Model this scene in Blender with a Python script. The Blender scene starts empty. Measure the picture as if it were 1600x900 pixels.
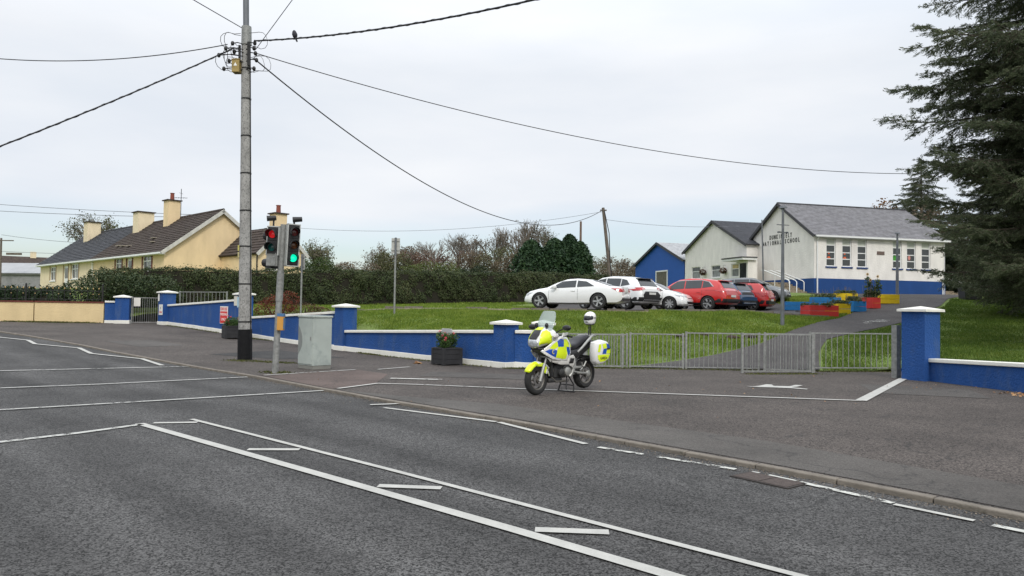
import bpy, bmesh, math, random
import numpy as np
from mathutils import Vector, Matrix
random.seed(7); rng = np.random.default_rng(7)
R = math.radians; PI = math.pi
SC = bpy.context.scene; COL = SC.collection
# ------------------------------------------------------------------ camera
cd = bpy.data.cameras.new('camera'); cam = bpy.data.objects.new('camera', cd); COL.objects.link(cam)
cd.sensor_width = 36.0; cd.lens = 36.0*1164/1600; cd.clip_start = .05; cd.clip_end = 3000
TH, PH = R(1.53), R(.86)
F_ = Vector((0, math.cos(TH), math.sin(TH))); r0 = Vector((1, 0, 0)); u0 = Vector((0, -math.sin(TH), math.cos(TH)))
rr = r0*math.cos(PH)+u0*math.sin(PH); uu = -r0*math.sin(PH)+u0*math.cos(PH)
m = Matrix((rr, uu, -F_)).transposed().to_4x4(); m.translation = (0, 0, 1.67); cam.matrix_world = m
SC.camera = cam
# ------------------------------------------------------------------ world: overcast over a clear sky
W = bpy.data.worlds.new('World'); SC.world = W; W.use_nodes = True
nt = W.node_tree; nt.nodes.clear(); N = nt.nodes.new; LK = nt.links.new
SUN_EL, SUN_AZ = R(42), R(168)      # azimuth clockwise from +Y
out = N('ShaderNodeOutputWorld'); sky = N('ShaderNodeTexSky'); sky.sky_type = 'NISHITA'; sky.sun_disc = False
sky.sun_elevation = SUN_EL; sky.sun_rotation = SUN_AZ; sky.air_density = 1.0; sky.dust_density = 1.5
bg1 = N('ShaderNodeBackground'); bg1.inputs[1].default_value = .12; LK(sky.outputs[0], bg1.inputs[0])
tc = N('ShaderNodeTexCoord'); sep = N('ShaderNodeSeparateXYZ'); LK(tc.outputs['Generated'], sep.inputs[0])
mp = N('ShaderNodeMapping'); mp.inputs['Scale'].default_value = (1.3, 1.3, 5.0); LK(tc.outputs['Generated'], mp.inputs[0])
nz = N('ShaderNodeTexNoise'); nz.inputs['Scale'].default_value = 1.6; nz.inputs['Detail'].default_value = 8; nz.inputs['Roughness'].default_value = .5; LK(mp.outputs[0], nz.inputs[0])
# cloud colour: soft mottling
cr = N('ShaderNodeValToRGB'); cr.color_ramp.elements[0].position = .36; cr.color_ramp.elements[0].color = (.68, .725, .79, 1)
cr.color_ramp.elements[1].position = .66; cr.color_ramp.elements[1].color = (.80, .82, .855, 1); LK(nz.outputs[0], cr.inputs[0])
# CIE-like overcast gradient, brighter towards the zenith
mr = N('ShaderNodeMapRange'); mr.inputs[1].default_value = .3; mr.inputs[2].default_value = 1; mr.inputs[3].default_value = 1.0; mr.inputs[4].default_value = 2.2; LK(sep.outputs[2], mr.inputs[0])
bg2 = N('ShaderNodeBackground'); LK(cr.outputs[0], bg2.inputs[0]); LK(mr.outputs[0], bg2.inputs[1])
# thin gaps low over the horizon where the blue shows
nz2 = N('ShaderNodeTexNoise'); nz2.inputs['Scale'].default_value = 1.1; nz2.inputs['Detail'].default_value = 4
mp2 = N('ShaderNodeMapping'); mp2.inputs['Scale'].default_value = (1.2, 1.2, 9); mp2.inputs['Location'].default_value = (.3, 0, .2); LK(tc.outputs['Generated'], mp2.inputs[0]); LK(mp2.outputs[0], nz2.inputs[0])
lo = N('ShaderNodeMapRange'); lo.inputs[1].default_value = .04; lo.inputs[2].default_value = .17; lo.inputs[3].default_value = .62; lo.inputs[4].default_value = -.25; LK(sep.outputs[2], lo.inputs[0])
ad = N('ShaderNodeMath'); ad.operation = 'ADD'; LK(lo.outputs[0], ad.inputs[0]); LK(nz2.outputs[0], ad.inputs[1])
cl = N('ShaderNodeMapRange'); cl.inputs[1].default_value = .5; cl.inputs[2].default_value = 1.0; cl.inputs[3].default_value = 0; cl.inputs[4].default_value = .8; LK(ad.outputs[0], cl.inputs[0])
mx = N('ShaderNodeMixShader'); LK(cl.outputs[0], mx.inputs[0]); LK(bg2.outputs[0], mx.inputs[1]); LK(bg1.outputs[0], mx.inputs[2]); LK(mx.outputs[0], out.inputs[0])
# ------------------------------------------------------------------ sun through cloud
sd = bpy.data.lights.new('sun', 'SUN'); sd.energy = 1.5; sd.angle = R(14); sd.color = (1, .95, .88)
so = bpy.data.objects.new('sun', sd); COL.objects.link(so)
sv = Vector((math.sin(SUN_AZ)*math.cos(SUN_EL), math.cos(SUN_AZ)*math.cos(SUN_EL), math.sin(SUN_EL)))
so.rotation_euler = sv.to_track_quat('Z', 'Y').to_euler()
so.location = sv*60
SC.view_settings.view_transform = 'Standard'; SC.view_settings.look = 'None'; SC.view_settings.exposure = 0.2; SC.view_settings.gamma = 1
# ------------------------------------------------------------------ helpers
def srgb(r, g, b):
    f = lambda c: (c/255/12.92) if c/255 <= .04045 else ((c/255+.055)/1.055)**2.4
    return (f(r), f(g), f(b), 1)
class MB:
    """collects shapes into one mesh"""
    def __init__(s): s.v = []; s.f = []; s.mi = []; s.cur = 0
    def face(s, pts):
        n = len(s.v); s.v += [tuple(p) for p in pts]; s.f.append(tuple(range(n, n+len(pts)))); s.mi.append(s.cur)
    def add(s, vs, fs, M=None):
        n = len(s.v)
        s.v += [tuple(M @ Vector(p)) if M else tuple(p) for p in vs]
        for q in fs: s.f.append(tuple(n+i for i in q)); s.mi.append(s.cur)
        return s
    def box(s, c, d, rz=0, M=None, top=1.0):
        x, y, z = d[0]/2, d[1]/2, d[2]/2; t = top
        vs = [(-x, -y, -z), (x, -y, -z), (x, y, -z), (-x, y, -z), (-x*t, -y*t, z), (x*t, -y*t, z), (x*t, y*t, z), (-x*t, y*t, z)]
        T = Matrix.Translation(c) @ Matrix.Rotation(rz, 4, 'Z')
        if M: T = M @ T
        return s.add(vs, [(0, 3, 2, 1), (4, 5, 6, 7), (0, 1, 5, 4), (1, 2, 6, 5), (2, 3, 7, 6), (3, 0, 4, 7)], T)
    def box2(s, a, b): return s.box([(a[i]+b[i])/2 for i in range(3)], [abs(b[i]-a[i]) for i in range(3)])
    def tube(s, pts, r, seg=8, caps=True):
        pts = [Vector(p) for p in pts]; n = len(pts); rs = r if isinstance(r, (list, tuple)) else [r]*n
        base = len(s.v); up = Vector((0, 0, 1)); prev = None
        for i, p in enumerate(pts):
            t = (pts[min(i+1, n-1)]-pts[max(i-1, 0)]).normalized()
            if prev is None:
                a = t.cross(up) if abs(t.dot(up)) < .95 else t.cross(Vector((1, 0, 0)))
            else: a = prev - t*prev.dot(t)
            a.normalize(); prev = a; b = t.cross(a)
            for k in range(seg):
                w = 2*PI*k/seg; s.v.append(tuple(p+(a*math.cos(w)+b*math.sin(w))*rs[i]))
        for i in range(n-1):
            for k in range(seg):
                k2 = (k+1) % seg; s.f.append((base+i*seg+k, base+i*seg+k2, base+(i+1)*seg+k2, base+(i+1)*seg+k)); s.mi.append(s.cur)
        if caps:
            s.f.append(tuple(base+k for k in range(seg))[::-1]); s.mi.append(s.cur)
            s.f.append(tuple(base+(n-1)*seg+k for k in range(seg))); s.mi.append(s.cur)
        return s
    def lathe(s, prof, c=(0, 0, 0), axis='Z', seg=20, M=None, close=False):
        base = len(s.v); n = len(prof)
        for k in range(seg):
            w = 2*PI*k/seg
            for (r, h) in prof:
                if axis == 'Z': p = Vector((r*math.cos(w), r*math.sin(w), h))
                elif axis == 'Y': p = Vector((r*math.cos(w), h, r*math.sin(w)))
                else: p = Vector((h, r*math.cos(w), r*math.sin(w)))
                p = p+Vector(c)
                if M: p = M @ p
                s.v.append(tuple(p))
        for k in range(seg):
            k2 = (k+1) % seg
            rngn = range(n) if close else range(n-1)
            for i in rngn:
                j = (i+1) % n
                s.f.append((base+k*n+i, base+k2*n+i, base+k2*n+j, base+k*n+j)); s.mi.append(s.cur)
        return s
    def prism(s, poly, h, M=None):
        """2-D polygon in xy extruded along z from 0 to h, then transformed"""
        n = len(poly); vs = [(x, y, 0) for x, y in poly]+[(x, y, h) for x, y in poly]
        fs = [tuple(range(n))[::-1], tuple(range(n, 2*n))]+[(i, (i+1) % n, n+(i+1) % n, n+i) for i in range(n)]
        return s.add(vs, fs, M)
    def ball(s, c, r, nu=12, nv=8, M=None):
        r = r if isinstance(r, (tuple, list)) else (r, r, r); base = len(s.v)
        for i in range(nv+1):
            t = PI*i/nv
            for k in range(nu):
                w = 2*PI*k/nu; p = Vector((c[0]+r[0]*math.sin(t)*math.cos(w), c[1]+r[1]*math.sin(t)*math.sin(w), c[2]+r[2]*math.cos(t)))
                if M: p = M @ p
                s.v.append(tuple(p))
        for i in range(nv):
            for k in range(nu):
                k2 = (k+1) % nu; s.f.append((base+i*nu+k, base+(i+1)*nu+k, base+(i+1)*nu+k2, base+i*nu+k2)); s.mi.append(s.cur)
        return s
    def build(s, name, mats, parent=None, smooth=None, bevel=0, loc=None):
        me = bpy.data.meshes.new(name); me.from_pydata(s.v, [], s.f)
        mats = mats if isinstance(mats, (list, tuple)) else [mats]
        for q in mats: me.materials.append(q)
        if len(mats) > 1: me.polygons.foreach_set('material_index', s.mi)
        bm = bmesh.new(); bm.from_mesh(me)
        bmesh.ops.remove_doubles(bm, verts=bm.verts, dist=1e-5); bmesh.ops.recalc_face_normals(bm, faces=bm.faces)
        bm.to_mesh(me); bm.free()
        if smooth is not None: me.shade_smooth(); me.set_sharp_from_angle(angle=R(smooth))
        me.update()
        o = bpy.data.objects.new(name, me); COL.objects.link(o)
        if parent: o.parent = parent
        if loc: o.location = loc
        if bevel:
            b = o.modifiers.new('bevel', 'BEVEL'); b.width = bevel; b.segments = 2; b.limit_method = 'ANGLE'; b.angle_limit = R(40)
        return o
def fast(name, v, f, mat, parent=None, smooth=False):
    """numpy mesh: v (n,3), f (m,k)"""
    me = bpy.data.meshes.new(name); v = np.asarray(v, dtype=np.float32); f = np.asarray(f, dtype=np.int32)
    k = f.shape[1]; me.vertices.add(len(v)); me.vertices.foreach_set('co', v.ravel())
    me.loops.add(f.size); me.loops.foreach_set('vertex_index', f.ravel())
    me.polygons.add(len(f)); me.polygons.foreach_set('loop_start', np.arange(0, f.size, k, dtype=np.int32))
    me.update(calc_edges=True); me.materials.append(mat)
    if smooth: me.shade_smooth()
    o = bpy.data.objects.new(name, me); COL.objects.link(o)
    if parent: o.parent = parent
    return o
def tag(o, label=None, cat=None, group=None, kind=None):
    if label: o['label'] = label
    if cat: o['category'] = cat
    if group: o['group'] = group
    if kind: o['kind'] = kind
    return o
def thing(name, label, cat, loc=(0, 0, 0), rz=0, group=None):
    o = bpy.data.objects.new(name, None); COL.objects.link(o); o.empty_display_size = .1
    o.location = loc; o.rotation_euler = (0, 0, rz); return tag(o, label, cat, group)
def copy_tree(o, parent=None):
    c = o.copy(); COL.objects.link(c); c.parent = parent
    for ch in [q for q in KIDS.get(o.name, [])]: copy_tree(ch, c)
    return c
KIDS = {}
def index_kids():
    KIDS.clear()
    for q in bpy.data.objects:
        if q.parent: KIDS.setdefault(q.parent.name, []).append(q)
def piece(src, parent, loc=None, rot=None, scale=None):
    """another piece sharing src's mesh"""
    c = src.copy(); COL.objects.link(c); c.parent = parent
    if loc is not None: c.location = loc
    if rot is not None: c.rotation_euler = rot
    if scale is not None: c.scale = scale
    return c
# ------------------------------------------------------------------ materials
def M_(name, col, rough=.8, var=.12, scale=3, bump=0, bscale=40, metal=0, coat=0, spec=.4, col2=None, c2thr=(.55, .7), c2scale=5, detail=6, streak=1, emit=0, stretch=None):
    m = bpy.data.materials.new(name); m.use_nodes = True; t = m.node_tree; b = t.nodes['Principled BSDF']
    b.inputs['Roughness'].default_value = rough; b.inputs['Metallic'].default_value = metal
    b.inputs['Coat Weight'].default_value = coat; b.inputs['Coat Roughness'].default_value = .05; b.inputs['Specular IOR Level'].default_value = spec
    g = t.nodes.new('ShaderNodeNewGeometry'); mp = t.nodes.new('ShaderNodeMapping'); mp.inputs['Scale'].default_value = stretch or (1, 1, 1/streak); t.links.new(g.outputs['Position'], mp.inputs[0])
    n = t.nodes.new('ShaderNodeTexNoise'); n.inputs['Scale'].default_value = scale; n.inputs['Detail'].default_value = detail; t.links.new(mp.outputs[0], n.inputs[0])
    r = t.nodes.new('ShaderNodeMapRange'); r.inputs[1].default_value = .25; r.inputs[2].default_value = .75; r.inputs[3].default_value = 1-var; r.inputs[4].default_value = 1+var; t.links.new(n.outputs[0], r.inputs[0])
    v = t.nodes.new('ShaderNodeVectorMath'); v.operation = 'SCALE'; v.inputs[0].default_value = col[:3]; t.links.new(r.outputs[0], v.inputs['Scale'])
    last = v.outputs[0]
    if col2:
        n2 = t.nodes.new('ShaderNodeTexNoise'); n2.inputs['Scale'].default_value = c2scale; n2.inputs['Detail'].default_value = 8; n2.inputs['Roughness'].default_value = .65; t.links.new(mp.outputs[0], n2.inputs[0])
        r2 = t.nodes.new('ShaderNodeMapRange'); r2.inputs[1].default_value = c2thr[0]; r2.inputs[2].default_value = c2thr[1]; t.links.new(n2.outputs[0], r2.inputs[0])
        mx = t.nodes.new('ShaderNodeMix'); mx.data_type = 'RGBA'; t.links.new(r2.outputs[0], mx.inputs[0]); t.links.new(last, mx.inputs[6]); mx.inputs[7].default_value = col2
        last = mx.outputs[2]
    t.links.new(last, b.inputs['Base Color'])
    if bump:
        n3 = t.nodes.new('ShaderNodeTexNoise'); n3.inputs['Scale'].default_value = bscale; n3.inputs['Detail'].default_value = 4; t.links.new(g.outputs['Position'], n3.inputs[0])
        bp = t.nodes.new('ShaderNodeBump'); bp.inputs['Strength'].default_value = min(1, bump); bp.inputs['Distance'].default_value = .02*max(1, bump); t.links.new(n3.outputs[0], bp.inputs['Height']); t.links.new(bp.outputs[0], b.inputs['Normal'])
    if emit: b.inputs['Emission Color'].default_value = col; b.inputs['Emission Strength'].default_value = emit
    return m
def asphalt(name, dark, light, patch, grain=110, contrast=.5, track=False):
    m = bpy.data.materials.new(name); m.use_nodes = True; t = m.node_tree; b = t.nodes['Principled BSDF']; L = t.links.new
    b.inputs['Roughness'].default_value = .85; b.inputs['Specular IOR Level'].default_value = .3
    g = t.nodes.new('ShaderNodeNewGeometry')
    n = t.nodes.new('ShaderNodeTexNoise'); n.inputs['Scale'].default_value = grain; n.inputs['Detail'].default_value = 3; L(g.outputs['Position'], n.inputs[0])
    vo = t.nodes.new('ShaderNodeTexVoronoi'); vo.inputs['Scale'].default_value = grain*.55; L(g.outputs['Position'], vo.inputs[0])
    ss = t.nodes.new('ShaderNodeSeparateColor'); L(vo.outputs['Color'], ss.inputs[0])
    a1 = t.nodes.new('ShaderNodeMath'); a1.operation = 'MULTIPLY_ADD'; L(n.outputs[0], a1.inputs[0]); a1.inputs[1].default_value = .6; 
    a0 = t.nodes.new('ShaderNodeMath'); a0.operation = 'MULTIPLY'; a0.inputs[1].default_value = .45; L(ss.outputs[0], a0.inputs[0]); L(a0.outputs[0], a1.inputs[2])
    r = t.nodes.new('ShaderNodeMapRange'); r.inputs[1].default_value = .5-contrast*.5; r.inputs[2].default_value = .5+contrast*.6; L(a1.outputs[0], r.inputs[0])
    mx = t.nodes.new('ShaderNodeMix'); mx.data_type = 'RGBA'; mx.inputs[6].default_value = dark; mx.inputs[7].default_value = light; L(r.outputs[0], mx.inputs[0])
    # large scale tone: worn tracks and patches
    n2 = t.nodes.new('ShaderNodeTexNoise'); n2.inputs['Scale'].default_value = .55; n2.inputs['Detail'].default_value = 7; n2.inputs['Roughness'].default_value = .6; L(g.outputs['Position'], n2.inputs[0])
    r2 = t.nodes.new('ShaderNodeMapRange'); r2.inputs[1].default_value = .3; r2.inputs[2].default_value = .7; r2.inputs[3].default_value = .72; r2.inputs[4].default_value = 1.3; L(n2.outputs[0], r2.inputs[0])
    v = t.nodes.new('ShaderNodeVectorMath'); v.operation = 'SCALE'; L(mx.outputs[2], v.inputs[0]); L(r2.outputs[0], v.inputs['Scale'])
    n4 = t.nodes.new('ShaderNodeTexNoise'); n4.inputs['Scale'].default_value = 2.2; n4.inputs['Detail'].default_value = 9; n4.inputs['Roughness'].default_value = .7; L(g.outputs['Position'], n4.inputs[0])
    r4 = t.nodes.new('ShaderNodeMapRange'); r4.inputs[1].default_value = .5; r4.inputs[2].default_value = .75; r4.inputs[3].default_value = 0; r4.inputs[4].default_value = .55; L(n4.outputs[0], r4.inputs[0])
    m2 = t.nodes.new('ShaderNodeMix'); m2.data_type = 'RGBA'; L(r4.outputs[0], m2.inputs[0]); L(v.outputs[0], m2.inputs[6]); m2.inputs[7].default_value = patch
    last = m2.outputs[2]
    # bands worn along the direction of travel
    if track:
        mt = t.nodes.new('ShaderNodeMapping'); mt.vector_type = 'TEXTURE'; mt.inputs['Rotation'].default_value = (0, 0, R(135)); mt.inputs['Scale'].default_value = (9, .8, 1); L(g.outputs['Position'], mt.inputs[0])
        n6 = t.nodes.new('ShaderNodeTexNoise'); n6.inputs['Scale'].default_value = 1; n6.inputs['Detail'].default_value = 4; L(mt.outputs[0], n6.inputs[0])
        r6 = t.nodes.new('ShaderNodeMapRange'); r6.inputs[1].default_value = .3; r6.inputs[2].default_value = .7; r6.inputs[3].default_value = .68; r6.inputs[4].default_value = 1.35; L(n6.outputs[0], r6.inputs[0])
        v6 = t.nodes.new('ShaderNodeVectorMath'); v6.operation = 'SCALE'; L(last, v6.inputs[0]); L(r6.outputs[0], v6.inputs['Scale']); last = v6.outputs[0]
    # oil stains
    n7 = t.nodes.new('ShaderNodeTexNoise'); n7.inputs['Scale'].default_value = 1.3; n7.inputs['Detail'].default_value = 3; L(g.outputs['Position'], n7.inputs[0])
    r7 = t.nodes.new('ShaderNodeMapRange'); r7.inputs[1].default_value = .66; r7.inputs[2].default_value = .76; r7.inputs[3].default_value = 1; r7.inputs[4].default_value = .62; L(n7.outputs[0], r7.inputs[0])
    v7 = t.nodes.new('ShaderNodeVectorMath'); v7.operation = 'SCALE'; L(last, v7.inputs[0]); L(r7.outputs[0], v7.inputs['Scale']); last = v7.outputs[0]
    # tar seams and fine cracks
    vc = t.nodes.new('ShaderNodeTexVoronoi'); vc.feature = 'DISTANCE_TO_EDGE'; vc.inputs['Scale'].default_value = .33
    dn = t.nodes.new('ShaderNodeTexNoise'); dn.inputs['Scale'].default_value = 1.5; dn.inputs['Detail'].default_value = 5; L(g.outputs['Position'], dn.inputs[0])
    vm = t.nodes.new('ShaderNodeVectorMath'); vm.operation = 'MULTIPLY_ADD'; L(dn.outputs['Color'], vm.inputs[0]); vm.inputs[1].default_value = (1.4, 1.4, 0); L(g.outputs['Position'], vm.inputs[2]); L(vm.outputs[0], vc.inputs[0])
    rc = t.nodes.new('ShaderNodeMapRange'); rc.inputs[1].default_value = .0; rc.inputs[2].default_value = .006; rc.inputs[3].default_value = .6; rc.inputs[4].default_value = 0; L(vc.outputs['Distance'], rc.inputs[0])
    m3 = t.nodes.new('ShaderNodeMix'); m3.data_type = 'RGBA'; L(rc.outputs[0], m3.inputs[0]); L(last, m3.inputs[6]); m3.inputs[7].default_value = (.02, .02, .02, 1); last = m3.outputs[2]
    L(last, b.inputs['Base Color'])
    bp = t.nodes.new('ShaderNodeBump'); bp.inputs['Strength'].default_value = .9; bp.inputs['Distance'].default_value = .006; L(a1.outputs[0], bp.inputs['Height']); L(bp.outputs[0], b.inputs['Normal'])
    return m
def leafmat(name, c1, c2, c3=None, nscale=1.2, rough=.6, trans=.25):
    m = bpy.data.materials.new(name); m.use_nodes = True; t = m.node_tree; b = t.nodes['Principled BSDF']; L = t.links.new
    b.inputs['Roughness'].default_value = rough; b.inputs['Specular IOR Level'].default_value = .25
    g = t.nodes.new('ShaderNodeNewGeometry'); n = t.nodes.new('ShaderNodeTexNoise'); n.inputs['Scale'].default_value = nscale; n.inputs['Detail'].default_value = 4; L(g.outputs['Position'], n.inputs[0])
    a = t.nodes.new('ShaderNodeMath'); a.operation = 'MULTIPLY_ADD'; a.inputs[1].default_value = .45; L(g.outputs['Random Per Island'], a.inputs[0])
    s = t.nodes.new('ShaderNodeMath'); s.operation = 'MULTIPLY'; s.inputs[1].default_value = .62; L(n.outputs[0], s.inputs[0]); L(s.outputs[0], a.inputs[2])
    cr = t.nodes.new('ShaderNodeValToRGB'); e = cr.color_ramp.elements; e[0].position = .28; e[0].color = c1; e[1].position = .6; e[1].color = c2
    if c3: q = e.new(.85); q.color = c3
    L(a.outputs[0], cr.inputs[0]); L(cr.outputs[0], b.inputs['Base Color'])
    if trans:
        tr = t.nodes.new('ShaderNodeBsdfTranslucent'); L(cr.outputs[0], tr.inputs[0]); ms = t.nodes.new('ShaderNodeMixShader'); ms.inputs[0].default_value = trans
        L(b.outputs[0], ms.inputs[1]); L(tr.outputs[0], ms.inputs[2]); L(ms.outputs[0], t.nodes['Material Output'].inputs[0])
    return m
def paint_worn(name, col, wear, scale=9):
    m = bpy.data.materials.new(name); m.use_nodes = True; t = m.node_tree; b = t.nodes['Principled BSDF']; L = t.links.new
    g = t.nodes.new('ShaderNodeNewGeometry'); n = t.nodes.new('ShaderNodeTexNoise'); n.inputs['Scale'].default_value = scale; n.inputs['Detail'].default_value = 10; n.inputs['Roughness'].default_value = .75; L(g.outputs['Position'], n.inputs[0])
    n5 = t.nodes.new('ShaderNodeTexNoise'); n5.inputs['Scale'].default_value = .9; L(g.outputs['Position'], n5.inputs[0])
    ad = t.nodes.new('ShaderNodeMath'); ad.operation = 'MULTIPLY_ADD'; ad.inputs[1].default_value = .35; L(n5.outputs[0], ad.inputs[0]); L(n.outputs[0], ad.inputs[2])
    r = t.nodes.new('ShaderNodeMapRange'); r.inputs[1].default_value = wear+.155; r.inputs[2].default_value = wear+.215; L(ad.outputs[0], r.inputs[0])
    v = t.nodes.new('ShaderNodeTexNoise'); v.inputs['Scale'].default_value = 90; L(g.outputs['Position'], v.inputs[0])
    r3 = t.nodes.new('ShaderNodeMapRange'); r3.inputs[1].default_value = .3; r3.inputs[2].default_value = .7; r3.inputs[3].default_value = .74; r3.inputs[4].default_value = 1.1; mxn = t.nodes.new('ShaderNodeMath'); mxn.operation = 'MULTIPLY_ADD'; mxn.inputs[1].default_value = .4; v9 = t.nodes.new('ShaderNodeTexNoise'); v9.inputs['Scale'].default_value = 5; v9.inputs['Detail'].default_value = 8; L(g.outputs['Position'], v9.inputs[0]); s9 = t.nodes.new('ShaderNodeMath'); s9.operation = 'MULTIPLY'; s9.inputs[1].default_value = .6; L(v9.outputs[0], s9.inputs[0]); L(v.outputs[0], mxn.inputs[0]); L(s9.outputs[0], mxn.inputs[2]); L(mxn.outputs[0], r3.inputs[0])
    vs = t.nodes.new('ShaderNodeVectorMath'); vs.operation = 'SCALE'; vs.inputs[0].default_value = col[:3]; L(r3.outputs[0], vs.inputs['Scale']); L(vs.outputs[0], b.inputs['Base Color'])
    b.inputs['Roughness'].default_value = .7
    tr = t.nodes.new('ShaderNodeBsdfTransparent'); ms = t.nodes.new('ShaderNodeMixShader'); L(r.outputs[0], ms.inputs[0]); L(tr.outputs[0], ms.inputs[1]); L(b.outputs[0], ms.inputs[2]); L(ms.outputs[0], t.nodes['Material Output'].inputs[0])
    return m
m_road = asphalt('road asphalt', (.008, .0078, .0075, 1), (.102, .100, .098, 1), (.036, .035, .034, 1), 140, .30, track=True)
m_fore = asphalt('forecourt asphalt', (.013, .011, .010, 1), (.118, .101, .090, 1), (.064, .054, .048, 1), 110, .32)
m_foot = asphalt('footpath asphalt', (.035, .032, .029, 1), (.13, .12, .11, 1), (.09, .082, .075, 1), 150, .7)
m_path = asphalt('path asphalt', (.022, .02, .02, 1), (.09, .082, .08, 1), (.062, .057, .054, 1), 50, .7)
m_red = asphalt('red surfacing', (.05, .038, .034, 1), (.15, .112, .098, 1), (.095, .077, .07, 1), 120, .7)
m_paint = paint_worn('road paint', (.43, .425, .395), .235); m_paintw = paint_worn('worn road paint', (.46, .46, .43), .41, 8); m_paintvw = paint_worn('very worn road paint', (.52, .52, .48), .45, 6)
m_grass = M_('lawn', (.10, .15, .024, 1), .9, .35, 1.1, .6, 30, col2=(.13, .14, .04, 1), c2thr=(.5, .75), c2scale=.8)
m_far = M_('rough pasture', (.08, .12, .03, 1), .95, .3, .05)
m_kerb = M_('kerb concrete', (.165, .145, .12, 1), .9, .25, 6, .4, 60, col2=(.10, .09, .07, 1), c2scale=9)
def render_wall(name, col, dirt, bump=1.5, bscale=28, thr=(.62, .85)):
    return M_(name, col, .8, .10, 2.2, bump, bscale, col2=dirt, c2thr=thr, c2scale=2.5, streak=2.5)
m_blue = render_wall('blue masonry paint', (.011, .064, .235, 1), (.055, .10, .21, 1), 1.2, 22, (.5, .78))
m_white = render_wall('white masonry paint', (.72, .71, .65, 1), (.42, .40, .33, 1), .4, 40)
m_tan = render_wall('tan render', (.64, .50, .28, 1), (.46, .36, .2, 1), .8, 18)
m_cream = render_wall('cream render', (.72, .61, .42, 1), (.54, .45, .32, 1), .6, 18)
m_yell = render_wall('yellow render', (.73, .565, .34, 1), (.56, .43, .26, 1), .6, 18)
m_swht = render_wall('white render', (.76, .735, .69, 1), (.62, .595, .55, 1), 1.2, 14, (.6, .95))
m_schbl = render_wall('school blue plinth', (.010, .055, .20, 1), (.03, .07, .19, 1), .8, 20)
m_dslate = M_('dark slate', (.034, .036, .044, 1), .7, .4, 3, .3, 20, col2=(.06, .06, .065, 1), c2scale=4)
m_btile = M_('brown roof tile', (.05, .036, .03, 1), .9, .45, 4, .5, 25, col2=(.10, .09, .05, 1), c2thr=(.55, .8), c2scale=3)
m_gslate = M_('grey slate', (.165, .162, .172, 1), .75, .3, 2.5, .3, 20, col2=(.10, .10, .095, 1), c2scale=3)
m_verge = M_('grey verge', (.06, .06, .065, 1), .8, .2, 4)
m_brown = M_('red brown paint', (.12, .028, .018, 1), .7, .2, 4)
m_pvc = M_('white upvc', (.74, .75, .74, 1), .35, .05, 3)
m_glass = M_('window glass', (.028, .033, .038, 1), .06, .3, 2, spec=.7)
m_glassl = M_('window glass net curtain', (.19, .2, .2, 1), .12, .3, 4, spec=.6)
m_blind = M_('roller blind', (.52, .55, .48, 1), .5, .08, 3)
m_galv = M_('galvanised steel', (.25, .255, .245, 1), .6, .3, 14, .15, 60, metal=.3, col2=(.2, .19, .17, 1), c2thr=(.55, .8), c2scale=8)
m_gpost = M_('grey lamp post paint', (.14, .15, .165, 1), .55, .2, 4, metal=.2)
m_bark = M_('bark', (.07, .055, .042, 1), .95, .3, 6, 1, 30)
m_bark2 = M_('grey bark', (.15, .13, .11, 1), .95, .3, 6, 1, 30)
m_black = M_('black plastic', (.018, .018, .019, 1), .45, .2, 8)
m_rubber = M_('tyre rubber', (.022, .022, .022, 1), .85, .2, 12, .2, 60)
m_iron = M_('black iron', (.012, .012, .012, 1), .5, .2, 8)
m_gold = M_('gold paint', (.42, .30, .12, 1), .5, .2, 8)
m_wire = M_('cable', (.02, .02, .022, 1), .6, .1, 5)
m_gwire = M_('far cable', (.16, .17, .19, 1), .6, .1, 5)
m_soil = M_('soil', (.045, .032, .022, 1), 1, .4, 12, 1, 40)
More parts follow.
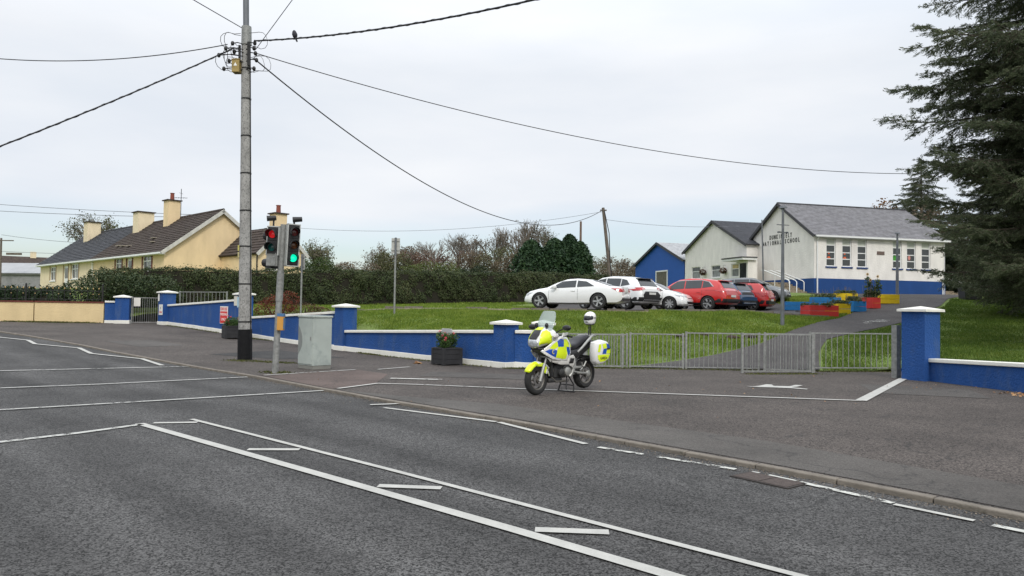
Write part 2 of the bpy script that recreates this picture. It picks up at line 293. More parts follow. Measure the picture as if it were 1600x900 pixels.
# ------------------------------------------------------------------ terrain
def h_low(x, y):
    s = -.76*x+.65*(y-21.4)
    if s <= 0: return 0.0
    if s < 16.6: return .00125*s*s
    return .344+.664*(1-math.exp(-(s-16.6)/16))
CP = np.array([(.9, 21.3, .5), (0, 21.4, .7), (1.5, 21.6, .12), (2.6, 21.6, .02), (3.4, 21.6, 0), (5, 21.6, 0), (7, 21.6, 0), (9, 21.6, 0), (11.3, 21.9, .05), (-.8, 22, .8), (-3, 24.2, .7), (-5.3, 26.6, .62), (-6.5, 27.5, 1.15), (-8.5, 29.4, 1.0), (-11, 32, .95),
 (-12.5, 33.2, 1.4), (-17, 37.2, 1.3), (-5.3, 28.7, 1.2), (-2, 26, 1.05), (1, 24, .68), (-6, 33, 1.53), (0, 32.3, 1.60), (5, 32.2, 1.60), (10, 32.2, 1.58), (4, 26, .6), (8, 26, .52), (12, 26, .52), (10.9, 30, 1.13), (13, 31.5, 1.28), (16, 31, 1.1),
 (17.4, 33.1, 1.33), (20, 38, 1.9), (23, 41, 2.3), (21, 47, 2.75), (27, 47, 2.85), (21, 52, 3.0), (31, 55, 3.05), (17, 42, 2.2), (18, 46, 2.6), (16, 50, 2.95), (1, 34, 1.63), (6, 34.5, 1.64), (12, 34.5, 1.65), (14, 38, 1.68), (1, 42, 1.68), (8, 42, 1.66), (-5, 38, 1.62), (5, 38, 1.64),
 (13.5, 42, 1.70), (5, 48, 1.80), (-24, 42, 1.6), (-14, 45, 1.6), (-9.6, 46.5, 1.73), (-4.3, 50, 1.95), (1.8, 53, 2.15), (6.7, 57, 2.3), (-23, 49, 2.6), (-30, 56, 2.8), (-45, 70, 2.8), (-14, 51, 2.5), (11, 17.5, .35), (11.6, 20, .33), (14, 18, .5), (12.2, 22.2, .25),
 (14, 24, .5), (18, 25, .75), (22, 30, 1.25), (28, 36, 1.9), (20, 16, .6), (35, 45, 2.8), (28, 25, 1.0), (-20, 38.2, .85), (-25, 37, 1.0), (-32, 40, 1.3), (-60, 60, 2.5), (-75, 35, 1.5), (-75, 90, 2.9), (-20, 90, 3), (20, 90, 3), (60, 90, 3), (60, 50, 3), (60, 5, .8), (14, 8, .3), (30, 10, .6)], dtype=float)
def tps(r): return np.where(r > 1e-9, r*r*np.log(np.maximum(r, 1e-9)), 0)
_n = len(CP); _D = np.linalg.norm(CP[:, None, :2]-CP[None, :, :2], axis=2)
_A = np.zeros((_n+3, _n+3)); _A[:_n, :_n] = tps(_D)+np.eye(_n)*.3; _A[:_n, _n] = 1; _A[:_n, _n+1:] = CP[:, :2]; _A[_n, :_n] = 1; _A[_n+1:, :_n] = CP[:, :2].T
_w = np.linalg.solve(_A, np.concatenate([CP[:, 2], [0, 0, 0]]))
def h_arr(x, y):
    x = np.asarray(x, float); y = np.asarray(y, float)
    if x.ndim == 1 and len(x) > 20000: return np.concatenate([h_arr(x[i:i+20000], y[i:i+20000]) for i in range(0, len(x), 20000)])
    d = np.hypot(np.asarray(x)[..., None]-CP[:, 0], np.asarray(y)[..., None]-CP[:, 1])
    return tps(d)@_w[:_n]+_w[_n]+_w[_n+1]*x+_w[_n+2]*y
def h_high(x, y): return float(h_arr(np.array(float(x)), np.array(float(y))))
def sheet(name, poly, hf, off, mat, res=1.0, kind='structure', skirt=0):
    bm = bmesh.new(); polys = poly if isinstance(poly[0][0], (tuple, list)) else [poly]
    for pq in polys: bm.faces.new([bm.verts.new((x, y, 0)) for x, y in pq])
    xs = [p[0] for q in polys for p in q]; ys = [p[1] for q in polys for p in q]
    for ax, lo, hi in ((0, min(xs), max(xs)), (1, min(ys), max(ys))):
        k = math.ceil(lo/res+1e-6)
        while k*res < hi-1e-6:
            co = [0, 0, 0]; no = [0, 0, 0]; co[ax] = k*res; no[ax] = 1
            bmesh.ops.bisect_plane(bm, geom=bm.verts[:]+bm.edges[:]+bm.faces[:], plane_co=co, plane_no=no); k += 1
    for v in bm.verts: v.co.z = hf(v.co.x, v.co.y)+off
    bmesh.ops.triangulate(bm, faces=[f for f in bm.faces if len(f.verts) > 4])
    bmesh.ops.recalc_face_normals(bm, faces=bm.faces)
    if sum(f.normal.z for f in bm.faces) < 0: bmesh.ops.reverse_faces(bm, faces=bm.faces)
    me = bpy.data.meshes.new(name); bm.to_mesh(me); bm.free(); me.materials.append(mat); me.shade_smooth()
    o = bpy.data.objects.new(name, me); COL.objects.link(o)
    if kind: o['kind'] = kind
    return o
RD = -.04
# ground to the horizon
def h_far(x, y):
    t = min(1, max(0, (y-60)/30)); return -.5+3.2*t*t*(3-2*t)
gv = []; gf = []; xs_ = [-1500, -600, -250, -120, -60, -20, 20, 60, 120, 250, 600, 1500]; ys_ = [-1500, -500, -150, -50, 0, 30, 60, 68, 76, 84, 92, 150, 400, 1500]
for y in ys_:
    for x in xs_: gv.append((x, y, h_far(x, y)))
for j in range(len(ys_)-1):
    for i in range(len(xs_)-1): a = j*len(xs_)+i; gf.append((a, a+1, a+1+len(xs_), a+len(xs_)))
tag(fast('ground', gv, gf, m_far), kind='structure')
KERB = [(9.5, -.2), (6.2, 3.7), (4.31, 6.28), (3.66, 7.1), (2.8, 8.1), (1.63, 9.36), (.03, 11.12), (-2.26, 13.38), (-3.54, 14.75), (-6.08, 17.5), (-8.3, 19.5), (-10.2, 21.25), (-14.5, 25.1), (-17.3, 27.2), (-20.0, 29.0), (-26, 32.2), (-36, 36), (-60, 44)]
KERB = [(x, y) for x, y in KERB]
sheet('road', KERB+[(-75, 38), (-75, -12), (20, -30), (24, -18)], h_low, RD, m_road, 1.0)
# forecourt from the kerb to the walls and the railings
FORE = KERB[::-1][1:]+[(16, -5), (15, 4), (12.4, 10), (11.25, 16.1), (10.75, 18.9), (11.6, 21.75), (.9, 21.6), (-.2, 21.3), (-5.9, 26.9), (-17.4, 37.5), (-18.2, 40), (-19.6, 40), (-20, 37.4), (-25.5, 35.3), (-27, 36.2), (-35, 37.5)]
sheet('forecourt', FORE, h_low, 0, m_fore, 1.0)
sheet('footpath', [(10.5, 2), (6.0, 6.2), (5.04, 7.34), (3.33, 9.64), (-.18, 12.92), (-2.1, 13.9), (-3.45, 14.8)]+[(-2.16, 13.46), (.13, 11.2), (1.73, 9.44), (2.9, 8.18), (3.76, 7.18), (4.41, 6.36), (6.3, 3.8), (9.6, -.1)], h_low, .006, m_foot, 1.0)
sheet('crossing_landing', [(-3.55, 14.88), (-5.9, 17.55), (-4.0, 19.4), (-3.0, 18.3), (-2.9, 16.1)], h_low, .006, m_red, 1.0)
# kerb stones
kr = thing('kerb', None, None); kr['kind'] = 'structure'; ks = None
acc = 0; pts = [Vector((x, y, 0)) for x, y in KERB[:-2]]; stones = []
seglen = [(pts[i+1]-pts[i]).length for i in range(len(pts)-1)]; total = sum(seglen); d = 0
def along(poly, d):
    for i in range(len(poly)-1):
        l = (poly[i+1]-poly[i]).length
        if d <= l: return poly[i].lerp(poly[i+1], d/l)
        d -= l
    return poly[-1]
while d < total-.95:
    a = along(pts, d); b = along(pts, d+.9); c = (a+b)/2; ang = math.atan2(b.y-a.y, b.x-a.x)
    za, zb = h_low(a.x, a.y), h_low(b.x, b.y)
    if ks is None:
        ks = MB().box((0, 0, 0), (1, .11, .2)).build('kerb_stone', m_kerb, kr, bevel=.012); s = ks
    else: s = piece(ks, kr)
    s.location = (c.x, c.y, (za+zb)/2-.092+random.uniform(-.003, .003)); s.rotation_euler = (0, -math.atan2(zb-za, .9), ang+random.uniform(-.004, .004)); s.scale = ((b-a).length-.012, 1, 1)
    d += .9
# high ground: lawn, path, car park
LAWN = [(.9, 21.35), (-.2, 21.1), (-5.9, 26.8), (-17.3, 37.4), (-18.2, 40), (-19.6, 40), (-20.0, 37.5), (-25.5, 35.45), (-34, 36.2), (-75, 39), (-75, 90), (60, 90), (60, -5), (16.2, -5), (15.1, 4), (12.5, 10), (11.35, 16.1), (10.8, 18.9), (11.6, 21.55)]
sheet('lawn', LAWN, h_high, 0, m_grass, 1.5)
PATH = [(3.3, 21.5), (6.6, 24.2), (8.8, 26.2), (11.2, 29.3), (14.5, 33.1), (17.0, 37), (19.6, 41), (20.8, 44.5), (19.6, 47), (19.8, 51.5), (31.5, 55), (34, 52), (28.5, 46.5), (25.5, 43.5), (22.7, 39.4), (17.6, 33.1), (14.5, 29.95), (11.5, 27.2), (10.3, 25), (8.9, 21.5)]
sheet('path', PATH, h_high, .03, m_path, 1.0)
CARP = [(1.2, 32.6), (14.2, 33.4), (15.6, 38), (15.5, 46), (13, 58), (6, 55), (2, 48), (1, 34)]
sheet('car_park', CARP, h_high, .03, m_path, 1.0)
for i, (x0, y0, x1, y1) in enumerate([(-9, 32.95, -3, 32.75), (-3, 32.75, 0, 32.4), (0, 32.4, 14.2, 33.3)]):
    n = int(math.hypot(x1-x0, y1-y0)/.8); mb = MB()
    for k in range(n):
        if random.random() < .12: continue
        a, b = k/n, (k+.93)/n; xa, ya, xb, yb = x0+(x1-x0)*a, y0+(y1-y0)*a, x0+(x1-x0)*b, y0+(y1-y0)*b
        q = MB().box((0, 0, 0), (math.hypot(xb-xa, yb-ya), .12, .16)); o = q.build('edging_stone', m_kerb, None) if not bpy.data.objects.get('car_park_edging') else None
        if o is None: o = q.build('edging_stone', m_kerb, bpy.data.objects['car_park_edging'])
        else: e = thing('car_park_edging', None, None); e['kind'] = 'structure'; o.parent = e
        o.location = ((xa+xb)/2, (ya+yb)/2, h_high((xa+xb)/2, (ya+yb)/2)+.01+random.uniform(-.02, .01)); o.rotation_euler = (0, random.uniform(-.02, .02), math.atan2(yb-ya, xb-xa)+random.uniform(-.03, .03))
# bare earth strip on the verge in front of the edging
sheet('bare_earth', [(-6.5, 31.9), (-4, 31.5), (-2, 31.9), (-.5, 31.0), (.5, 31.3), (3, 31.7), (6, 31.8), (6, 32.55), (0, 32.3), (-3, 32.6), (-6.5, 32.8)], h_high, .02, M_('bare earth', (.15, .12, .085, 1), 1, .3, 4, 1, 25, col2=(.09, .11, .03, 1), c2scale=3), 1.0)
# ------------------------------------------------------------------ road markings (thin sheets of paint)
def strip(pts, w, closed=False):
    """polyline -> ribbon polygons, one quad per segment"""
    P = [Vector(p) for p in pts]; L_, R_ = [], []
    for i, p in enumerate(P):
        t0 = (P[i]-P[i-1]).normalized() if i > 0 else (P[1]-P[0]).normalized()
        t1 = (P[i+1]-P[i]).normalized() if i < len(P)-1 else t0
        t = (t0+t1).normalized(); n = Vector((-t.y, t.x)); k = w/2/max(.4, n.dot(Vector((-t0.y, t0.x))))
        L_.append(p+n*k); R_.append(p-n*k)
    return [tuple(q) for q in L_]+[tuple(q) for q in R_[::-1]]
K_ = 1.024
def line(pts, w, mat=None, on_road=True, name='road_line'):
    if on_road: pts = [(x*K_, y*K_) for x, y in pts]
    segs = strip(pts, w); n = len(pts)
    return sheet(name, [[segs[i], segs[i+1], segs[2*n-2-i], segs[2*n-1-i]] for i in range(n-1)], h_low, RD+(.012 if max(p[1] for p in pts) < 13 else .02) if on_road else .016, mat or m_paint, 1.0)
line([(-5.08, 10.26), (-1.86, 7.36), (.03, 5.64), (.99, 4.74), (3.1, 2.7)], .125)
line([(-4.56, 10.72), (-1.28, 7.68), (.54, 5.96), (1.8, 4.78), (3.9, 2.75)], .075)
line([(-9.5, 4.6), (-7.4, 7.0), (-5.97, 8.78), (-5.46, 9.44), (-5.01, 10.2)], .12, m_paintw)
for a, b in (((-4.92, 10.33), (-4.36, 10.44)), ((-2.99, 8.56), (-2.41, 8.6)), ((-1.21, 6.93), (-.62, 6.88)), ((.2, 5.64), (.75, 5.6)), ((1.75, 4.2), (2.3, 4.12))): line([a, b], .12)
line([(-9.3, 10.0), (-7.7, 11.3), (-5.77, 12.78), (-3.62, 14.48)], .09, m_paintw)
line([(-12.5, 12.0), (-9.56, 14.0), (-8.2, 14.95), (-5.95, 16.88)], .09, m_paintw)
line([(-14, 15.3), (-11.61, 16.98), (-8.18, 19.15)], .10, m_paintw)
line([(-21, 28.0), (-17.77, 26.0), (-16.48, 25.45), (-15.5, 24.3), (-13.63, 23.55), (-12.34, 21.95), (-10.3, 20.86), (-8.96, 19.2)], .13)
line([(-2.34, 12.5), (-1.84, 12.72)], .10); line([(-2.06, 12.22), (-.2, 10.9)], .09); line([(-.16, 10.86), (.94, 9.22)], .09)
line([(1.07, 9.02), (1.76, 8.42), (2.38, 7.88)], .085, m_paintvw); line([(2.50, 7.76), (2.56, 7.70)], .10); line([(2.63, 7.62), (3.04, 7.06), (3.37, 6.58)], .085, m_paintvw)
line([(3.36, 6.54), (3.76, 6.06)], .07); line([(3.83, 5.94), (4.3, 5.4), (5.2, 4.2)], .085, m_paintvw)
line([(-3.44, 14.9), (-2.85, 16.0), (-2.01, 15.9)], .10, m_paint, False); line([(-2.01, 15.9), (.42, 15.32), (1.4, 15.15)], .09, m_paintw, False)
line([(1.4, 15.15), (6.65, 14.18)], .11, m_paint, False); line([(6.65, 14.18), (10.09, 19.18)], .2, m_paint, False)
line([(-5.75, 17.4), (-4.02, 19.3)], .09, m_paintw, False); line([(-3.47, 19.48), (-2.77, 20.44)], .09, m_paintw, False); line([(-2.76, 17.16), (-1.57, 17.04)], .16, m_paintvw, False)
# old repairs in the surfacing
m_pat1 = asphalt('old repair', (.02, .018, .017, 1), (.13, .12, .11, 1), (.08, .073, .068, 1), 130, .6); m_pat2 = asphalt('dark repair', (.008, .008, .008, 1), (.07, .068, .066, 1), (.035, .034, .033, 1), 150, .5)
for pq, mm, z_ in (([(-14.5, 26.6), (-12.4, 25.0), (-11.4, 26.3), (-13.5, 27.9)], m_pat1, .006), ([(-9.4, 23.2), (-6.9, 22.1), (-5.2, 23.3), (-7.9, 25.6)], m_pat2, .006), ([(-2.2, 17.9), (.6, 17.4), (.7, 18.6), (-2.0, 19.2)], m_pat1, .006), ([(7.6, 15.6), (9.6, 14.9), (10.2, 16.6), (8.2, 17.6)], m_pat1, .006),
                    ([(-9.5, 9.2), (-6.2, 6.6), (-5.6, 7.3), (-8.9, 10.0)], m_pat2, RD+.005)): sheet('asphalt_patch', pq, h_low, z_, mm, 1.0)
# pedestrian figure worn on the forecourt
sheet('road_figure', [(5.24, 16.62), (5.36, 16.56), (5.5, 16.66), (5.66, 16.85), (5.86, 17.1), (5.96, 17.06), (5.9, 16.75), (6.25, 16.72), (6.5, 17.05), (6.64, 16.98), (6.4, 16.66), (6.2, 16.5), (6.45, 16.2), (6.38, 16.1), (6.1, 16.3), (5.8, 16.4), (5.5, 16.42), (5.3, 16.5)], h_low, .013, m_paint, 1.0)
# chalk games on the path
for k in range(9):
    x, y = 15.2+k*.17+random.uniform(-.05, .05), 31.9+k*.14+random.uniform(-.2, .2)
    sheet('chalk_mark', strip([(x, y), (x+random.uniform(-.2, .2), y+random.uniform(.1, .3)), (x+.25, y+.1)], .05), h_high, .036, m_paintvw, 2.0)
# drain cover in the road
dc = thing('drain_cover', 'rusty rectangular drain cover set in the road beside the kerb', 'drain cover', (2.56*K_, 7.42*K_, RD), R(-52))
MB().box((0, 0, .004), (.66, .36, .016)).build('frame', M_('rusty frame', (.03, .025, .022, 1), .8), dc)
MB().box((-.155, 0, .007), (.29, .31, .018)).build('plate', M_('rusty iron', (.072, .056, .05, 1), .9, .3, 30, .6, 120), dc)
piece(bpy.data.objects['plate'], dc, (.31, 0, 0))
# ================================================================== boundary walls
def wall_run(parent, a, b, zt0, zt1, thick=.24, body=None, cop=True, pl_h=.16, base_off=0):
    """wall from a to b (xy) with its top sloping from zt0 to zt1, following the ground at its foot"""
    A, B = Vector(a), Vector(b); n = max(2, int((B-A).length/1.0)); t = (B-A).normalized(); nn = Vector((-t.y, t.x))
    if nn.y > 0: nn = -nn                      # outward = towards the road
    mb = MB(); mp = MB(); mc = MB()
    P = [A.lerp(B, i/n) for i in range(n+1)]
    zs = [h_low(p.x, p.y) for p in P]; zt = [zt0+(zt1-zt0)*i/n for i in range(n+1)]
    def band(m, off0, off1, zlo, zhi):
        for i in range(n):
            p, q = P[i], P[i+1]
            c = [p+nn*off1, q+nn*off1, q+nn*off0, p+nn*off0]
            lo = [zlo[i], zlo[i+1], zlo[i+1], zlo[i]]; hi = [zhi[i], zhi[i+1], zhi[i+1], zhi[i]]
            vs = [(c[k].x, c[k].y, lo[k]) for k in range(4)]+[(c[k].x, c[k].y, hi[k]) for k in range(4)]
            fs = [(4, 5, 6, 7), (0, 1, 5, 4), (2, 3, 7, 6), (0, 3, 2, 1)]
            if i == 0: fs.append((3, 0, 4, 7))
            if i == n-1: fs.append((1, 2, 6, 5))
            m.add(vs, fs)
    band(mb, -thick/2, thick/2, [z-.3 for z in zs], [z-.09 for z in zt]); mb.build('wall_body', body or m_blue, parent)
    if pl_h: band(mp, 0, thick/2+.035, [z-.3 for z in zs], [z+pl_h+random.uniform(-.01, .01) for z in zs]); mp.build('plinth', m_white, parent, bevel=.012)
    if cop: band(mc, -thick/2-.06, thick/2+.06, [z-.09 for z in zt], zt); mc.build('coping', m_white, parent, bevel=.015)
def pillar(parent, x, y, ztop, w=.56, rz=0, zb=None, plinth=True, capmat=None):
    z0 = (h_low(x, y) if zb is None else zb); zc = ztop-.13
    p = MB().box((0, 0, (zc+z0-.3)/2), (w, w, zc-z0+.3)).build('pillar', m_blue, parent, loc=(x, y, 0)); p.rotation_euler.z = rz
    if plinth: MB().box((0, 0, z0-.06), (w+.07, w+.07, .44)).build('plinth', m_white, p, bevel=.012)
    c = MB(); W_ = (w+.16)/2; c.box((0, 0, zc+.03), (2*W_, 2*W_, .06))
    c.add([(-W_, -W_, zc+.06), (W_, -W_, zc+.06), (W_, W_, zc+.06), (-W_, W_, zc+.06), (0, 0, ztop+.01)], [(0, 1, 4), (1, 2, 4), (2, 3, 4), (3, 0, 4)])
    c.build('cap', capmat or m_white, p)
    return p
bw = thing('boundary_wall', 'long blue boundary wall with white copings and capped pillars left of the motorcycle', 'wall')
ws = math.atan2(37.2-20.96, -17.3+.15)
wall_run(bw, (.66, 21.0), (.1, 21.0), 1.05, 1.05)
wall_run(bw, (-.4, 21.1), (-5.75, 26.35), 1.04, .80)
wall_run(bw, (-6.15, 26.85), (-11.2, 31.7), 1.46, 1.12)
wall_run(bw, (-11.8, 32.2), (-17.0, 37.15), 1.86, 1.58)
pillar(bw, .9, 21.0, 1.34, .5, R(0)); pillar(bw, -.15, 21.0, 1.33, .5, R(45))
pillar(bw, -5.92, 26.62, 1.73, .56, R(45)); pillar(bw, -11.48, 31.95, 2.18, .56, R(45)); pillar(bw, -17.25, 37.3, 2.28, .62, R(45))
rw = thing('boundary_wall', 'blue boundary wall at the right with big capped pillar next to the railings', 'wall')
wall_run(rw, (10.55, 18.75), (11.25, 16.1), .56, .64, pl_h=0); wall_run(rw, (11.25, 16.1), (12.4, 10), .64, .78, pl_h=0)
pillar(rw, 10.4, 18.95, 1.86, .62, R(28), plinth=False)
MB().box((10.02, 19.42, .62), (.17, .15, 1.5), R(28)).build('gate_post', m_galv, rw)
lp = thing('gate_pillar', 'blue gate pillar with white cap at the end of the tan wall', 'gate pillar')
pillar(lp, -19.35, 37.1, 2.02, .62, R(20)); wall_run(lp, (-19.6, 37.15), (-20.15, 36.95), 1.72, 1.72, pl_h=.14)
# tan wall with a brick-red coping and iron railing
tw = thing('garden_wall', 'low tan rendered wall with red brown coping below the iron railings', 'wall')
def twp(t): return (-20.2-t*5.2, 37.0-t*1.75)
for k in range(4):
    a, b = twp(k*.55+.004), twp(k*.55+.546); mb = MB()
    za = 1.66
    L_ = math.hypot(b[0]-a[0], b[1]-a[1]); ang = math.atan2(b[1]-a[1], b[0]-a[0])
    mb.box(((a[0]+b[0])/2, (a[1]+b[1])/2, .95), (L_, .22, 1.30), ang).build('wall_panel', m_tan, tw)
    MB().box(((a[0]+b[0])/2, (a[1]+b[1])/2, 1.635), (L_, .30, .07), ang).build('coping', m_brown, tw)
ir = thing('iron_railing', 'black iron railing with small gold finials on the tan wall', 'railing')
ang = math.atan2(-1.75, -5.2); bar = None; n = 44
for k in range(n):
    x, y = twp(.05+k*2.0/n); hh = .62 if k % 8 else .78
    if bar is None:
        bar = MB().tube([(0, 0, 0), (0, 0, .58)], .019, 5).build('bar', m_iron, ir)
        fin = MB().lathe([(0, .70), (.012, .66), (.034, .62), (.012, .575), (0, .57)], seg=6).build('finial', m_gold, bar)
        mid = MB().lathe([(0, .40), (.03, .35), (0, .30)], seg=6).build('finial', m_gold, bar)
        bar.location = (x, y, 1.68)
    else:
        o = piece(bar, ir, (x, y, 1.68)); piece(fin, o)
        if k % 2: piece(mid, o)
for t_ in (.02, .62, 1.2, 2.0):
    x, y = twp(t_); MB().box((x, y, 1.67+.4), (.07, .07, .8), ang).lathe([(.0, .88), (.05, .83), (.0, .79)], (x, y, 1.66), seg=8).build('post', m_iron, ir)
for z_ in (1.76, 2.18): MB().tube([(*twp(.02), z_), (*twp(2.05), z_)], .014, 4).build('rail', m_iron, ir)
# ================================================================== steel railings and gates
def railing(label, a, b, zb, zt, nbars, cat='railing', posts=True, name='pedestrian_railing', group=None, r=.011, mat=None):
    mat = mat or m_galv
    A, B = Vector((a[0], a[1], zb)), Vector((b[0], b[1], zb)); ang = math.atan2(B.y-A.y, B.x-A.x); L_ = (B-A).length; H_ = zt-zb
    t = thing(name, label, cat, A, ang, group)
    MB().box((L_/2, 0, H_-.02), (L_, .045, .035)).build('top_rail', mat, t)
    MB().box((L_/2, 0, .05), (L_, .04, .03)).build('bottom_rail', mat, t)
    if posts:
        p = MB().box((.025, 0, H_/2-.05), (.055, .055, H_+.14)).build('post', mat, t); piece(p, t, (L_-.05, 0, 0))
    br = None
    for k in range(nbars):
        x = (k+1)*L_/(nbars+1)
        if br is None: br = MB().tube([(0, 0, .06), (0, 0, H_-.03)], r, 5, False).build('bar', mat, t, smooth=60); br.location.x = x
        else:
            o = piece(br, t, (x+random.uniform(-.004, .004), random.uniform(-.003, .003), 0))
    return t
RG = 'galvanised railings across the school entrance'
railing('galvanised railing panel behind the motorcycle beside the blue pillar', (1.15, 21.45), (3.36, 21.5), 0.0, .97, 20, group=RG)
railing('short galvanised railing panel doubled up behind the pannier', (2.1, 21.25), (3.2, 21.28), 0.0, .97, 12, group=RG)
railing('galvanised railing panel in front of the path, first right of the motorcycle', (3.40, 21.45), (4.93, 21.3), 0.0, 1.0, 12, group=RG)
railing('galvanised railing panel across the left half of the path', (4.97, 21.3), (7.1, 21.3), 0.0, 1.05, 15, group=RG)
railing('staggered galvanised railing standing forward over the path', (6.25, 20.25), (8.3, 20.5), 0.0, 1.07, 12, group=RG)
railing('closely barred galvanised railing return behind the staggered panel', (7.15, 21.1), (8.45, 20.75), 0.0, 1.07, 17, group=RG)
railing('galvanised railing panel on grass between the path and the big pillar', (8.5, 21.3), (11.3, 21.75), 0.04, 1.1, 15, group=RG)
railing('grey steel pedestrian gate between the two left blue pillars', (-19.0, 37.25), (-17.7, 37.75), .62, 1.92, 13, 'gate', True, 'pedestrian_gate')
railing('grey steel railing behind the left end of the long blue wall', (-16.9, 37.9), (-13.9, 36.4), 1.35, 2.25, 12, 'railing', True, 'pedestrian_railing')
def sign(name, label, loc, rz, w, h, col, lines, tcol, board=.02, cat='sign', band=None):
    t = thing(name, label, cat, loc, rz)
    MB().box((0, 0, 0), (w, board, h)).build('board', M_(name+' face', col, .5, .05), t)
    if band: MB().box((0, -board/2-.002, band[0]), (w*.94, .004, band[1])).build('coloured_panel', M_(name+' panel', band[2], .5, .05), t)
    for txt, z, size, tc_ in lines: text(txt, t, (0, -board/2-.006, z), size, tc_, w*.9)
    return t
def text(s, parent, loc, size, mat, maxw=None, rot=(PI/2, 0, 0), depth=.002, name='lettering', sx=1, bold=0):
    cu = bpy.data.curves.new('lettering', 'FONT'); cu.body = s; cu.size = size; cu.extrude = depth; cu.align_x = 'CENTER'; cu.align_y = 'CENTER'; cu.resolution_u = 2; cu.offset = bold
    o = bpy.data.objects.new('tmp', cu); COL.objects.link(o); bpy.context.view_layer.update()
    me = bpy.data.meshes.new_from_object(o); w = max(v.co.x for v in me.vertices)-min(v.co.x for v in me.vertices)
    bpy.data.objects.remove(o); me.materials.clear(); me.materials.append(mat)
    q = bpy.data.objects.new(name, me); COL.objects.link(q); q.parent = parent; q.location = loc; q.rotation_euler = rot
    if maxw and w > maxw: q.scale = (maxw/w, 1, 1)
    if sx != 1: q.scale.x *= sx
    return q
m_redp = M_('red print', (.62, .025, .03, 1), .5, .04); m_whp = M_('white print', (.8, .8, .78, 1), .5, .04); m_blkp = M_('black print', (.02, .02, .02, 1), .5, .04); m_bprint = M_('blue print', (.02, .06, .3, 1), .5, .04)
ws45 = R(-43.5)
def wall_pt(px_t, off=.2):   # point on the long wall between the two left pillars
    x = -11.8+(-17.0+11.8)*px_t; y = 32.2+(37.15-32.2)*px_t; return x-.69*off, y-.72*off
x, y = wall_pt(.145, .15)
st = sign('parking_sign', 'red and white school bus parking sign on the blue wall', (x, y, 1.17), ws45, .72, .76, (.75, .75, .72, 1), [('SCHOOL BUS', .26, .20, m_redp), ('PARKING', 0.02, .17, m_whp), ('ONLY', -.2, .17, m_whp)], None, band=(-.10, .52, (.60, .03, .03, 1)))
x, y = wall_pt(1.0, .32)
sign('notice_sign', 'small white notice with a red line low on the left end pillar', (-17.25-.235+.07, 37.3-.235-.07, 1.32), R(-45), .45, .52, (.7, .7, .66, 1), [('4', .08, .16, m_blkp), ('CLOSED', -.12, .10, m_redp)], None)
x, y = wall_pt(1.06, .36)
sign('notice_plate', 'plain white plate high on the left end pillar under its cap', (-17.25-.235-.14, 37.3-.235+.14, 1.93), R(-45), .17, .36, (.72, .72, .68, 1), [], None)
sign('notice_plate', 'white plate on the blue pillar half hidden by the utility pole', (-11.48-.215-.08, 31.95-.215+.08, 1.8), R(-45), .34, .42, (.62, .60, .52, 1), [], None)
sign('notice_plate', 'plain white plate hung on the pedestrian gate', (-18.75, 37.3, 1.68), R(21), .3, .42, (.66, .64, .58, 1), [], None)
gp = thing('meter_plate', 'grey plate on the blue wall behind the flower planter', 'meter box', (-1.93, 22.18+.13, .77), R(-44.5)); MB().box((0, 0, 0), (.42, .06, .5)).build('box', M_('grey plate', (.36, .36, .37, 1), .7), gp, bevel=.01)
# ================================================================== planters with flowers
m_plant = leafmat('geranium leaf', (.02, .05, .012, 1), (.055, .11, .025, 1), (.12, .17, .05, 1), 6)
m_pink = leafmat('pink petals', (.55, .06, .10, 1), (.70, .14, .16, 1), (.8, .35, .3, 1), 8, trans=.1)
def quads(C, N_, S, aspect=1.0):
    """leaf cards: centres C (n,3), normals N_ (n,3), sizes S (n,)"""
    n = len(C); N_ = N_/np.maximum(np.linalg.norm(N_, axis=1, keepdims=True), 1e-9)
    rv = rng.normal(size=(n, 3)); U = np.cross(N_, rv); U /= np.maximum(np.linalg.norm(U, axis=1, keepdims=True), 1e-9); V = np.cross(N_, U)
    a = U*(S*.5)[:, None]; b = V*(S*.5*aspect)[:, None]
    v = np.stack([C-a, C+b*.9, C+a, C-b*.9], 1).reshape(-1, 3)
    return v, np.arange(4*n).reshape(-1, 4)
def cloud(name, n, fn, size, mat, parent=None, up=.3, aspect=.7):
    C = fn(n); n = len(C); N_ = rng.normal(size=(n, 3)); N_[:, 2] = abs(N_[:, 2])+up
    v, f = quads(C, N_, rng.uniform(size*.6, size*1.3, n), aspect); return fast(name, v, f, mat, parent)
def blob(cs):
    """points spread inside ellipsoids, denser near the skin"""
    cs = np.array(cs, float)
    def fn(n):
        vol = np.prod(cs[:, 3:6], axis=1)**.75; k = rng.choice(len(cs), n, p=vol/vol.sum()); d = rng.normal(size=(n, 3)); d /= np.linalg.norm(d, axis=1, keepdims=True)
        rad = rng.uniform(.45, 1, n)**.5; return cs[k, :3]+d*cs[k, 3:6]*rad[:, None]
    return fn
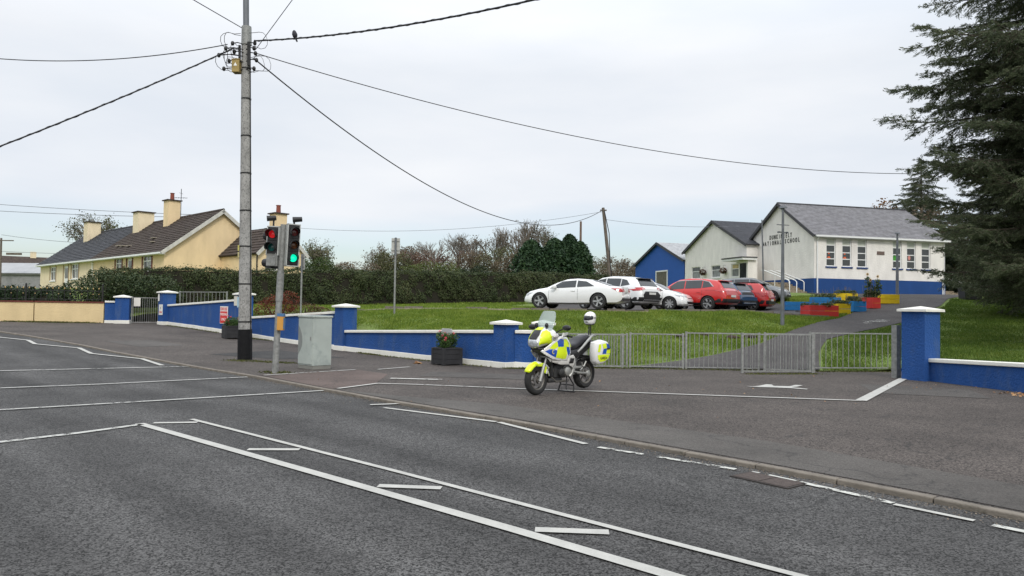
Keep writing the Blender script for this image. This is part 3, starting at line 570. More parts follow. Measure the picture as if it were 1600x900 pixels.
def planter(label, plabel, x, y, w, h, rz, tall):
    z = h_low(x, y); t = thing('planter', label, 'planter', (x, y, z), rz)
    m = M_('black stained wood', (.022, .022, .024, 1), .7, .3, 5, .2, 30)
    pb = None
    for s_ in range(4):
        M = Matrix.Rotation(s_*PI/2, 4, 'Z')
        for k in range(3):
            hh = (h-.07)/3
            pb = MB().box((0, -w/2+.02, .03+hh*(k+.5)), (w-.16, .022, hh-.008), M=M).build('plank', m, t)
        MB().box((w/2-.05, -w/2+.05, h/2-.005), (.1, .1, h-.01), M=M).build('corner_post', m, t, bevel=.006)
        MB().box((0, -w/2+.03, h-.02), (w-.2, .07, .045), M=M).build('rim', m, t, bevel=.006)
    MB().box((0, 0, h-.09), (w-.07, w-.07, .04)).build('soil', m_soil, t)
    f = thing('flowering_plant', plabel, 'plant', (x, y, z+h-.08), rz)
    cs = [(random.uniform(-.2, .2)*w*1.3, random.uniform(-.2, .2)*w*1.3, random.uniform(.12, .5)*tall, .17*w*1.5, .17*w*1.5, .16*tall) for _ in range(14)]
    cloud('foliage', 2600, blob(cs), .05, m_plant, f)
    sm = MB()
    for c in cs: sm.tube([(c[0]*.3, c[1]*.3, 0), (c[0], c[1], c[2])], .006, 4)
    sm.build('stems', m_bark, f)
    fl = [(c[0]+random.uniform(-.1, .1), c[1]+random.uniform(-.15, .05), c[2]+.17*tall+random.uniform(-.1, .06), .035, .035, .03) for c in cs[:9]]
    cloud('blossom', 260, blob(fl), .035, m_pink, f)
planter('black wooden planter box against the wall near the motorcycle', 'bushy geranium with pink blooms in the planter near the motorcycle', -1.85, 21.55, .66, .5, R(37), .85)
planter('black wooden planter box under the red and white sign', 'red and pink geraniums in the planter under the sign', -11.3, 30.35, .8, .52, R(30), .7)
# ================================================================== utility pole
up = thing('utility_pole', 'tall weathered utility pole with black painted foot and tangled cable brackets', 'utility pole', (-7.76, 21.78, 0)); up.rotation_euler = (0, R(-1.1), 0)
m_pole = M_('weathered pole', (.31, .305, .29, 1), .9, .25, 5, .4, 35, col2=(.15, .148, .143, 1), c2thr=(.5, .62), c2scale=26, streak=1.5)
MB().tube([(0, 0, -.2), (0, 0, 3), (0, 0, 6), (-.02, 0, 9.75)], [.19, .172, .148, .120], 16).build('shaft', m_pole, up, smooth=50)
MB().tube([(0, 0, -.2), (0, 0, .93)], [.207, .202], 16).build('painted_foot', M_('black bitumen', (.007, .007, .008, 1), .7, .3, 8, .6, 20, spec=.2, col2=(.03, .03, .03, 1), c2thr=(.6, .75)), up, smooth=50)
bd = None
for z_ in (1.15, 2.25, 3.35, 4.4, 5.5, 6.6, 7.7, 8.6): MB().lathe([(.188-.0072*z_, z_-.02), (.200-.0072*z_, z_-.02), (.200-.0072*z_, z_+.02), (.188-.0072*z_, z_+.02)], seg=16).build('steel_band', m_iron, up)
MB().tube([(-.0, -.03, 9.5), (-.03, -.03, 12.5)], .085, 10).build('top_tube', m_gpost, up, smooth=50)
MB().tube([(0, 0, 9.3), (0, 0, 9.85)], [.15, .14], 12).build('sleeve', m_galv, up, smooth=50)
bx = MB(); bx.box((0, 0, 0), (.22, .26, .36)).box((0, 0, .19), (.25, .29, .03)).build('junction_box', M_('yellowed box', (.30, .22, .08, 1), .7, .3, 8), up, loc=(-.24, -.1, 8.62), bevel=.01)
tri = MB(); tri.add([(-.05, -.135, -.0), (.05, -.135, 0), (0, -.135, .1)], [(0, 1, 2)]).build('warning_triangle', m_whp, bpy.data.objects['junction_box'])
MB().tube([(.19, -.05, 0), (.178, -.05, 2.5), (.155, -.05, 6), (.13, -.05, 9.2)], .015, 6).build('riser_cable', m_iron, up)
for k, (dx, dz) in enumerate([(-.55, 9.15), (-.35, 9.3), (-.75, 8.95), (-.6, 8.55), (.3, 9.3), (.32, 9.0), (.35, 8.8), (-.45, 8.78), (-.3, 9.05), (.28, 9.15), (.28, 8.55)]):
    br_ = MB().tube([(0, -.1, dz-.02), (dx*.6, -.15, dz+.03), (dx, -.16, dz)], .016, 5).build('bracket', m_iron, up)
    MB().ball((dx, -.16, dz), (.055, .055, .07), 8, 6).build('insulator', m_iron, br_)
for k in range(11):
    a0 = random.uniform(8.6, 9.4); sx = random.choice([-1, -1, 1]); w_ = random.uniform(.25, .75)*sx; pts = []
    for i in range(11):
        u_ = i/10; pts.append((sx*.12+w_*math.sin(u_*PI), -.2+.1*math.sin(u_*7), a0+(u_-.5)*random.uniform(.45, .7)+.08*math.cos(u_*9)))
    MB().tube(pts, .008, 4).build('looped_cable', m_wire, up)
mbx = MB().box((-.15, -.14, 9.0), (.06, .05, .5)).box((.12, -.14, 9.0), (.08, .05, .7)).build('clamp', m_iron, up)
for z_, c_ in ((3.3, (.5, .45, .12, 1)), (3.1, (.48, .42, .2, 1))): MB().box((-.16, -.12, z_), (.07, .02, .16), R(-50)).build('tag', M_('yellow tag', c_, .6), up)
MB().box((-.165, -.105, 1.72), (.012, .06, .3), R(-50)).build('torn_poster', M_('pale blue paper', (.35, .5, .6, 1), .8), up)
# ================================================================== wires
def wire(label, a, b, sag, r, mat=None, n=40, group='overhead cables', lash=0, name='overhead_cable'):
    mb = MB(); A, B = Vector(a), Vector(b); pts = []
    for i in range(n+1):
        u_ = i/n; p = A.lerp(B, u_); p.z -= sag*4*u_*(1-u_); pts.append(p-A)
    mb.tube(pts, r, 6)
    if lash:
        q = []
        for i in range(n*6+1):
            u_ = i/(n*6); p = (B-A)*u_; p.z -= sag*4*u_*(1-u_); w_ = i*.55; q.append(p+Vector((0, math.sin(w_)*r, math.cos(w_)*r)))
        mb.tube(q, r*.55, 4)
    o = mb.build(name, mat or m_wire, None, loc=a); return tag(o, label, 'cable', group)
PX, PY = -7.93, 21.6
wire('thin cable rising from the pole to the left edge just below the top', (PX-.5, PY, 9.25), (-16, 22.5, 9.04), .25, .014)
wire('thick bundled cable sweeping down from the pole to the left edge', (PX-.3, PY, 9.15), (-15.9, 17.4, 3.8), .15, .021, lash=1)
wire('thin cable going up and left from the top of the pole', (PX-.1, PY, 9.75), (-9.8, 16.5, 9.9), 0, .012)
wire('thin slanting cable going up and right from the pole', (PX+.32, PY, 9.1), (-5.3, 19.0, 10.2), 0, .011)
wire('thick lashed cable carrying the bird, running off at top right', (PX+.3, PY-.05, 9.35), (1.6, 14.6, 8.1), .22, .022, lash=1)
wire('long thin cable sagging from the pole to the big conifer', (PX+.35, PY, 9.0), (18.5, 32, 7.75), 1.0, .013)
wire('looping cable hanging from the pole to the leaning pole', (PX+.28, PY, 8.85), (7.05, 58, 9.45), 2.75, .02, n=60)
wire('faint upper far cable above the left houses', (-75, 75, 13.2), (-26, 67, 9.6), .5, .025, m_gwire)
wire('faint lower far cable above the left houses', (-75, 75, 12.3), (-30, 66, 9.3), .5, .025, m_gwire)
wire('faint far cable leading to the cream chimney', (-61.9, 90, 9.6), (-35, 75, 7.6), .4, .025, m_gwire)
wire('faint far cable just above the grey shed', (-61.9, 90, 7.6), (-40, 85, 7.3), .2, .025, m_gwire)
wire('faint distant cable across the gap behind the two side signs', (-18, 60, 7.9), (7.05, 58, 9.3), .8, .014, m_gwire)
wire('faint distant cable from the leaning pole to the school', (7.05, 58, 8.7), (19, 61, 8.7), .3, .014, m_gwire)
# bird on the cable
def wpt(a, b, sag, u_): p = Vector(a).lerp(Vector(b), u_); p.z -= sag*4*u_*(1-u_); return p
bp_ = wpt((PX+.3, PY-.05, 9.35), (1.6, 14.6, 8.1), .22, .165)
m_bird = M_('dark feathers', (.02, .02, .028, 1), .7, .3, 30)
bt = thing('bird', 'small dark bird perched on the thick lashed cable', 'bird', bp_, R(150))
MB().tube([(-.02, 0, .0), (-.01, 0, .05), (.005, 0, .11), (.02, 0, .16), (.03, 0, .2), (.035, 0, .235)], [.02, .062, .075, .062, .05, .02], 10).build('body', m_bird, bt, smooth=80)
MB().tube([(-.0, 0, .06), (-.05, 0, -.02), (-.09, 0, -.1)], [.03, .028, .022], 5).build('tail', m_bird, bt)
MB().tube([(.06, 0, .205), (.10, 0, .2)], [.014, .002], 5).build('beak', m_iron, bt)
MB().tube([(0, .02, .06), (0, .02, .02)], .006, 4).tube([(0, -.02, .06), (0, -.02, .02)], .006, 4).build('feet', m_iron, bt)
# ================================================================== other poles, posts, signs seen from behind
def post_sign(label, x, y, h, pw, ph, rz):
    z = h_high(x, y); t = thing('road_sign', label, 'road sign', (x, y, z), rz)
    MB().tube([(0, 0, -.2), (0, 0, h)], .038, 8).build('post', m_galv, t, smooth=50)
    MB().box((0, .05, h-ph/2), (pw, .012, ph)).build('sign_back', M_('grey sign back', (.42, .42, .40, 1), .5, .15, 6, metal=.3), t)
    for q in (-.3, .3): MB().box((0, .03, h-ph/2+ph*q), (pw*.9, .03, .03)).build('bracket', m_galv, t)
    MB().tube([(0, -.0, h-ph-.1), (0, 0, h+.02)], .043, 8).build('clamp_sleeve', m_gpost, t)
post_sign('grey back of a rectangular sign on a post standing on the lawn before the hedge', -4.72, 30.0, 3.05, .34, .62, R(5))
post_sign('grey back of a sign on a post just right of the traffic light', -9.05, 32.0, 2.75, .28, .66, R(-40))
def lamp(label, x, y, h, rz, head=True, r=.075):
    z = h_high(x, y); t = thing('lamp_post', label, 'lamp post', (x, y, z), rz)
    MB().tube([(0, 0, -.2), (0, 0, 1.2), (0, 0, h)], [r*1.1, r, r*.62], 10).build('column', m_gpost, t, smooth=50)
    if head: MB().box((0, 0, h+.02), (.2, .3, .10), top=.7).build('floodlight', m_gpost, t, bevel=.01)
    return t
t = lamp('grey lamp post standing on the lawn in front of the school name', 10.9, 30.0, 4.75, R(20))
MB().box((0, 0, 4.05), (.6, .03, .03)).box((0, 0, 3.75), (.36, .04, .04)).box((-.2, 0, 3.75), (.07, .1, .06)).box((.2, 0, 3.75), (.07, .1, .06)).build('cross_bar', m_gpost, t)
lamp('grey lamp post in front of the right hand school windows', 23.8, 46.0, 3.9, R(10), r=.09)
def tpole(label, x, y, z0, top, r, mat, cat='pole', name='telegraph_pole'):
    t = thing(name, label, cat, (x, y, z0)); MB().tube([(0, 0, -.5), ((top[0]-x)*.5, (top[1]-y)*.5, (top[2]-z0)*.5), (top[0]-x, top[1]-y, top[2]-z0)], [r, r*.85, r*.7], 8).build('shaft', mat, t, smooth=50); return t
m_wpole = M_('grey wooden pole', (.13, .11, .09, 1), .9, .3, 5)
t = tpole('leaning wooden telegraph pole rising behind the white cars', 7.85, 58, 2.4, (7.02, 58, 9.6), .16, m_wpole)
MB().tube([(-.75, -.1, 7.0), (-.35, -.1, 5.2), (-.25, -.1, 3), (-.05, -.15, 1.2)], .035, 5).build('hanging_cable', m_wire, t)
MB().box((-.8, 0, 7.0), (.5, .12, .1)).build('crossarm', m_wpole, t)
tpole('short straight wooden pole above the dark green trees', 6.85, 75, 3, (6.85, 75, 10.5), .15, M_('brown pole', (.15, .10, .075, 1), .9, .2))
t = tpole('far wooden pole with crossarm at the left edge of the picture', -61.9, 90, 3, (-61.9, 90, 9.2), .16, m_wpole)
MB().box((.5, 0, 5.9), (2.0, .12, .12)).build('crossarm', m_wpole, t); MB().box((1.6, 0, 4.3), (1.8, .2, .25)).build('lamp_arm', m_wpole, t)
tpole('slim grey flagpole beside the school gable', 16.9, 50, 3.0, (16.75, 50, 7.85), .06, m_gpost, 'pole', 'flagpole')
# ================================================================== traffic light
tl = thing('traffic_light', 'leaning traffic light with a lit green lamp and a lit red lamp', 'traffic light', (-5.71, 18.1, 0))
tl.rotation_euler = (0, R(1.9), 0)
MB().tube([(0, 0, -.1), (0, 0, 1.9), (0, 0, 3.62)], [.076, .073, .066], 14).build('pole', m_galv, tl, smooth=50)
MB().tube([(0, 0, 1.75), (0, 0, 2.45)], .084, 14).build('sleeve', m_galv, tl, smooth=50)
m_hblk = M_('signal black', (.014, .014, .015, 1), .5, .2, 9)
m_gshell = M_('signal grey shell', (.42, .43, .41, 1), .5, .12, 9)
def lens(parent, x, z, col, em, M, r=.092):
    m = M_('lens', col, .25, .1, 20, emit=em, coat=.5); m.name = 'signal lens'
    MB().lathe([(0, -.135), (r*.6, -.13), (r, -.115)], (x, 0, z), 'Y', 16, M).build('lens', m, parent, smooth=60)
    # tunnel visor, open below
    vs = []; fs = []; n_ = 14
    for i in range(n_+1):
        w_ = R(-35)+i*R(250)/n_; d0 = .30 if True else .2
        dep = .05+.15*max(0, math.sin(w_*.5+PI/4*0+R(35)*.5))**.6
        for rr_, yy in ((r+.012, -.11), (r+.012, -.11-dep), (r+.022, -.11-dep), (r+.022, -.11)): vs.append((x+rr_*math.cos(w_), yy, z+rr_*math.sin(w_)))
    for i in range(n_):
        for k in range(4): fs.append((i*4+k, (i+1)*4+k, (i+1)*4+(k+1) % 4, i*4+(k+1) % 4))
    MB().add(vs, fs, M).build('visor', m_hblk, parent)
def head(M, zc, n, cols, lab):
    h_ = n*.315+.04; x = 0
    o = MB().box((0, .02, zc), (.26, .2, h_), M=M).build('signal_head', m_hblk, tl, bevel=.01)
    MB().box((-.142, .02, zc), (.024, .2, h_+.04), M=M).box((.142, .02, zc), (.024, .2, h_+.04), M=M).box((0, .02, zc+h_/2+.012), (.308, .2, .024), M=M).box((0, .02, zc-h_/2-.012), (.308, .2, .024), M=M).build('shell', m_gshell, tl)
    for k in range(n):
        z = zc+(n-1)*.315/2-k*.315; c, e = cols[k]
        MB().box((0, -.085, z), (.25, .012, .3), M=M).build('lamp_door', m_hblk, o, bevel=.004)
        lens(o, 0, z, c, e, M)
# three-aspect head turned to the right, two-aspect head turned to the left
Mr = Matrix.Translation((.26, -.03, 0)) @ Matrix.Rotation(R(30), 4, 'Z')
head(Mr, 3.12, 3, [((.10, .006, .008, 1), 0), ((.12, .035, .006, 1), 0), ((.0, .75, .42, 1), 1.1)], 'r')
Ml = Matrix.Translation((-.19, -.06, 0)) @ Matrix.Rotation(R(-5), 4, 'Z')
head(Ml, 3.2, 2, [((.62, .01, .015, 1), .35), ((.005, .09, .085, 1), 0)], 'l')
MB().box((0, .05, 2.76), (.27, .26, .34), M=Ml).box((.1, -.1, 2.76), (.02, .03, .3), M=Ml).build('control_box', m_galv, tl, bevel=.01)
Mb = Matrix.Translation((-.3, .22, 0)) @ Matrix.Rotation(R(-120), 4, 'Z')
MB().box((0, .06, 3.02), (.30, .16, .95), M=Mb).build('rear_head', m_hblk, tl)
for z in (3.34, 2.68): MB().tube([(0, -.02, z), (0, -.26, z)], [.11, .1], 12, False, ).build('rear_visor', m_hblk, tl).matrix_local = Mb
MB().box((.17, 0, 3.47), (.42, .05, .04)).box((.17, 0, 2.66), (.42, .05, .04)).box((-.13, 0, 3.45), (.25, .04, .04)).box((-.13, 0, 2.9), (.25, .04, .04)).build('bracket', m_galv, tl)
for px_, pz, dx in ((-.24, 3.72, -.05), (.26, 3.72, .08)):
    MB().tube([(px_, 0, 3.5), (px_, 0, pz)], .022, 6).tube([(px_+dx-.1, -.06, pz+.02), (px_+dx+.1, .02, pz+.05)], [.07, .06], 10).build('detector', m_hblk, tl, smooth=50)
pbx = MB().box((.1, -.09, 1.22), (.15, .13, .34)).build('push_button_box', M_('orange yellow box', (.50, .25, .05, 1), .5, .15), tl, bevel=.008)
MB().box((.1, -.09, 1.42), (.16, .14, .07)).box((.183, -.09, 1.22), (.012, .10, .26)).build('button_panel', M_('blue grey panel', (.06, .15, .3, 1), .4, .1), pbx)
# ================================================================== roadside cabinet
cb = thing('roadside_cabinet', 'tall grey green metal equipment cabinet with a curved darker patch, before the blue wall', 'cabinet', (-5.16, 19.62, 0), R(-43))
m_cab = M_('cabinet grey', (.37, .41, .38, 1), .55, .08, 3, col2=(.30, .34, .32, 1), c2thr=(.55, .6), c2scale=.9)
MB().box((0, 0, .055), (.68, .54, .11)).build('base', M_('cabinet plinth', (.2, .2, .18, 1), .8), cb)
MB().box((0, 0, .72), (.70, .56, 1.24)).build('body', m_cab, cb, bevel=.008)
MB().box((0, 0, 1.365), (.75, .61, .05)).build('lid', m_cab, cb, bevel=.012)
for s_ in (0,): d_ = MB().box((s_, -.286, .72), (.66, .014, 1.17)).build('door', m_cab, cb, bevel=.004)
MB().box((.27, -.30, .8), (.03, .02, .1)).build('handle', m_galv, d_)
# boundary between repainted and old paint on the door
vs = [(0, 0, 0)]
sp = [(.0, .35)]+[(-.22*math.sin(u_*PI)**1.3-.02*math.sin(u_*9), .35+u_*.8) for u_ in [i/14 for i in range(1, 14)]]+[(0, 1.15)]
MB().prism([(-a_, b_) for a_, b_ in sp], .003, Matrix(((1, 0, 0, -.33), (0, 0, -1, -.2932), (0, 1, 0, 0), (0, 0, 0, 1)))).build('paint_patch', M_('older cabinet paint', (.20, .215, .205, 1), .6, .1, 6), cb)
# ================================================================== buildings
def wall_holes(mb, L0, L1, z0, z1, holes, T, reveal=.14):
    xs = sorted({L0, L1, *[h[0] for h in holes], *[h[1] for h in holes]}); zs = sorted({z0, z1, *[h[2] for h in holes], *[h[3] for h in holes]})
    for i in range(len(xs)-1):
        for j in range(len(zs)-1):
            cx, cz = (xs[i]+xs[i+1])/2, (zs[j]+zs[j+1])/2
            if any(h[0] < cx < h[1] and h[2] < cz < h[3] for h in holes): continue
            mb.face([T(xs[i], zs[j], 0), T(xs[i+1], zs[j], 0), T(xs[i+1], zs[j+1], 0), T(xs[i], zs[j+1], 0)])
    for a, b, c, d in holes:
        for p, q in (((a, c), (b, c)), ((b, c), (b, d)), ((b, d), (a, d)), ((a, d), (a, c))):
            mb.face([T(*p, 0), T(*q, 0), T(*q, reveal), T(*p, reveal)])
def shaped_box(mb, T, a0, a1, b0, b1, c0, c1):
    vs = [T(a, b, c) for a in (a0, a1) for b in (b0, b1) for c in (c0, c1)]
    mb.add(vs, [(0, 1, 3, 2), (4, 6, 7, 5), (0, 4, 5, 1), (2, 3, 7, 6), (0, 2, 6, 4), (1, 5, 7, 3)])
def window(parent, T, a0, a1, b0, b1, rows=(), cols=(), sill=None, glass=None, depth=.1, fr=.055, panes=None, mat=None):
    """window with frame, one pane object per light, sill"""
    mb = MB(); mat = mat or m_pvc
    shaped_box(mb, T, a0, a0+fr, b0, b1, depth-.04, depth+.03); shaped_box(mb, T, a1-fr, a1, b0, b1, depth-.04, depth+.03)
    shaped_box(mb, T, a0+fr, a1-fr, b0, b0+fr, depth-.04, depth+.03); shaped_box(mb, T, a0+fr, a1-fr, b1-fr, b1, depth-.04, depth+.03)
    w = mb.build('window', mat, parent)
    rs = [b0+fr]+[b0+(b1-b0)*r for r in rows]+[b1-fr]; cs_ = [a0+fr]+[a0+(a1-a0)*c for c in cols]+[a1-fr]
    mb = MB()
    for r in rs[1:-1]: shaped_box(mb, T, a0+fr, a1-fr, r-fr*.45, r+fr*.45, depth-.035, depth+.03)
    for c in cs_[1:-1]: shaped_box(mb, T, c-fr*.4, c+fr*.4, b0+fr, b1-fr, depth-.032, depth+.03)
    if rows or cols: mb.build('glazing_bar', mat, w)
    k = 0
    for j in range(len(rs)-1):
        for i in range(len(cs_)-1):
            mb = MB(); shaped_box(mb, T, cs_[i], cs_[i+1], rs[j], rs[j+1], depth, depth+.02); g = glass
            if panes: g = panes[k % len(panes)]
            mb.build('pane', g or m_glass, w); k += 1
    if sill:
        mb = MB(); shaped_box(mb, T, a0-.07, a1+.07, b0-.1, b0-.003, -.07, depth); mb.build('sill', sill, w)
    return w
def slates(name, mat, parent, T, L0, L1, S, cw=.3, ch=.25, thick=.012, keep=None, jit=.004):
    """courses of overlapping slates on a roof plane; T(along, up-slope, out)"""
    mb = MB(); n = int(S/ch)
    for j in range(n+1):
        s0 = j*ch; s1 = min(S, s0+ch*1.15)
        if s0 >= S-.02: break
        x = L0-(cw/2 if j % 2 else 0)
        while x < L1:
            a, b = max(L0, x+.004), min(L1, x+cw-.004); x += cw
            if b-a < .03: continue
            if keep and not keep((a+b)/2, s0+ch/2): continue
            t = thick*2+random.uniform(0, jit); q = random.uniform(0, jit)
            mb.face([T(a, s0+q, t), T(b, s0+q, t), T(b, s1, thick*.4), T(a, s1, thick*.4)]); mb.face([T(a, s0+q, 0), T(b, s0+q, 0), T(b, s0+q, t), T(a, s0+q, t)])
    o = mb.build(name, mat, parent); o['kind'] = 'stuff'; return o
def slab(name, mat, parent, T, L0, L1, S, th=.1):
    mb = MB(); shaped_box(mb, T, L0, L1, 0, S, -th, 0); return mb.build(name, mat, parent)
# ------------------------------------------------------------------ school, main block
S_ = thing('school_building', 'white school building with blue plinth, grey slate roof and its name on the gable', 'school', (21.1, 52, 3.0), R(14.66))
LX, DY, EV, RG_ = 11.12, 8.1, 4.12, 6.72
Tf = lambda a, b, c: (a, c, b)                # long face looking at the road
Tg = lambda a, b, c: (c, a, b)                # gable face (x = 0)
WN = [(.97, 1.75), (2.28, 3.06), (3.55, 4.34), (6.55, 7.32), (7.77, 8.55), (9.06, 9.84)]
mb = MB(); wall_holes(mb, 0, LX, 1.07, EV, [(a, b, 1.93, 3.93) for a, b in WN], Tf, .16)
mb.face([(LX, 0, 1.07), (LX, DY, 1.07), (LX, DY, EV), (LX, 0, EV)]); mb.face([(LX, 0, EV), (LX, DY, EV), (LX, DY/2, RG_)])
mb.face([(0, 0, 1.07), (0, DY, 1.07), (0, DY, EV), (0, DY/2, RG_), (0, 0, EV)]); mb.face([(0, DY, 0), (LX, DY, 0), (LX, DY, EV), (0, DY, EV)])
mb.build('wall', m_swht, S_)
MB().box2((-.03, -.03, -.6), (LX+.03, DY+.02, 1.06)).build('plinth', m_schbl, S_)
fig = [None, M_('orange paper figure', (.75, .13, .03, 1), .7, .2, 9), M_('green paper', (.12, .55, .08, 1), .7, .1), M_('pink paper', (.6, .25, .22, 1), .7, .2, 9)]
for k, (a, b) in enumerate(WN):
    w = window(S_, Tf, a, b, 1.93, 3.93, rows=(.27, .5, .75), sill=m_bprint if False else M_('navy sill', (.02, .05, .17, 1), .7), panes=[m_glass, m_glass, m_glass, m_blind], depth=.10, fr=.07)
    f_ = {0: 1, 1: 1, 3: 2, 4: 3}.get(k)
    if f_:
        c = (a+b)/2-.1; mb = MB()
        if f_ == 1: mb.ball((c, .105, 2.86), (.10, .008, .09), 10, 6).box((c, .105, 2.66), (.20, .012, .26), top=.6).box((c-.09, .105, 2.52), (.07, .012, .1)).box((c+.09, .105, 2.52), (.07, .012, .1))
        elif f_ == 2: mb.box((c-.05, .105, 2.68), (.34, .01, .36))
        else: mb.ball((c, .105, 2.74), (.13, .01, .2), 10, 8).box((c, .105, 2.5), (.2, .01, .06))
        mb.build('paper_figure', fig[f_], w)
    if k in (0, 1, 2, 3): MB().box((b-.17, .132, 2.6), (.17, .012, 1.0)).build('curtain', M_('pale curtain', (.25, .24, .18, 1), .8), w)
pq = MB().box((5.5, -.02, 3.0), (.62, .04, .24)).build('plaque', M_('bronze plaque', (.14, .10, .085, 1), .6), S_)
hw = DY/2+.28; rise = (RG_-EV)/(DY/2)
sl = math.hypot(hw, hw*rise); cs_, sn_ = hw/sl, hw*rise/sl
Z0 = EV-.28*rise+.14
def roofT(sign_):
    if sign_ > 0: return lambda a, s, o: (a, -.28+s*cs_-o*sn_, Z0+s*sn_+o*cs_)
    return lambda a, s, o: (a, DY+.28-s*cs_+o*sn_, Z0+s*sn_+o*cs_)
for g in (1, -1):
    rf = slab('roof', m_verge, S_, roofT(g), -.22, LX+.22, sl, .11)
    if g > 0: slates('slate', m_gslate, rf, roofT(g), -.2, LX+.2, sl, .34, .235, keep=None)
MB().box((LX/2, DY/2, Z0+sl*sn_+.02), (LX+.44, .2, .07)).build('ridge_tile', m_verge, S_)
for g in (1, -1):                        # dark barge boards on the gable
    T = roofT(g); mb = MB(); shaped_box(mb, T, -.262, -.225, -.02, sl+.02, -.18, .02); mb.build('barge_board', m_verge, S_)
MB().box2((-.1, -.37, Z0-.12), (LX+.2, -.26, Z0+.0)).build('gutter', m_pvc, S_)
MB().box2((0, -.255, Z0-.16), (LX, -.01, Z0-.125)).build('soffit', m_pvc, S_)
MB().tube([(.16, -.32, Z0-.12), (.2, -.07, Z0-.42), (.2, -.08, 0)], .05, 8).build('downpipe', m_pvc, S_)
MB().tube([(LX-.25, -.08, 1.35), (LX-.25, -.08, 0)], .05, 8).build('downpipe', m_pvc, S_)
MB().tube([(LX-.07, -.05, Z0-.2), (LX-.07, -.05, .0)], .025, 6).build('conduit', m_pvc, S_)
def gable_text(s, y0, y1, zc, size):
    L_ = y0-y1; n = len(s)
    for i, ch in enumerate(s):
        if ch == ' ': continue
        y = y0-L_*(i+.5)/n
        o = text(ch, S_, (-.015, y, zc), size*1.15, m_blkp, rot=(PI/2, 0, -PI/2), depth=.012, name='letter', bold=.006, sx=.62)
gable_text('DUNKINEELY', 5.35, 2.5, 4.33, .40); gable_text('NATIONAL SCHOOL', 6.3, 1.55, 3.98-.08, .40)
# stone steps and rails at the gable
sp_ = thing('stone_steps', 'stone steps rising along the school gable between white handrails', 'steps', (21.1, 52, 3.0), R(14.66))
m_stone = M_('rubble stone', (.30, .25, .18, 1), .9, .3, 6, 1, 14, col2=(.14, .12, .09, 1), c2thr=(.5, .6), c2scale=7)
for k in range(6): MB().box2((-1.6, .7+k*.42, -.4), (-.05, .7+(k+1)*.42-.01, .14*(k+1))).build('step', m_stone, sp_)
MB().box2((-1.6, .7+6*.42, -.4), (-.05, 7.4, .86)).build('landing', m_stone, sp_)
for k in range(8): MB().box2((-1.85, .6+k*.5, -.4), (-1.61, .6+(k+1)*.5-.02, .12+.11*k)).build('stone', m_stone, sp_)
def handrail(label, pts, feet):
    o = pts[0]; t = thing('handrail', label, 'handrail', o)
    MB().tube([Vector(p)-Vector(o) for p in pts], .032, 8).build('rail', m_pvc, t, smooth=60)
    for a, b in feet: MB().tube([Vector(a)-Vector(o), Vector(b)-Vector(o)], .03, 8).build('post', m_pvc, t, smooth=60)
def Sx(x, y, z):
    a = R(14.66); return (21.1+x*math.cos(a)-y*math.sin(a), 52+x*math.sin(a)+y*math.cos(a), 3+z)
for lab, xx in (('outer white handrail beside the steps at the school gable', -1.65), ('middle white handrail on the gable steps', -.9), ('inner white handrail close to the gable wall', -.12)):
    dy = {-1.65: .0, -.9: .25, -.12: .5}[xx]
    P = [Sx(xx, .45+dy, .0), Sx(xx, .45+dy, .80), Sx(xx, .62+dy, .92), Sx(xx, 3.6+dy, 1.75), Sx(xx, 3.9+dy, 1.75)]
    handrail(lab, P, [(Sx(xx, 2.2+dy, .3), Sx(xx, 2.2+dy, 1.36))])
# right-hand steps
sp2 = thing('stone_steps', 'stone steps at the right hand end of the school', 'steps', (21.1, 52, 3.0), R(14.66))
for k in range(5): MB().box2((LX+.06, -.3+k*.4, -.3), (LX+2.0-k*.35, 1.9, .14*(k+1)-.003*k)).build('step', m_stone, sp2)
for lab, yy in (('front white handrail on the right hand school steps', -.35), ('rear white handrail on the right hand school steps', .5)):
    e = .0 if yy < 0 else .75
    P = [Sx(LX+.1, yy, 1.35+e*.2), Sx(LX+.5, yy, 1.3+e*.2), Sx(LX+1.55+e, yy, .78), Sx(LX+1.62+e, yy, .70), Sx(LX+1.62+e, yy, -.05)]
    handrail(lab, P, [])
# ------------------------------------------------------------------ school, middle wing (gable parallel to the first)
def block(name, label, cat, x0, y0, y1, L, ev, rg, wm, rm, holes, sl_mat, split=None):
    """gable face on the plane x = x0 of the school frame, from y0 to y1, roof running L away in +x"""
    t = thing(name, label, cat, (21.1, 52, 3.0), R(14.66)); ym = (y0+y1)/2
    T = lambda a, b, c: (x0+c, a, b)
    mb = MB(); wall_holes(mb, y0, y1, -.6, ev, holes, T); mb.face([(x0, y0, ev), (x0, y1, ev), (x0, ym, rg)])
    mb.face([(x0, y0, -.6), (x0+L, y0, -.6), (x0+L, y0, ev), (x0, y0, ev)]); mb.face([(x0, y1, -.6), (x0+L, y1, -.6), (x0+L, y1, ev), (x0, y1, ev)])
    mb.face([(x0+L, y0, -.6), (x0+L, y1, -.6), (x0+L, y1, ev), (x0+L, ym, rg), (x0+L, y0, ev)]); mb.build('wall', wm, t)
    ri = (rg-ev)/(ym-y0); ov = .25; h_ = ym-y0+ov; s = math.hypot(h_, h_*ri); c_, n_ = h_/s, h_*ri/s; z0 = ev-ov*ri+.12
    for g in (1, -1):
        Tr = (lambda a, q, o: (x0+a, y0-ov+q*c_-o*n_, z0+q*n_+o*c_)) if g > 0 else (lambda a, q, o: (x0+a, y1+ov-q*c_+o*n_, z0+q*n_+o*c_))
        rf = slab('roof', rm, t, Tr, -.2, L, s, .1)
        if g > 0 and sl_mat: slates('slate', sl_mat, rf, Tr, -.18, L, s, .4, .3)
        mb = MB(); shaped_box(mb, Tr, -.25, -.21, -.02, s+.02, -.2, .02); mb.build('barge_board', rm, t)
    return t, T
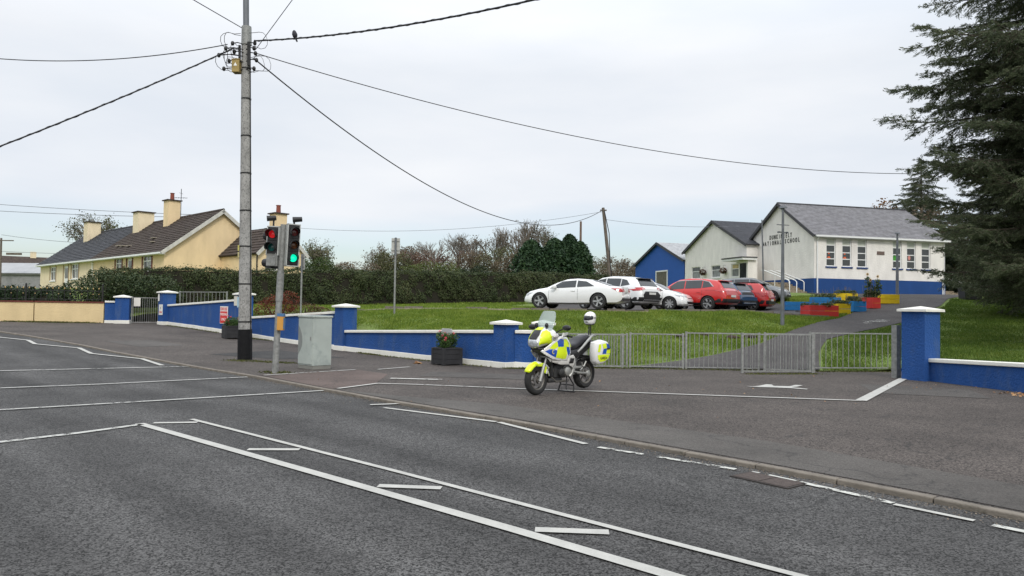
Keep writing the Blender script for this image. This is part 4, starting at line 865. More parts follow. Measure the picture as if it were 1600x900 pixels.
mw, Tm = block('school_wing', 'white middle wing of the school with three windows and a porch', 'school wing', -1.0, 6.9, 17.0, 12, 3.95, 6.25, m_swht, m_verge,
    [(7.9, 9.15, 1.45, 2.5), (10.85, 12.3, 1.5, 2.52), (14.2, 15.75, 1.5, 2.55), (6.95, 7.75, .2, 2.5)], m_dslate)
warm = M_('pane coloured as lit ceiling', (.45, .36, .16, 1), .2, .3, 9)  # indoor light put into the pane colour, no ceiling is modelled
window(mw, Tm, 7.9, 9.15, 1.45, 2.5, rows=(.62,), sill=m_pvc, panes=[m_glassl, warm]); window(mw, Tm, 10.85, 12.3, 1.5, 2.52, rows=(.62,), sill=m_pvc, panes=[m_glassl, m_glass]); window(mw, Tm, 14.2, 15.75, 1.5, 2.55, rows=(.62,), sill=m_pvc, panes=[m_glassl, m_glass])
mb = MB(); shaped_box(mb, Tm, 6.95, 7.75, .2, 2.5, .06, .1); dr = mb.build('door', m_pvc, mw); mb = MB(); shaped_box(mb, Tm, 7.05, 7.65, .5, 2.3, .04, .07); mb.build('pane', m_glassl, dr)
MB().box2((-2.3, 5.4, 2.62), (-1.02, 8.35, 2.78)).build('porch_roof', m_pvc, mw); MB().box2((-2.36, 5.35, 2.785), (-1.02, 8.4, 2.86)).build('porch_roof_felt', m_verge, mw)
MB().box2((-1.7, 5.6, -.3), (-.9, 6.88, 2.6)).build('porch_wall', m_swht, mw); mb = MB(); shaped_box(mb, Tm, 5.8, 6.7, .4, 2.4, -.72, -.705); mb.build('porch_pane', m_glass, mw)
for y_ in (13.3, 9.95):
    c = Sx(-1.25, y_, 1.95); hb = thing('hanging_basket', 'russet hanging basket on the white wing, '+('between the left and middle windows' if y_ > 12 else 'between the middle and right windows'), 'hanging basket', c)
    MB().lathe([(0, -.2), (.14, -.14), (.22, 0), (.0, .02)], seg=12).build('basket', m_bark, hb); MB().tube([(.2, 0, .5), (0, 0, .5), (0, 0, .02)], .012, 4).build('bracket', m_iron, hb)
    cloud('foliage', 420, blob([(0, 0, .05, .32, .32, .28)]), .09, leafmat('russet leaves', (.05, .025, .015, 1), (.12, .05, .03, 1), (.16, .12, .05, 1), 7), hb)
MB().box((0, 0, 0), (1.6, .6, .05)).build('skylight', m_pvc, mw, loc=(4.5, 9.0, 5.35)).rotation_euler = (R(24), 0, 0)
bs, Tb = block('blue_shed', 'bright blue gabled shed beyond the white wing', 'shed', -1.0, 17.2, 28.0, 12, 3.3, 5.25, M_('shed blue', (.015, .09, .36, 1), .7, .06, 2, .5, 16), m_verge, [(20.6, 22.9, -.2, 2.42)], M_('zinc roof', (.36, .37, .38, 1), .5, .2, 2))
mb = MB(); shaped_box(mb, Tb, 20.6, 22.9, -.2, 2.42, .02, .1); d_ = mb.build('door', M_('brown grey door', (.12, .115, .09, 1), .7, .15), bs)
mb = MB(); shaped_box(mb, Tb, 20.45, 20.6, -.2, 2.55, -.05, .1); shaped_box(mb, Tb, 22.9, 23.05, -.2, 2.55, -.05, .1); shaped_box(mb, Tb, 20.6, 22.9, 2.42, 2.55, -.05, .1); mb.build('door_frame', m_pvc, bs)
for k in range(6): mb = MB(); shaped_box(mb, Tb, 20.62+k*.38, 20.62+k*.38+.35, -.2, 2.4, .0, .02); mb.build('plank', M_('door plank', (.13, .12, .095, 1), .8, .25, 4) if k == 0 else bpy.data.materials['door plank'], d_)
# ------------------------------------------------------------------ bungalows on the left
HA = math.atan2(.71, .7)
Hp = lambda x, y, z: (-23.4+x*math.cos(HA)-y*math.sin(HA), 50+x*math.sin(HA)+y*math.cos(HA), z)
def bungalow(label, y0, y1, wm, rm, wins, trim, fascia=m_pvc, full=True):
    t = thing('bungalow', label, 'house', (-23.4, 50, 2.6), HA); ev, rg, Wd = 2.62, 5.62, 7.8
    T = lambda a, b, c: (c, a, b)
    holes = [(a, b, c, d) for a, b, c, d, *_ in wins]
    mb = MB(); wall_holes(mb, y0, y1, -.5, ev, holes, T, .12)
    for yy in (y0, y1): mb.face([(0, yy, -.5), (Wd, yy, -.5), (Wd, yy, ev), (Wd/2, yy, rg), (0, yy, ev)])
    mb.face([(Wd, y0, -.5), (Wd, y1, -.5), (Wd, y1, ev), (Wd, y0, ev)]); mb.build('wall', wm, t)
    for a, b, c, d, kind in wins:
        if kind == 'door':
            mb = MB(); shaped_box(mb, T, a, b, c, d, .05, .1); dr = mb.build('door', m_pvc, t); mb = MB(); shaped_box(mb, T, a+.2, b-.2, c+1.1, d-.2, .035, .06); mb.build('pane', m_glass, dr)
        else: window(t, T, a, b, c, d, rows=(.66,), cols=(.5,), sill=m_pvc, depth=.08, fr=.08, panes=[m_glassl, m_glass])
        for q in ((a-.24, a-.003), (b+.003, b+.24)): mb = MB(); shaped_box(mb, T, q[0], q[1], c-.1, min(ev-.05, d+.1), -.02, .005); mb.build('painted_reveal', trim, t)
    ov = .32; ri = (rg-ev)/(Wd/2); h_ = Wd/2+ov; s = math.hypot(h_, h_*ri); c_, n_ = h_/s, h_*ri/s; z0 = ev-ov*ri+.1
    e0, e1 = (y0-.22, y1) if y0 < 1 else (y0, y1+.22)
    for g in (1, -1):
        Tr = (lambda a, q, o: (-ov+q*c_-o*n_, a, z0+q*n_+o*c_)) if g > 0 else (lambda a, q, o: (Wd+ov-q*c_+o*n_, a, z0+q*n_+o*c_))
        rf = slab('roof', rm, t, Tr, e0, e1, s, .1)
        if g > 0: slates('tile', rm, rf, Tr, e0, e1, s, .36, .30, .02, jit=.02)
        ee = e0-.02 if y0 < 1 else e1+.02; mb = MB(); shaped_box(mb, Tr, ee-.02, ee+.02, -.02, s, -.22, .02); mb.build('barge_board', M_('weathered white board', (.52, .51, .47, 1), .7, .2), t)
    mb = MB(); n = int((e1-e0)/.45)
    for k in range(n): mb.lathe([(.10, 0), (.10, .43)], (Wd/2, e0+k*.45, z0+s*n_), 'Y', 8)
    o = mb.build('ridge_tile', rm, t); o['kind'] = 'stuff'
    MB().box2((-.44, e0, z0-.13), (-.33, e1, z0-.01)).build('gutter', fascia, t); MB().box2((-.32, e0, z0-.16), (-.01, e1, z0-.13)).build('soffit', m_pvc, t)
    return t
m_terr = M_('terracotta', (.22, .06, .04, 1), .8, .2, 9)
def chimney(t, x, y, zb, zt, w, mat, pot=True, cap=m_btile):
    c = MB().box2((x-w/2, y-w/2, zb), (x+w/2, y+w/2, zt)).build('chimney', mat, t)
    MB().box((x, y, zt+.04), (w+.22, w+.22, .08)).build('cap', cap, c)
    if pot: MB().lathe([(.16, 0), (.14, .5), (.17, .52), (.17, .56), (.11, .56)], (x, y, zt+.08), seg=12).build('chimney_pot', m_terr, c, smooth=50)
    return c
hy = bungalow('yellow rendered bungalow with moss stained brown tiled roof', 0, 14.8, m_yell, m_btile, [(2.3, 3.9, 1.2, 2.38, 'w'), (6.1, 7.1, .1, 2.3, 'door'), (8.3, 9.6, 1.2, 2.38, 'w')], m_brown)
chimney(hy, 3.3, 7.6, 3.8, 6.95, .92, m_yell); cm_ = chimney(hy, 3.3, 13.6, 3.8, 6.5, 1.25, m_cream, False)
for y_, x_ in ((4.4, .9), (5.6, 1.4), (9.0, .8), (10.6, .9), (12, 1.0)): MB().box((x_, y_, 2.62+x_*.77+.14), (.5, .55, .05)).build('cement_patch', M_('cement', (.34, .3, .24, 1), .9, .2), hy)
hc = bungalow('cream rendered bungalow with newer dark slate roof', 14.82, 31.0, m_cream, m_dslate, [(18.95, 20.9, 1.0, 2.3, 'w'), (21.9, 23.2, 0, 2.2, 'door'), (25.8, 27.5, .95, 2.2, 'w')], M_('cream reveal', (.3, .22, .13, 1), .8))
cc_ = chimney(hc, 3.1, 26.4, 3.8, 6.55, 1.15, m_cream, False); MB().lathe([(.12, 0), (.12, .3)], (3.1, 26.4, 6.6), seg=8).build('cowl', m_galv, cc_)
MB().tube([(-.38, 14.9, 2.45), (-.1, 14.9, 2.2), (-.06, 14.9, 0)], .05, 6).build('downpipe', m_pvc, hc)
# wing against the yellow gable
wg = thing('house_extension', 'yellow gabled extension with brown roof behind the traffic light', 'house extension', (-23.4, 50, 2.6), HA)
xa, xb, L_, ev, rg = 3.9, 7.35, 5.5, 2.5, 4.25; xm = (xa+xb)/2
T = lambda a, b, c: (a, -L_+c, b)
mb = MB(); wall_holes(mb, xa, xb, -.5, ev, [(4.45, 5.35, 1.28, 2.15)], T, .12); mb.face([(xa, -L_, ev), (xb, -L_, ev), (xm, -L_, rg)])
mb.face([(xa, -L_, -.5), (xa, -.01, -.5), (xa, -.01, ev), (xa, -L_, ev)]); mb.face([(xb, -L_, -.5), (xb, -.01, -.5), (xb, -.01, ev), (xb, -L_, ev)]); mb.build('wall', m_yell, wg)
window(wg, T, 4.45, 5.35, 1.28, 2.15, cols=(.5,), sill=m_brown, depth=.08, fr=.08)
T2 = lambda a, b, c: (xa+c, a, b)
ov = .2; ri = (rg-ev)/(xm-xa); h_ = xm-xa+ov; s = math.hypot(h_, h_*ri); c2_, n2_ = h_/s, h_*ri/s; z0 = ev-ov*ri+.1
for g in (1, -1):
    Tr = (lambda a, q, o: (xa-ov+q*c2_-o*n2_, a, z0+q*n2_+o*c2_)) if g > 0 else (lambda a, q, o: (xb+ov-q*c2_+o*n2_, a, z0+q*n2_+o*c2_))
    rf = slab('roof', m_btile, wg, Tr, -L_-.2, -.02, s, .1); slates('tile', m_btile, rf, Tr, -L_-.2, -.02, s, .36, .3, .02, jit=.02)
    mb = MB(); shaped_box(mb, Tr, -L_-.24, -L_-.2, -.02, s, -.2, .02); mb.build('barge_board', bpy.data.materials['weathered white board'], wg)
chimney(wg, xm+.25, -L_+1.1, 3.6, 5.25, .85, m_yell)
MB().tube([(xa-.08, -L_-.06, 2.3), (xa-.08, -L_-.06, 0)], .045, 6).build('downpipe', m_iron, wg)
# television aerial
ta = thing('television_aerial', 'thin television aerial mast beside the near chimney', 'aerial', Hp(3.7, 6.9, 8.3))
MB().tube([(0, 0, -.4), (0, 0, 2.2)], .025, 5).build('mast', m_iron, ta); MB().tube([(-.6, 0, 1.5), (.5, 0, 1.5)], .014, 4).build('boom', m_iron, ta)
for k in range(5): MB().tube([(-.5+k*.2, -.25, 1.5), (-.5+k*.2, .25, 1.5)], .01, 4).build('element', m_iron, ta)
MB().tube([(0, -.35, 1.85), (0, .35, 1.85)], .012, 4).build('element', m_iron, ta)
# far shed and house at the left edge
fs_ = thing('farm_shed', 'long grey roofed shed behind the garden at the far left', 'shed', (-66, 93, 3.0), R(-8))
MB().box2((-9, -.3, 1.9), (9, 0, 2.1)).box2((-9, 0, -.5), (9, 6, 2.0)).build('wall', M_('shed wall', (.25, .25, .25, 1), .8, .15), fs_)
mb = MB(); mb.add([(-9.3, -.4, 2.05), (9.3, -.4, 2.05), (9.3, 3.2, 3.5), (-9.3, 3.2, 3.5), (9.3, 6.6, 2.05), (-9.3, 6.6, 2.05)], [(0, 1, 2, 3), (3, 2, 4, 5)]); mb.build('roof', M_('fibre cement roof', (.33, .34, .35, 1), .8, .1, 1), fs_)
fh = thing('distant_house', 'small cream gabled house peeping above the grey shed', 'house', (-76, 118, 3), R(35))
MB().box2((-4, -3, 0), (4, 3, 3.6)).build('wall', m_cream, fh)
mb = MB(); mb.add([(-4.2, -3.3, 3.5), (4.2, -3.3, 3.5), (4.2, 0, 5.6), (-4.2, 0, 5.6), (4.2, 3.3, 3.5), (-4.2, 3.3, 3.5)], [(0, 1, 2, 3), (3, 2, 4, 5)]); mb.build('roof', m_btile, fh)
mb = MB(); mb.face([(4, -3, 3.6), (4, 3, 3.6), (4, 0, 5.4)]); mb.build('gable', m_cream, fh); MB().box((0, 0, 5.9), (.8, .8, 1.0)).build('chimney', m_cream, fh)
# ================================================================== raised beds
m_bedc = {'red': M_('red fence paint', (.52, .035, .03, 1), .7, .12, 3), 'yellow': M_('yellow fence paint', (.68, .48, .012, 1), .7, .12, 3), 'blue': M_('light blue fence paint', (.02, .19, .48, 1), .7, .12, 3)}
m_herb = leafmat('herb leaves', (.03, .05, .015, 1), (.08, .11, .04, 1), (.16, .17, .09, 1), 5)
def bed(label, x, y, w, l, h, rz, c, plants=None, ph=.35, pm=None):
    z = h_high(x, y); t = thing('raised_bed', label, 'raised bed', (x, y, z), rz)
    for k in range(2):
        hh = h/2
        for s_ in (-1, 1):
            MB().box((0, s_*(l/2-.025), hh*(k+.5)), (w, .05, hh-.012)).build('plank', m_bedc[c], t, bevel=.005); MB().box((s_*(w/2-.025), 0, hh*(k+.5)), (.05, l-.104, hh-.012)).build('plank', m_bedc[c], t, bevel=.005)
    MB().box((0, 0, h-.09), (w-.11, l-.11, .06)).build('soil', m_soil, t)
    if plants:
        f = thing('bed_plants', plants, 'plants', (x, y, z+h-.06), rz); cs = [(random.uniform(-.42, .42)*w, random.uniform(-.4, .4)*l, ph*.3, .2, .2, ph*.5) for _ in range(10)]
        cloud('foliage', 1100, blob(cs), .08, pm or m_herb, f); sm = MB()
        for k in range(16):
            q = (random.uniform(-.45, .45)*w, random.uniform(-.4, .4)*l); sm.tube([(q[0], q[1], 0), (q[0]+random.uniform(-.12, .12), q[1], ph*random.uniform(.8, 1.6))], .008, 3)
        sm.build('stalks', m_bark2, f)
bed('red raised bed nearest the road on the lawn', 14.0, 33.9, 1.45, .75, .50, R(12), 'red', 'low green plants in the nearest red bed', .22)
bed('yellow raised bed behind the nearest red one', 15.75, 36.0, .85, .8, .50, R(25), 'yellow', 'wispy plants in the front yellow bed', .3)
bed('light blue raised bed in the middle of the row beside the path', 17.1, 37.3, .9, .8, .52, R(25), 'blue', 'straggly plants in the middle blue bed', .4)
bed('small red raised bed holding the tall sunflowers', 18.55, 38.6, .62, .8, .56, R(25), 'red', 'brown seed heads in the small red bed', .6)
bed('bright yellow raised bed at the far end beside the path', 20.3, 40.6, 1.25, .8, .5, R(5), 'yellow')
bed('yellow raised bed half hidden behind the sunflowers', 18.6, 41.6, 1.1, .7, .5, R(5), 'yellow', 'pale stems in the hidden yellow bed', .3)
bed('long light blue raised bed at the back left of the lawn', 15.1, 39.2, 1.4, .8, .45, R(-12), 'blue')
bed('long light blue raised bed at the back centre of the lawn', 17.0, 40.4, 1.4, .8, .47, R(-3), 'blue', 'thin stems growing in the back blue bed', .35)
tp = thing('black_sheet', 'crumpled black plastic sheet between the back blue beds', 'plastic sheet', (14.9, 36.6, h_high(14.9, 36.6)))
mb = MB()
gx = [[(i*.14-.9, j*.14-.3, .06*random.random()+.05) for i in range(14)] for j in range(5)]
for j in range(4):
    for i in range(13): mb.face([gx[j][i], gx[j][i+1], gx[j+1][i+1], gx[j+1][i]])
mb.build('sheet', m_black, tp, smooth=30)
sf = thing('sunflowers', 'tall sunflower clump with yellow heads in the small red bed', 'sunflowers', (18.65, 38.55, h_high(18.55, 38.6)+.5)); sf.scale = (.85, .85, .85)
m_sfl = leafmat('sunflower leaf', (.03, .055, .02, 1), (.07, .11, .04, 1), (.12, .15, .06, 1), 4)
for k, (dx, hh) in enumerate([(-.32, 1.45), (-.15, 1.1), (.3, 1.32), (.15, .8), (.42, .9)]):
    MB().tube([(dx*.5, 0, 0), (dx*.8, 0, hh*.5), (dx, 0, hh)], .014, 5).build('stem', m_sfl, sf)
    cloud('leaf', 130, blob([(dx, 0, hh*q, .17, .17, .1) for q in (.3, .5, .7, .85)]), .13, m_sfl, sf)
    if k in (0, 2, 1):
        a = MB()
        for p in range(13): w_ = p*2*PI/13; a.add([(0, -.02, 0), (.06*math.cos(w_-.2), -.03, .06*math.sin(w_-.2)), (.12*math.cos(w_), -.03, .12*math.sin(w_)), (.06*math.cos(w_+.2), -.03, .06*math.sin(w_+.2))], [(0, 1, 2, 3)])
        f_ = a.build('flower_head', M_('sunflower petal', (.6, .35, .02, 1), .7), sf, loc=(dx, -.04, hh+.04)); MB().ball((0, -.035, 0), (.045, .015, .045), 8, 6).build('seed_disc', m_bark, f_)
# black bin
bn = thing('grit_bin', 'black plastic bin with sloping lid standing on grass by the school', 'bin', (26.2, 42.6, h_high(26.2, 42.6)), R(-12))
mb = MB(); mb.prism([(-.42, .02), (.42, .02), (.46, .55), (.30, .82), (-.36, .90), (-.46, .6)], 1.05, Matrix.Translation((0, .5, 0)) @ Matrix.Rotation(PI/2, 4, 'X')).build('body', m_black, bn, bevel=.02)
MB().box((0, 0, .66), (.98, 1.1, .05)).build('lid_rim', m_black, bn, bevel=.01); MB().box((0, -.56, .5), (.3, .03, .06)).build('handle', m_iron, bn)
# ================================================================== vegetation
m_hedge = leafmat('hedge leaves', (.022, .036, .012, 1), (.055, .075, .026, 1), (.10, .105, .045, 1), .5, trans=.15)
m_core = M_('dark twigs', (.02, .018, .012, 1), 1, .3, 3)
def hedge(label, pts, width, ztop, per_m2, size, mat, parent_name='hedge', rough_=.12):
    """clipped hedge along a polyline; ztop(x, y) gives the height of its top"""
    t = thing(parent_name, label, 'hedge', (pts[0][0], pts[0][1], 0)); ox, oy = pts[0]
    P = [np.array(p, float) for p in pts]; C = []; Nn = []; core = MB()
    for i in range(len(P)-1):
        a, b = P[i], P[i+1]; L_ = np.linalg.norm(b-a); d = (b-a)/L_; n = np.array([d[1], -d[0]]); 
        if n[1] > 0: n = -n
        m_ = max(1, int(L_/2))
        for k in range(m_):
            p, q = a+d*L_*k/m_, a+d*L_*(k+1)/m_; zz = [(h_high(*p), ztop(*p)), (h_high(*q), ztop(*q))]; w = width/2-.12
            c = [p+n*w, q+n*w, q-n*w, p-n*w]; zl = [zz[0][0], zz[1][0], zz[1][0], zz[0][0]]; zh = [zz[0][1], zz[1][1], zz[1][1], zz[0][1]]
            core.add([(c[j][0]-ox, c[j][1]-oy, zl[j]-.2) for j in range(4)]+[(c[j][0]-ox, c[j][1]-oy, zh[j]-.14) for j in range(4)], [(0, 1, 5, 4), (1, 2, 6, 5), (2, 3, 7, 6), (3, 0, 4, 7), (4, 5, 6, 7)])
        H_ = 2.0; nf = int((L_+1)*H_*per_m2); u_ = rng.uniform(-.5, L_+.5, nf); xy = a+d*u_[:, None]
        zb = h_arr(xy[:, 0], xy[:, 1]); zt = np.array([ztop(x, y) for x, y in xy[::50]]).repeat(50)[:nf] if nf > 50 else np.array([ztop(x, y) for x, y in xy])
        zt = ztop(xy[:, 0], xy[:, 1]); v_ = rng.uniform(0, 1, nf); z = zb+.05+(zt-zb-.05)*v_
        bulge = .15*np.sin(u_*1.3+z*2)+.10*np.sin(u_*3.7-z*3.3)+.07*np.sin(u_*8.3+z*5)
        off = width/2+bulge+rng.normal(0, rough_*.55, nf)-.12*(v_ > .9)-.12*(v_ < .1)
        C.append(np.column_stack([xy[:, 0]+n[0]*off-ox, xy[:, 1]+n[1]*off-oy, z])); Nn.append(np.column_stack([np.full(nf, n[0]), np.full(nf, n[1]), np.full(nf, .3)])+rng.normal(0, .55, (nf, 3)))
        nt_ = int(L_*width*per_m2*.8); u_ = rng.uniform(0, L_, nt_); w_ = rng.uniform(-1, 1, nt_)*width/2; xy = a+d*u_[:, None]+n*w_[:, None]
        z = ztop(xy[:, 0], xy[:, 1])+rng.normal(0, rough_*.5, nt_)+.05*np.sin(u_*2.3)+np.where(rng.random(nt_) < .05, rng.uniform(.05, .28, nt_), 0)+.05*np.sin(u_*5.7+1)
        C.append(np.column_stack([xy[:, 0]-ox, xy[:, 1]-oy, z])); Nn.append(np.array([0, 0, 1])+rng.normal(0, .5, (nt_, 3)))
    C = np.concatenate(C); Nn = np.concatenate(Nn); v, f = quads(C, Nn, rng.uniform(size*.6, size*1.4, len(C)), .7)
    core.build('core', m_core, t); fast('foliage', v, f, mat, t); return t
zt_main = lambda x, y: 3.45+(np.asarray(x, float)+24)*.0245+.05*np.sin(np.asarray(x)*.9)+.035*np.sin(np.asarray(x)*2.3)
hedge('long clipped dark hedge running behind the lawn and the white cars', [(-23.0, 41.5), (-14.2, 45), (-9.6, 46.5), (-4.3, 50), (1.8, 53), (7.2, 57.5)], 1.3, zt_main, 560, .09, m_hedge)
hedge('low dark hedge behind the iron railings on the tan wall', [(-24.2, 40.5), (-34, 41.5)], 1.0, lambda x, y: 2.32+0*np.asarray(x, float)+.04*np.sin(np.asarray(x)*3), 300, .12, leafmat('dark hedge leaves', (.010, .022, .010, 1), (.022, .042, .016, 1), (.04, .055, .03, 1), .8, trans=.1))
def bush(label, x, y, spec, n, size, mat, cat='shrub', name='shrub', z=None, trunk=None, group=None):
    z = h_high(x, y) if z is None else z; t = thing(name, label, cat, (x, y, z), 0, group)
    cloud('foliage', n, blob(spec), size, mat, t); sm = MB()
    for c in spec[:8]: sm.tube([(c[0]*.2, c[1]*.2, -.2), (c[0]*.6, c[1]*.6, c[2]*.5), (c[0], c[1], c[2]+c[5]*.3)], [.06, .04, .015], 5)
    sm.build('stems', m_bark, t); return t
def clump(w, h, n, r, seed):
    q = random.Random(seed); return [(q.uniform(-w, w), q.uniform(-.6, .6)*w*.5, q.uniform(.15, .85)*h, r*q.uniform(.6, 1.2), r*q.uniform(.6, 1.2), r*q.uniform(.5, .9)) for _ in range(n)]
# large rounded end of the hedge at its left
bush('shaggy rounded bush at the left end of the long hedge', -21.6, 39.6, [(0, 0, 1.35, 1.5, 1.2, 1.0), (-1.4, 0, .9, 1.3, 1.1, .9), (1.0, .4, 1.3, 1.4, 1.1, .95), (-2.4, .3, .5, .9, .8, .7), (2.3, .9, 1.25, 1.3, 1.1, .95)], 9000, .13, leafmat('shaggy hedge leaves', (.016, .032, .012, 1), (.045, .068, .025, 1), (.085, .095, .05, 1), .9, trans=.15))
m_barb = leafmat('red barberry', (.07, .018, .012, 1), (.16, .035, .02, 1), (.24, .08, .035, 1), 2)
bush('red leaved shrub behind the blue wall just right of the utility pole', -10.3, 32.8, [(0, 0, .5, .75, .6, .55), (.5, 0, .7, .5, .5, .5), (-.5, .1, .35, .6, .5, .45)], 2600, .07, m_barb)
bush('low russet shrub behind the blue wall between the two posts', -9.3, 33.6, [(0, 0, .15, .8, .5, .35), (.6, 0, .1, .6, .4, .25)], 1500, .07, leafmat('russet shrub', (.06, .035, .02, 1), (.13, .07, .035, 1), (.13, .12, .05, 1), 2))
m_green = leafmat('mid green leaves', (.02, .04, .01, 1), (.05, .085, .02, 1), (.10, .13, .035, 1), .7); m_olive = leafmat('olive leaves', (.045, .052, .022, 1), (.10, .105, .045, 1), (.17, .165, .08, 1), .7)
m_rust = leafmat('rust leaves', (.07, .045, .035, 1), (.15, .092, .068, 1), (.20, .145, .095, 1), .6); m_brn = leafmat('brown autumn leaves', (.07, .055, .038, 1), (.15, .118, .078, 1), (.22, .18, .115, 1), .6)
m_dgr = leafmat('dark green leaves', (.010, .022, .010, 1), (.026, .045, .018, 1), (.05, .07, .03, 1), .7)
bw_ = [('round bright green bush behind the hedge right of the traffic light', 486, 60, 421, 402, 2.4, m_green), ('low brown bush behind the hedge left of the tall sign', 560, 72, 420, 405, 3.2, m_brn), ('olive bush directly behind the tall sign', 605, 74, 418, 392, 3.0, m_olive),
 ('rust coloured bush right of the tall sign', 640, 76, 420, 388, 3.2, m_rust), ('light green bush rising over the middle of the hedge', 672, 62, 424, 408, 2.8, leafmat('pale green leaves', (.05, .07, .02, 1), (.10, .13, .035, 1), (.16, .18, .06, 1), .8)), ('rusty red bush under the bare trees', 705, 78, 420, 384, 3.6, m_rust),
 ('brown bush under the leaning bare tree', 742, 76, 420, 388, 3.2, m_brn), ('mixed olive bush left of the dark green conifers', 778, 74, 420, 382, 3.2, m_olive), ('tangled brown bush touching the first dark green conifer', 802, 72, 422, 390, 2.4, m_brn),
 ('low brown thicket right of the dark green conifers', 940, 90, 425, 405, 3.4, m_brn), ('brown thicket left of the blue shed', 975, 92, 425, 403, 3.4, m_brn), ('greenish thicket just behind the last dark green conifer', 925, 94, 425, 396, 2.0, m_olive), ('dull green bush low behind the hedge', 523, 75, 420, 409, 3.0, m_olive),
 ('dark green bush low below the bare trees', 735, 64, 426, 416, 2.0, m_dgr)]
for i, (lab, px, Y, yb, yt, w, m) in enumerate(bw_):
    X = (px-800)/1164*Y; zt = 1.67+Y*(481+(px-800)*.015-yt)/1164; z0 = h_high(X, Y); h = zt-z0
    bush(lab, X, Y, clump(w*.62, h*.95, 12, w*.40, i)+[(0, 0, h*.5, w*.9, w*.5, h*.45)], int(7500), .15 if Y > 70 else .13, m, group='bushes behind the long hedge', z=z0)
def bare_tree(label, px, Y, ytop, seed, leaf=None, nleaf=0, spread=.42, name='bare_tree', depth=6, mat=None, group='bare trees behind the hedge', lean=0, wide=1.0):
    X = (px-800)/1164*Y; z0 = h_high(X, Y); H_ = 1.67+Y*(481+(px-800)*.015-ytop)/1164-z0; q = random.Random(seed)
    t = thing(name, label, 'tree', (X, Y, z0), 0, group); tr = MB(); cr = MB(); tips = []
    def grow(p, d, L_, r, k):
        mid = p+d*L_*.5+Vector((q.uniform(-1, 1), q.uniform(-1, 1), q.uniform(-.3, .5)))*L_*.08; e = p+d*L_+Vector((q.uniform(-1, 1), q.uniform(-1, 1), 0))*L_*.06
        (tr if k >= depth-1 else cr).tube([p, mid, e], [r, r*.85, r*.68], 5 if k > 3 else 3, False); tips.append(e)
        if k == 0: return
        for _ in range(3 if k > 1 else 2+(q.random() < .5)):
            ax = Vector((q.uniform(-1, 1), q.uniform(-1, 1), q.uniform(-.2, .2))).normalized(); nd = (Matrix.Rotation(q.uniform(.5, 1.25)*spread*1.1, 3, ax) @ d); nd.z += .10; nd.normalize()
            grow(e if _ < 2 else mid, nd, L_*q.uniform(.6, .82), r*.62, k-1)
    grow(Vector((0, 0, -.2)), Vector((lean, 0, 1)).normalized(), H_*.25, H_*.026, depth)
    zmax = max(p.z for p in tips); f = H_/zmax
    for m in (tr, cr): m.v = [(a*f*wide, b*f*wide, c*f) for a, b, c in m.v]
    tr.build('trunk', mat or m_bark2, t); c = cr.build('crown', mat or m_bark2, t)
    if leaf:
        T_ = np.array([(p.x*f*wide, p.y*f*wide, p.z*f) for p in tips]); T_ = T_[T_[:, 2] > H_*.45]; k = rng.choice(len(T_), nleaf); Cc = T_[k]+rng.normal(0, H_*.03, (nleaf, 3)); v, fc = quads(Cc, rng.normal(size=(nleaf, 3)), rng.uniform(.08, .2, nleaf)*Y/75, .8); fast('leaves', v, fc, leaf, c)
    return t
bare_tree('spreading half leafy tree right of the traffic light', 508, 78, 371, 3, m_olive, 2600, .6, depth=6, wide=1.7)
bare_tree('rounded tree behind the two bungalows, between the chimneys', 180, 95, 338, 5, m_olive, 4000, .5, 'leafy_tree', group='leafy trees')
bare_tree('fine twiggy bare tree at the left of the thicket', 590, 84, 388, 41, m_brn, 500, .45)
bare_tree('grey bare tree between the sign and the forked tree', 680, 84, 372, 44, None, 0, .42)
bare_tree('part leafy tree behind the tall sign', 608, 86, 381, 9, m_brn, 1500, .5)
bare_tree('thin leafy tree left of the bare pair', 652, 88, 384, 12, m_brn, 1800, .5)
bare_tree('bare leaning tree with forked top in the middle', 712, 80, 360, 15, None, 0, .42)
bare_tree('smaller bare tree with brownish leaves', 738, 82, 366, 18, m_brn, 700, .42)
bare_tree('tall bare tree first of the high group', 775, 84, 352, 21, m_brn, 250, .4)
bare_tree('tallest bare tree left of the dark green conifers', 812, 84, 342, 24, m_brn, 250, .4)
bare_tree('tall bare tree behind the first dark green conifer', 842, 86, 343, 27, m_brn, 300, .4)
bare_tree('bare tree with yellow leaves behind the dark green conifers', 860, 88, 352, 30, m_olive, 900, .42)
bare_tree('slight bare tree at the far left beyond the shed', 66, 110, 402, 33, None, 0, .45)
bare_tree('slight bare tree behind the cream brown thicket', 958, 98, 400, 36, m_brn, 1200, .5); bare_tree('leafless tree beside the blue shed', 985, 98, 402, 39, m_brn, 1000, .5)
m_cyp = leafmat('cypress foliage', (.010, .028, .012, 1), (.024, .055, .021, 1), (.05, .09, .035, 1), 1.6, trans=.08)
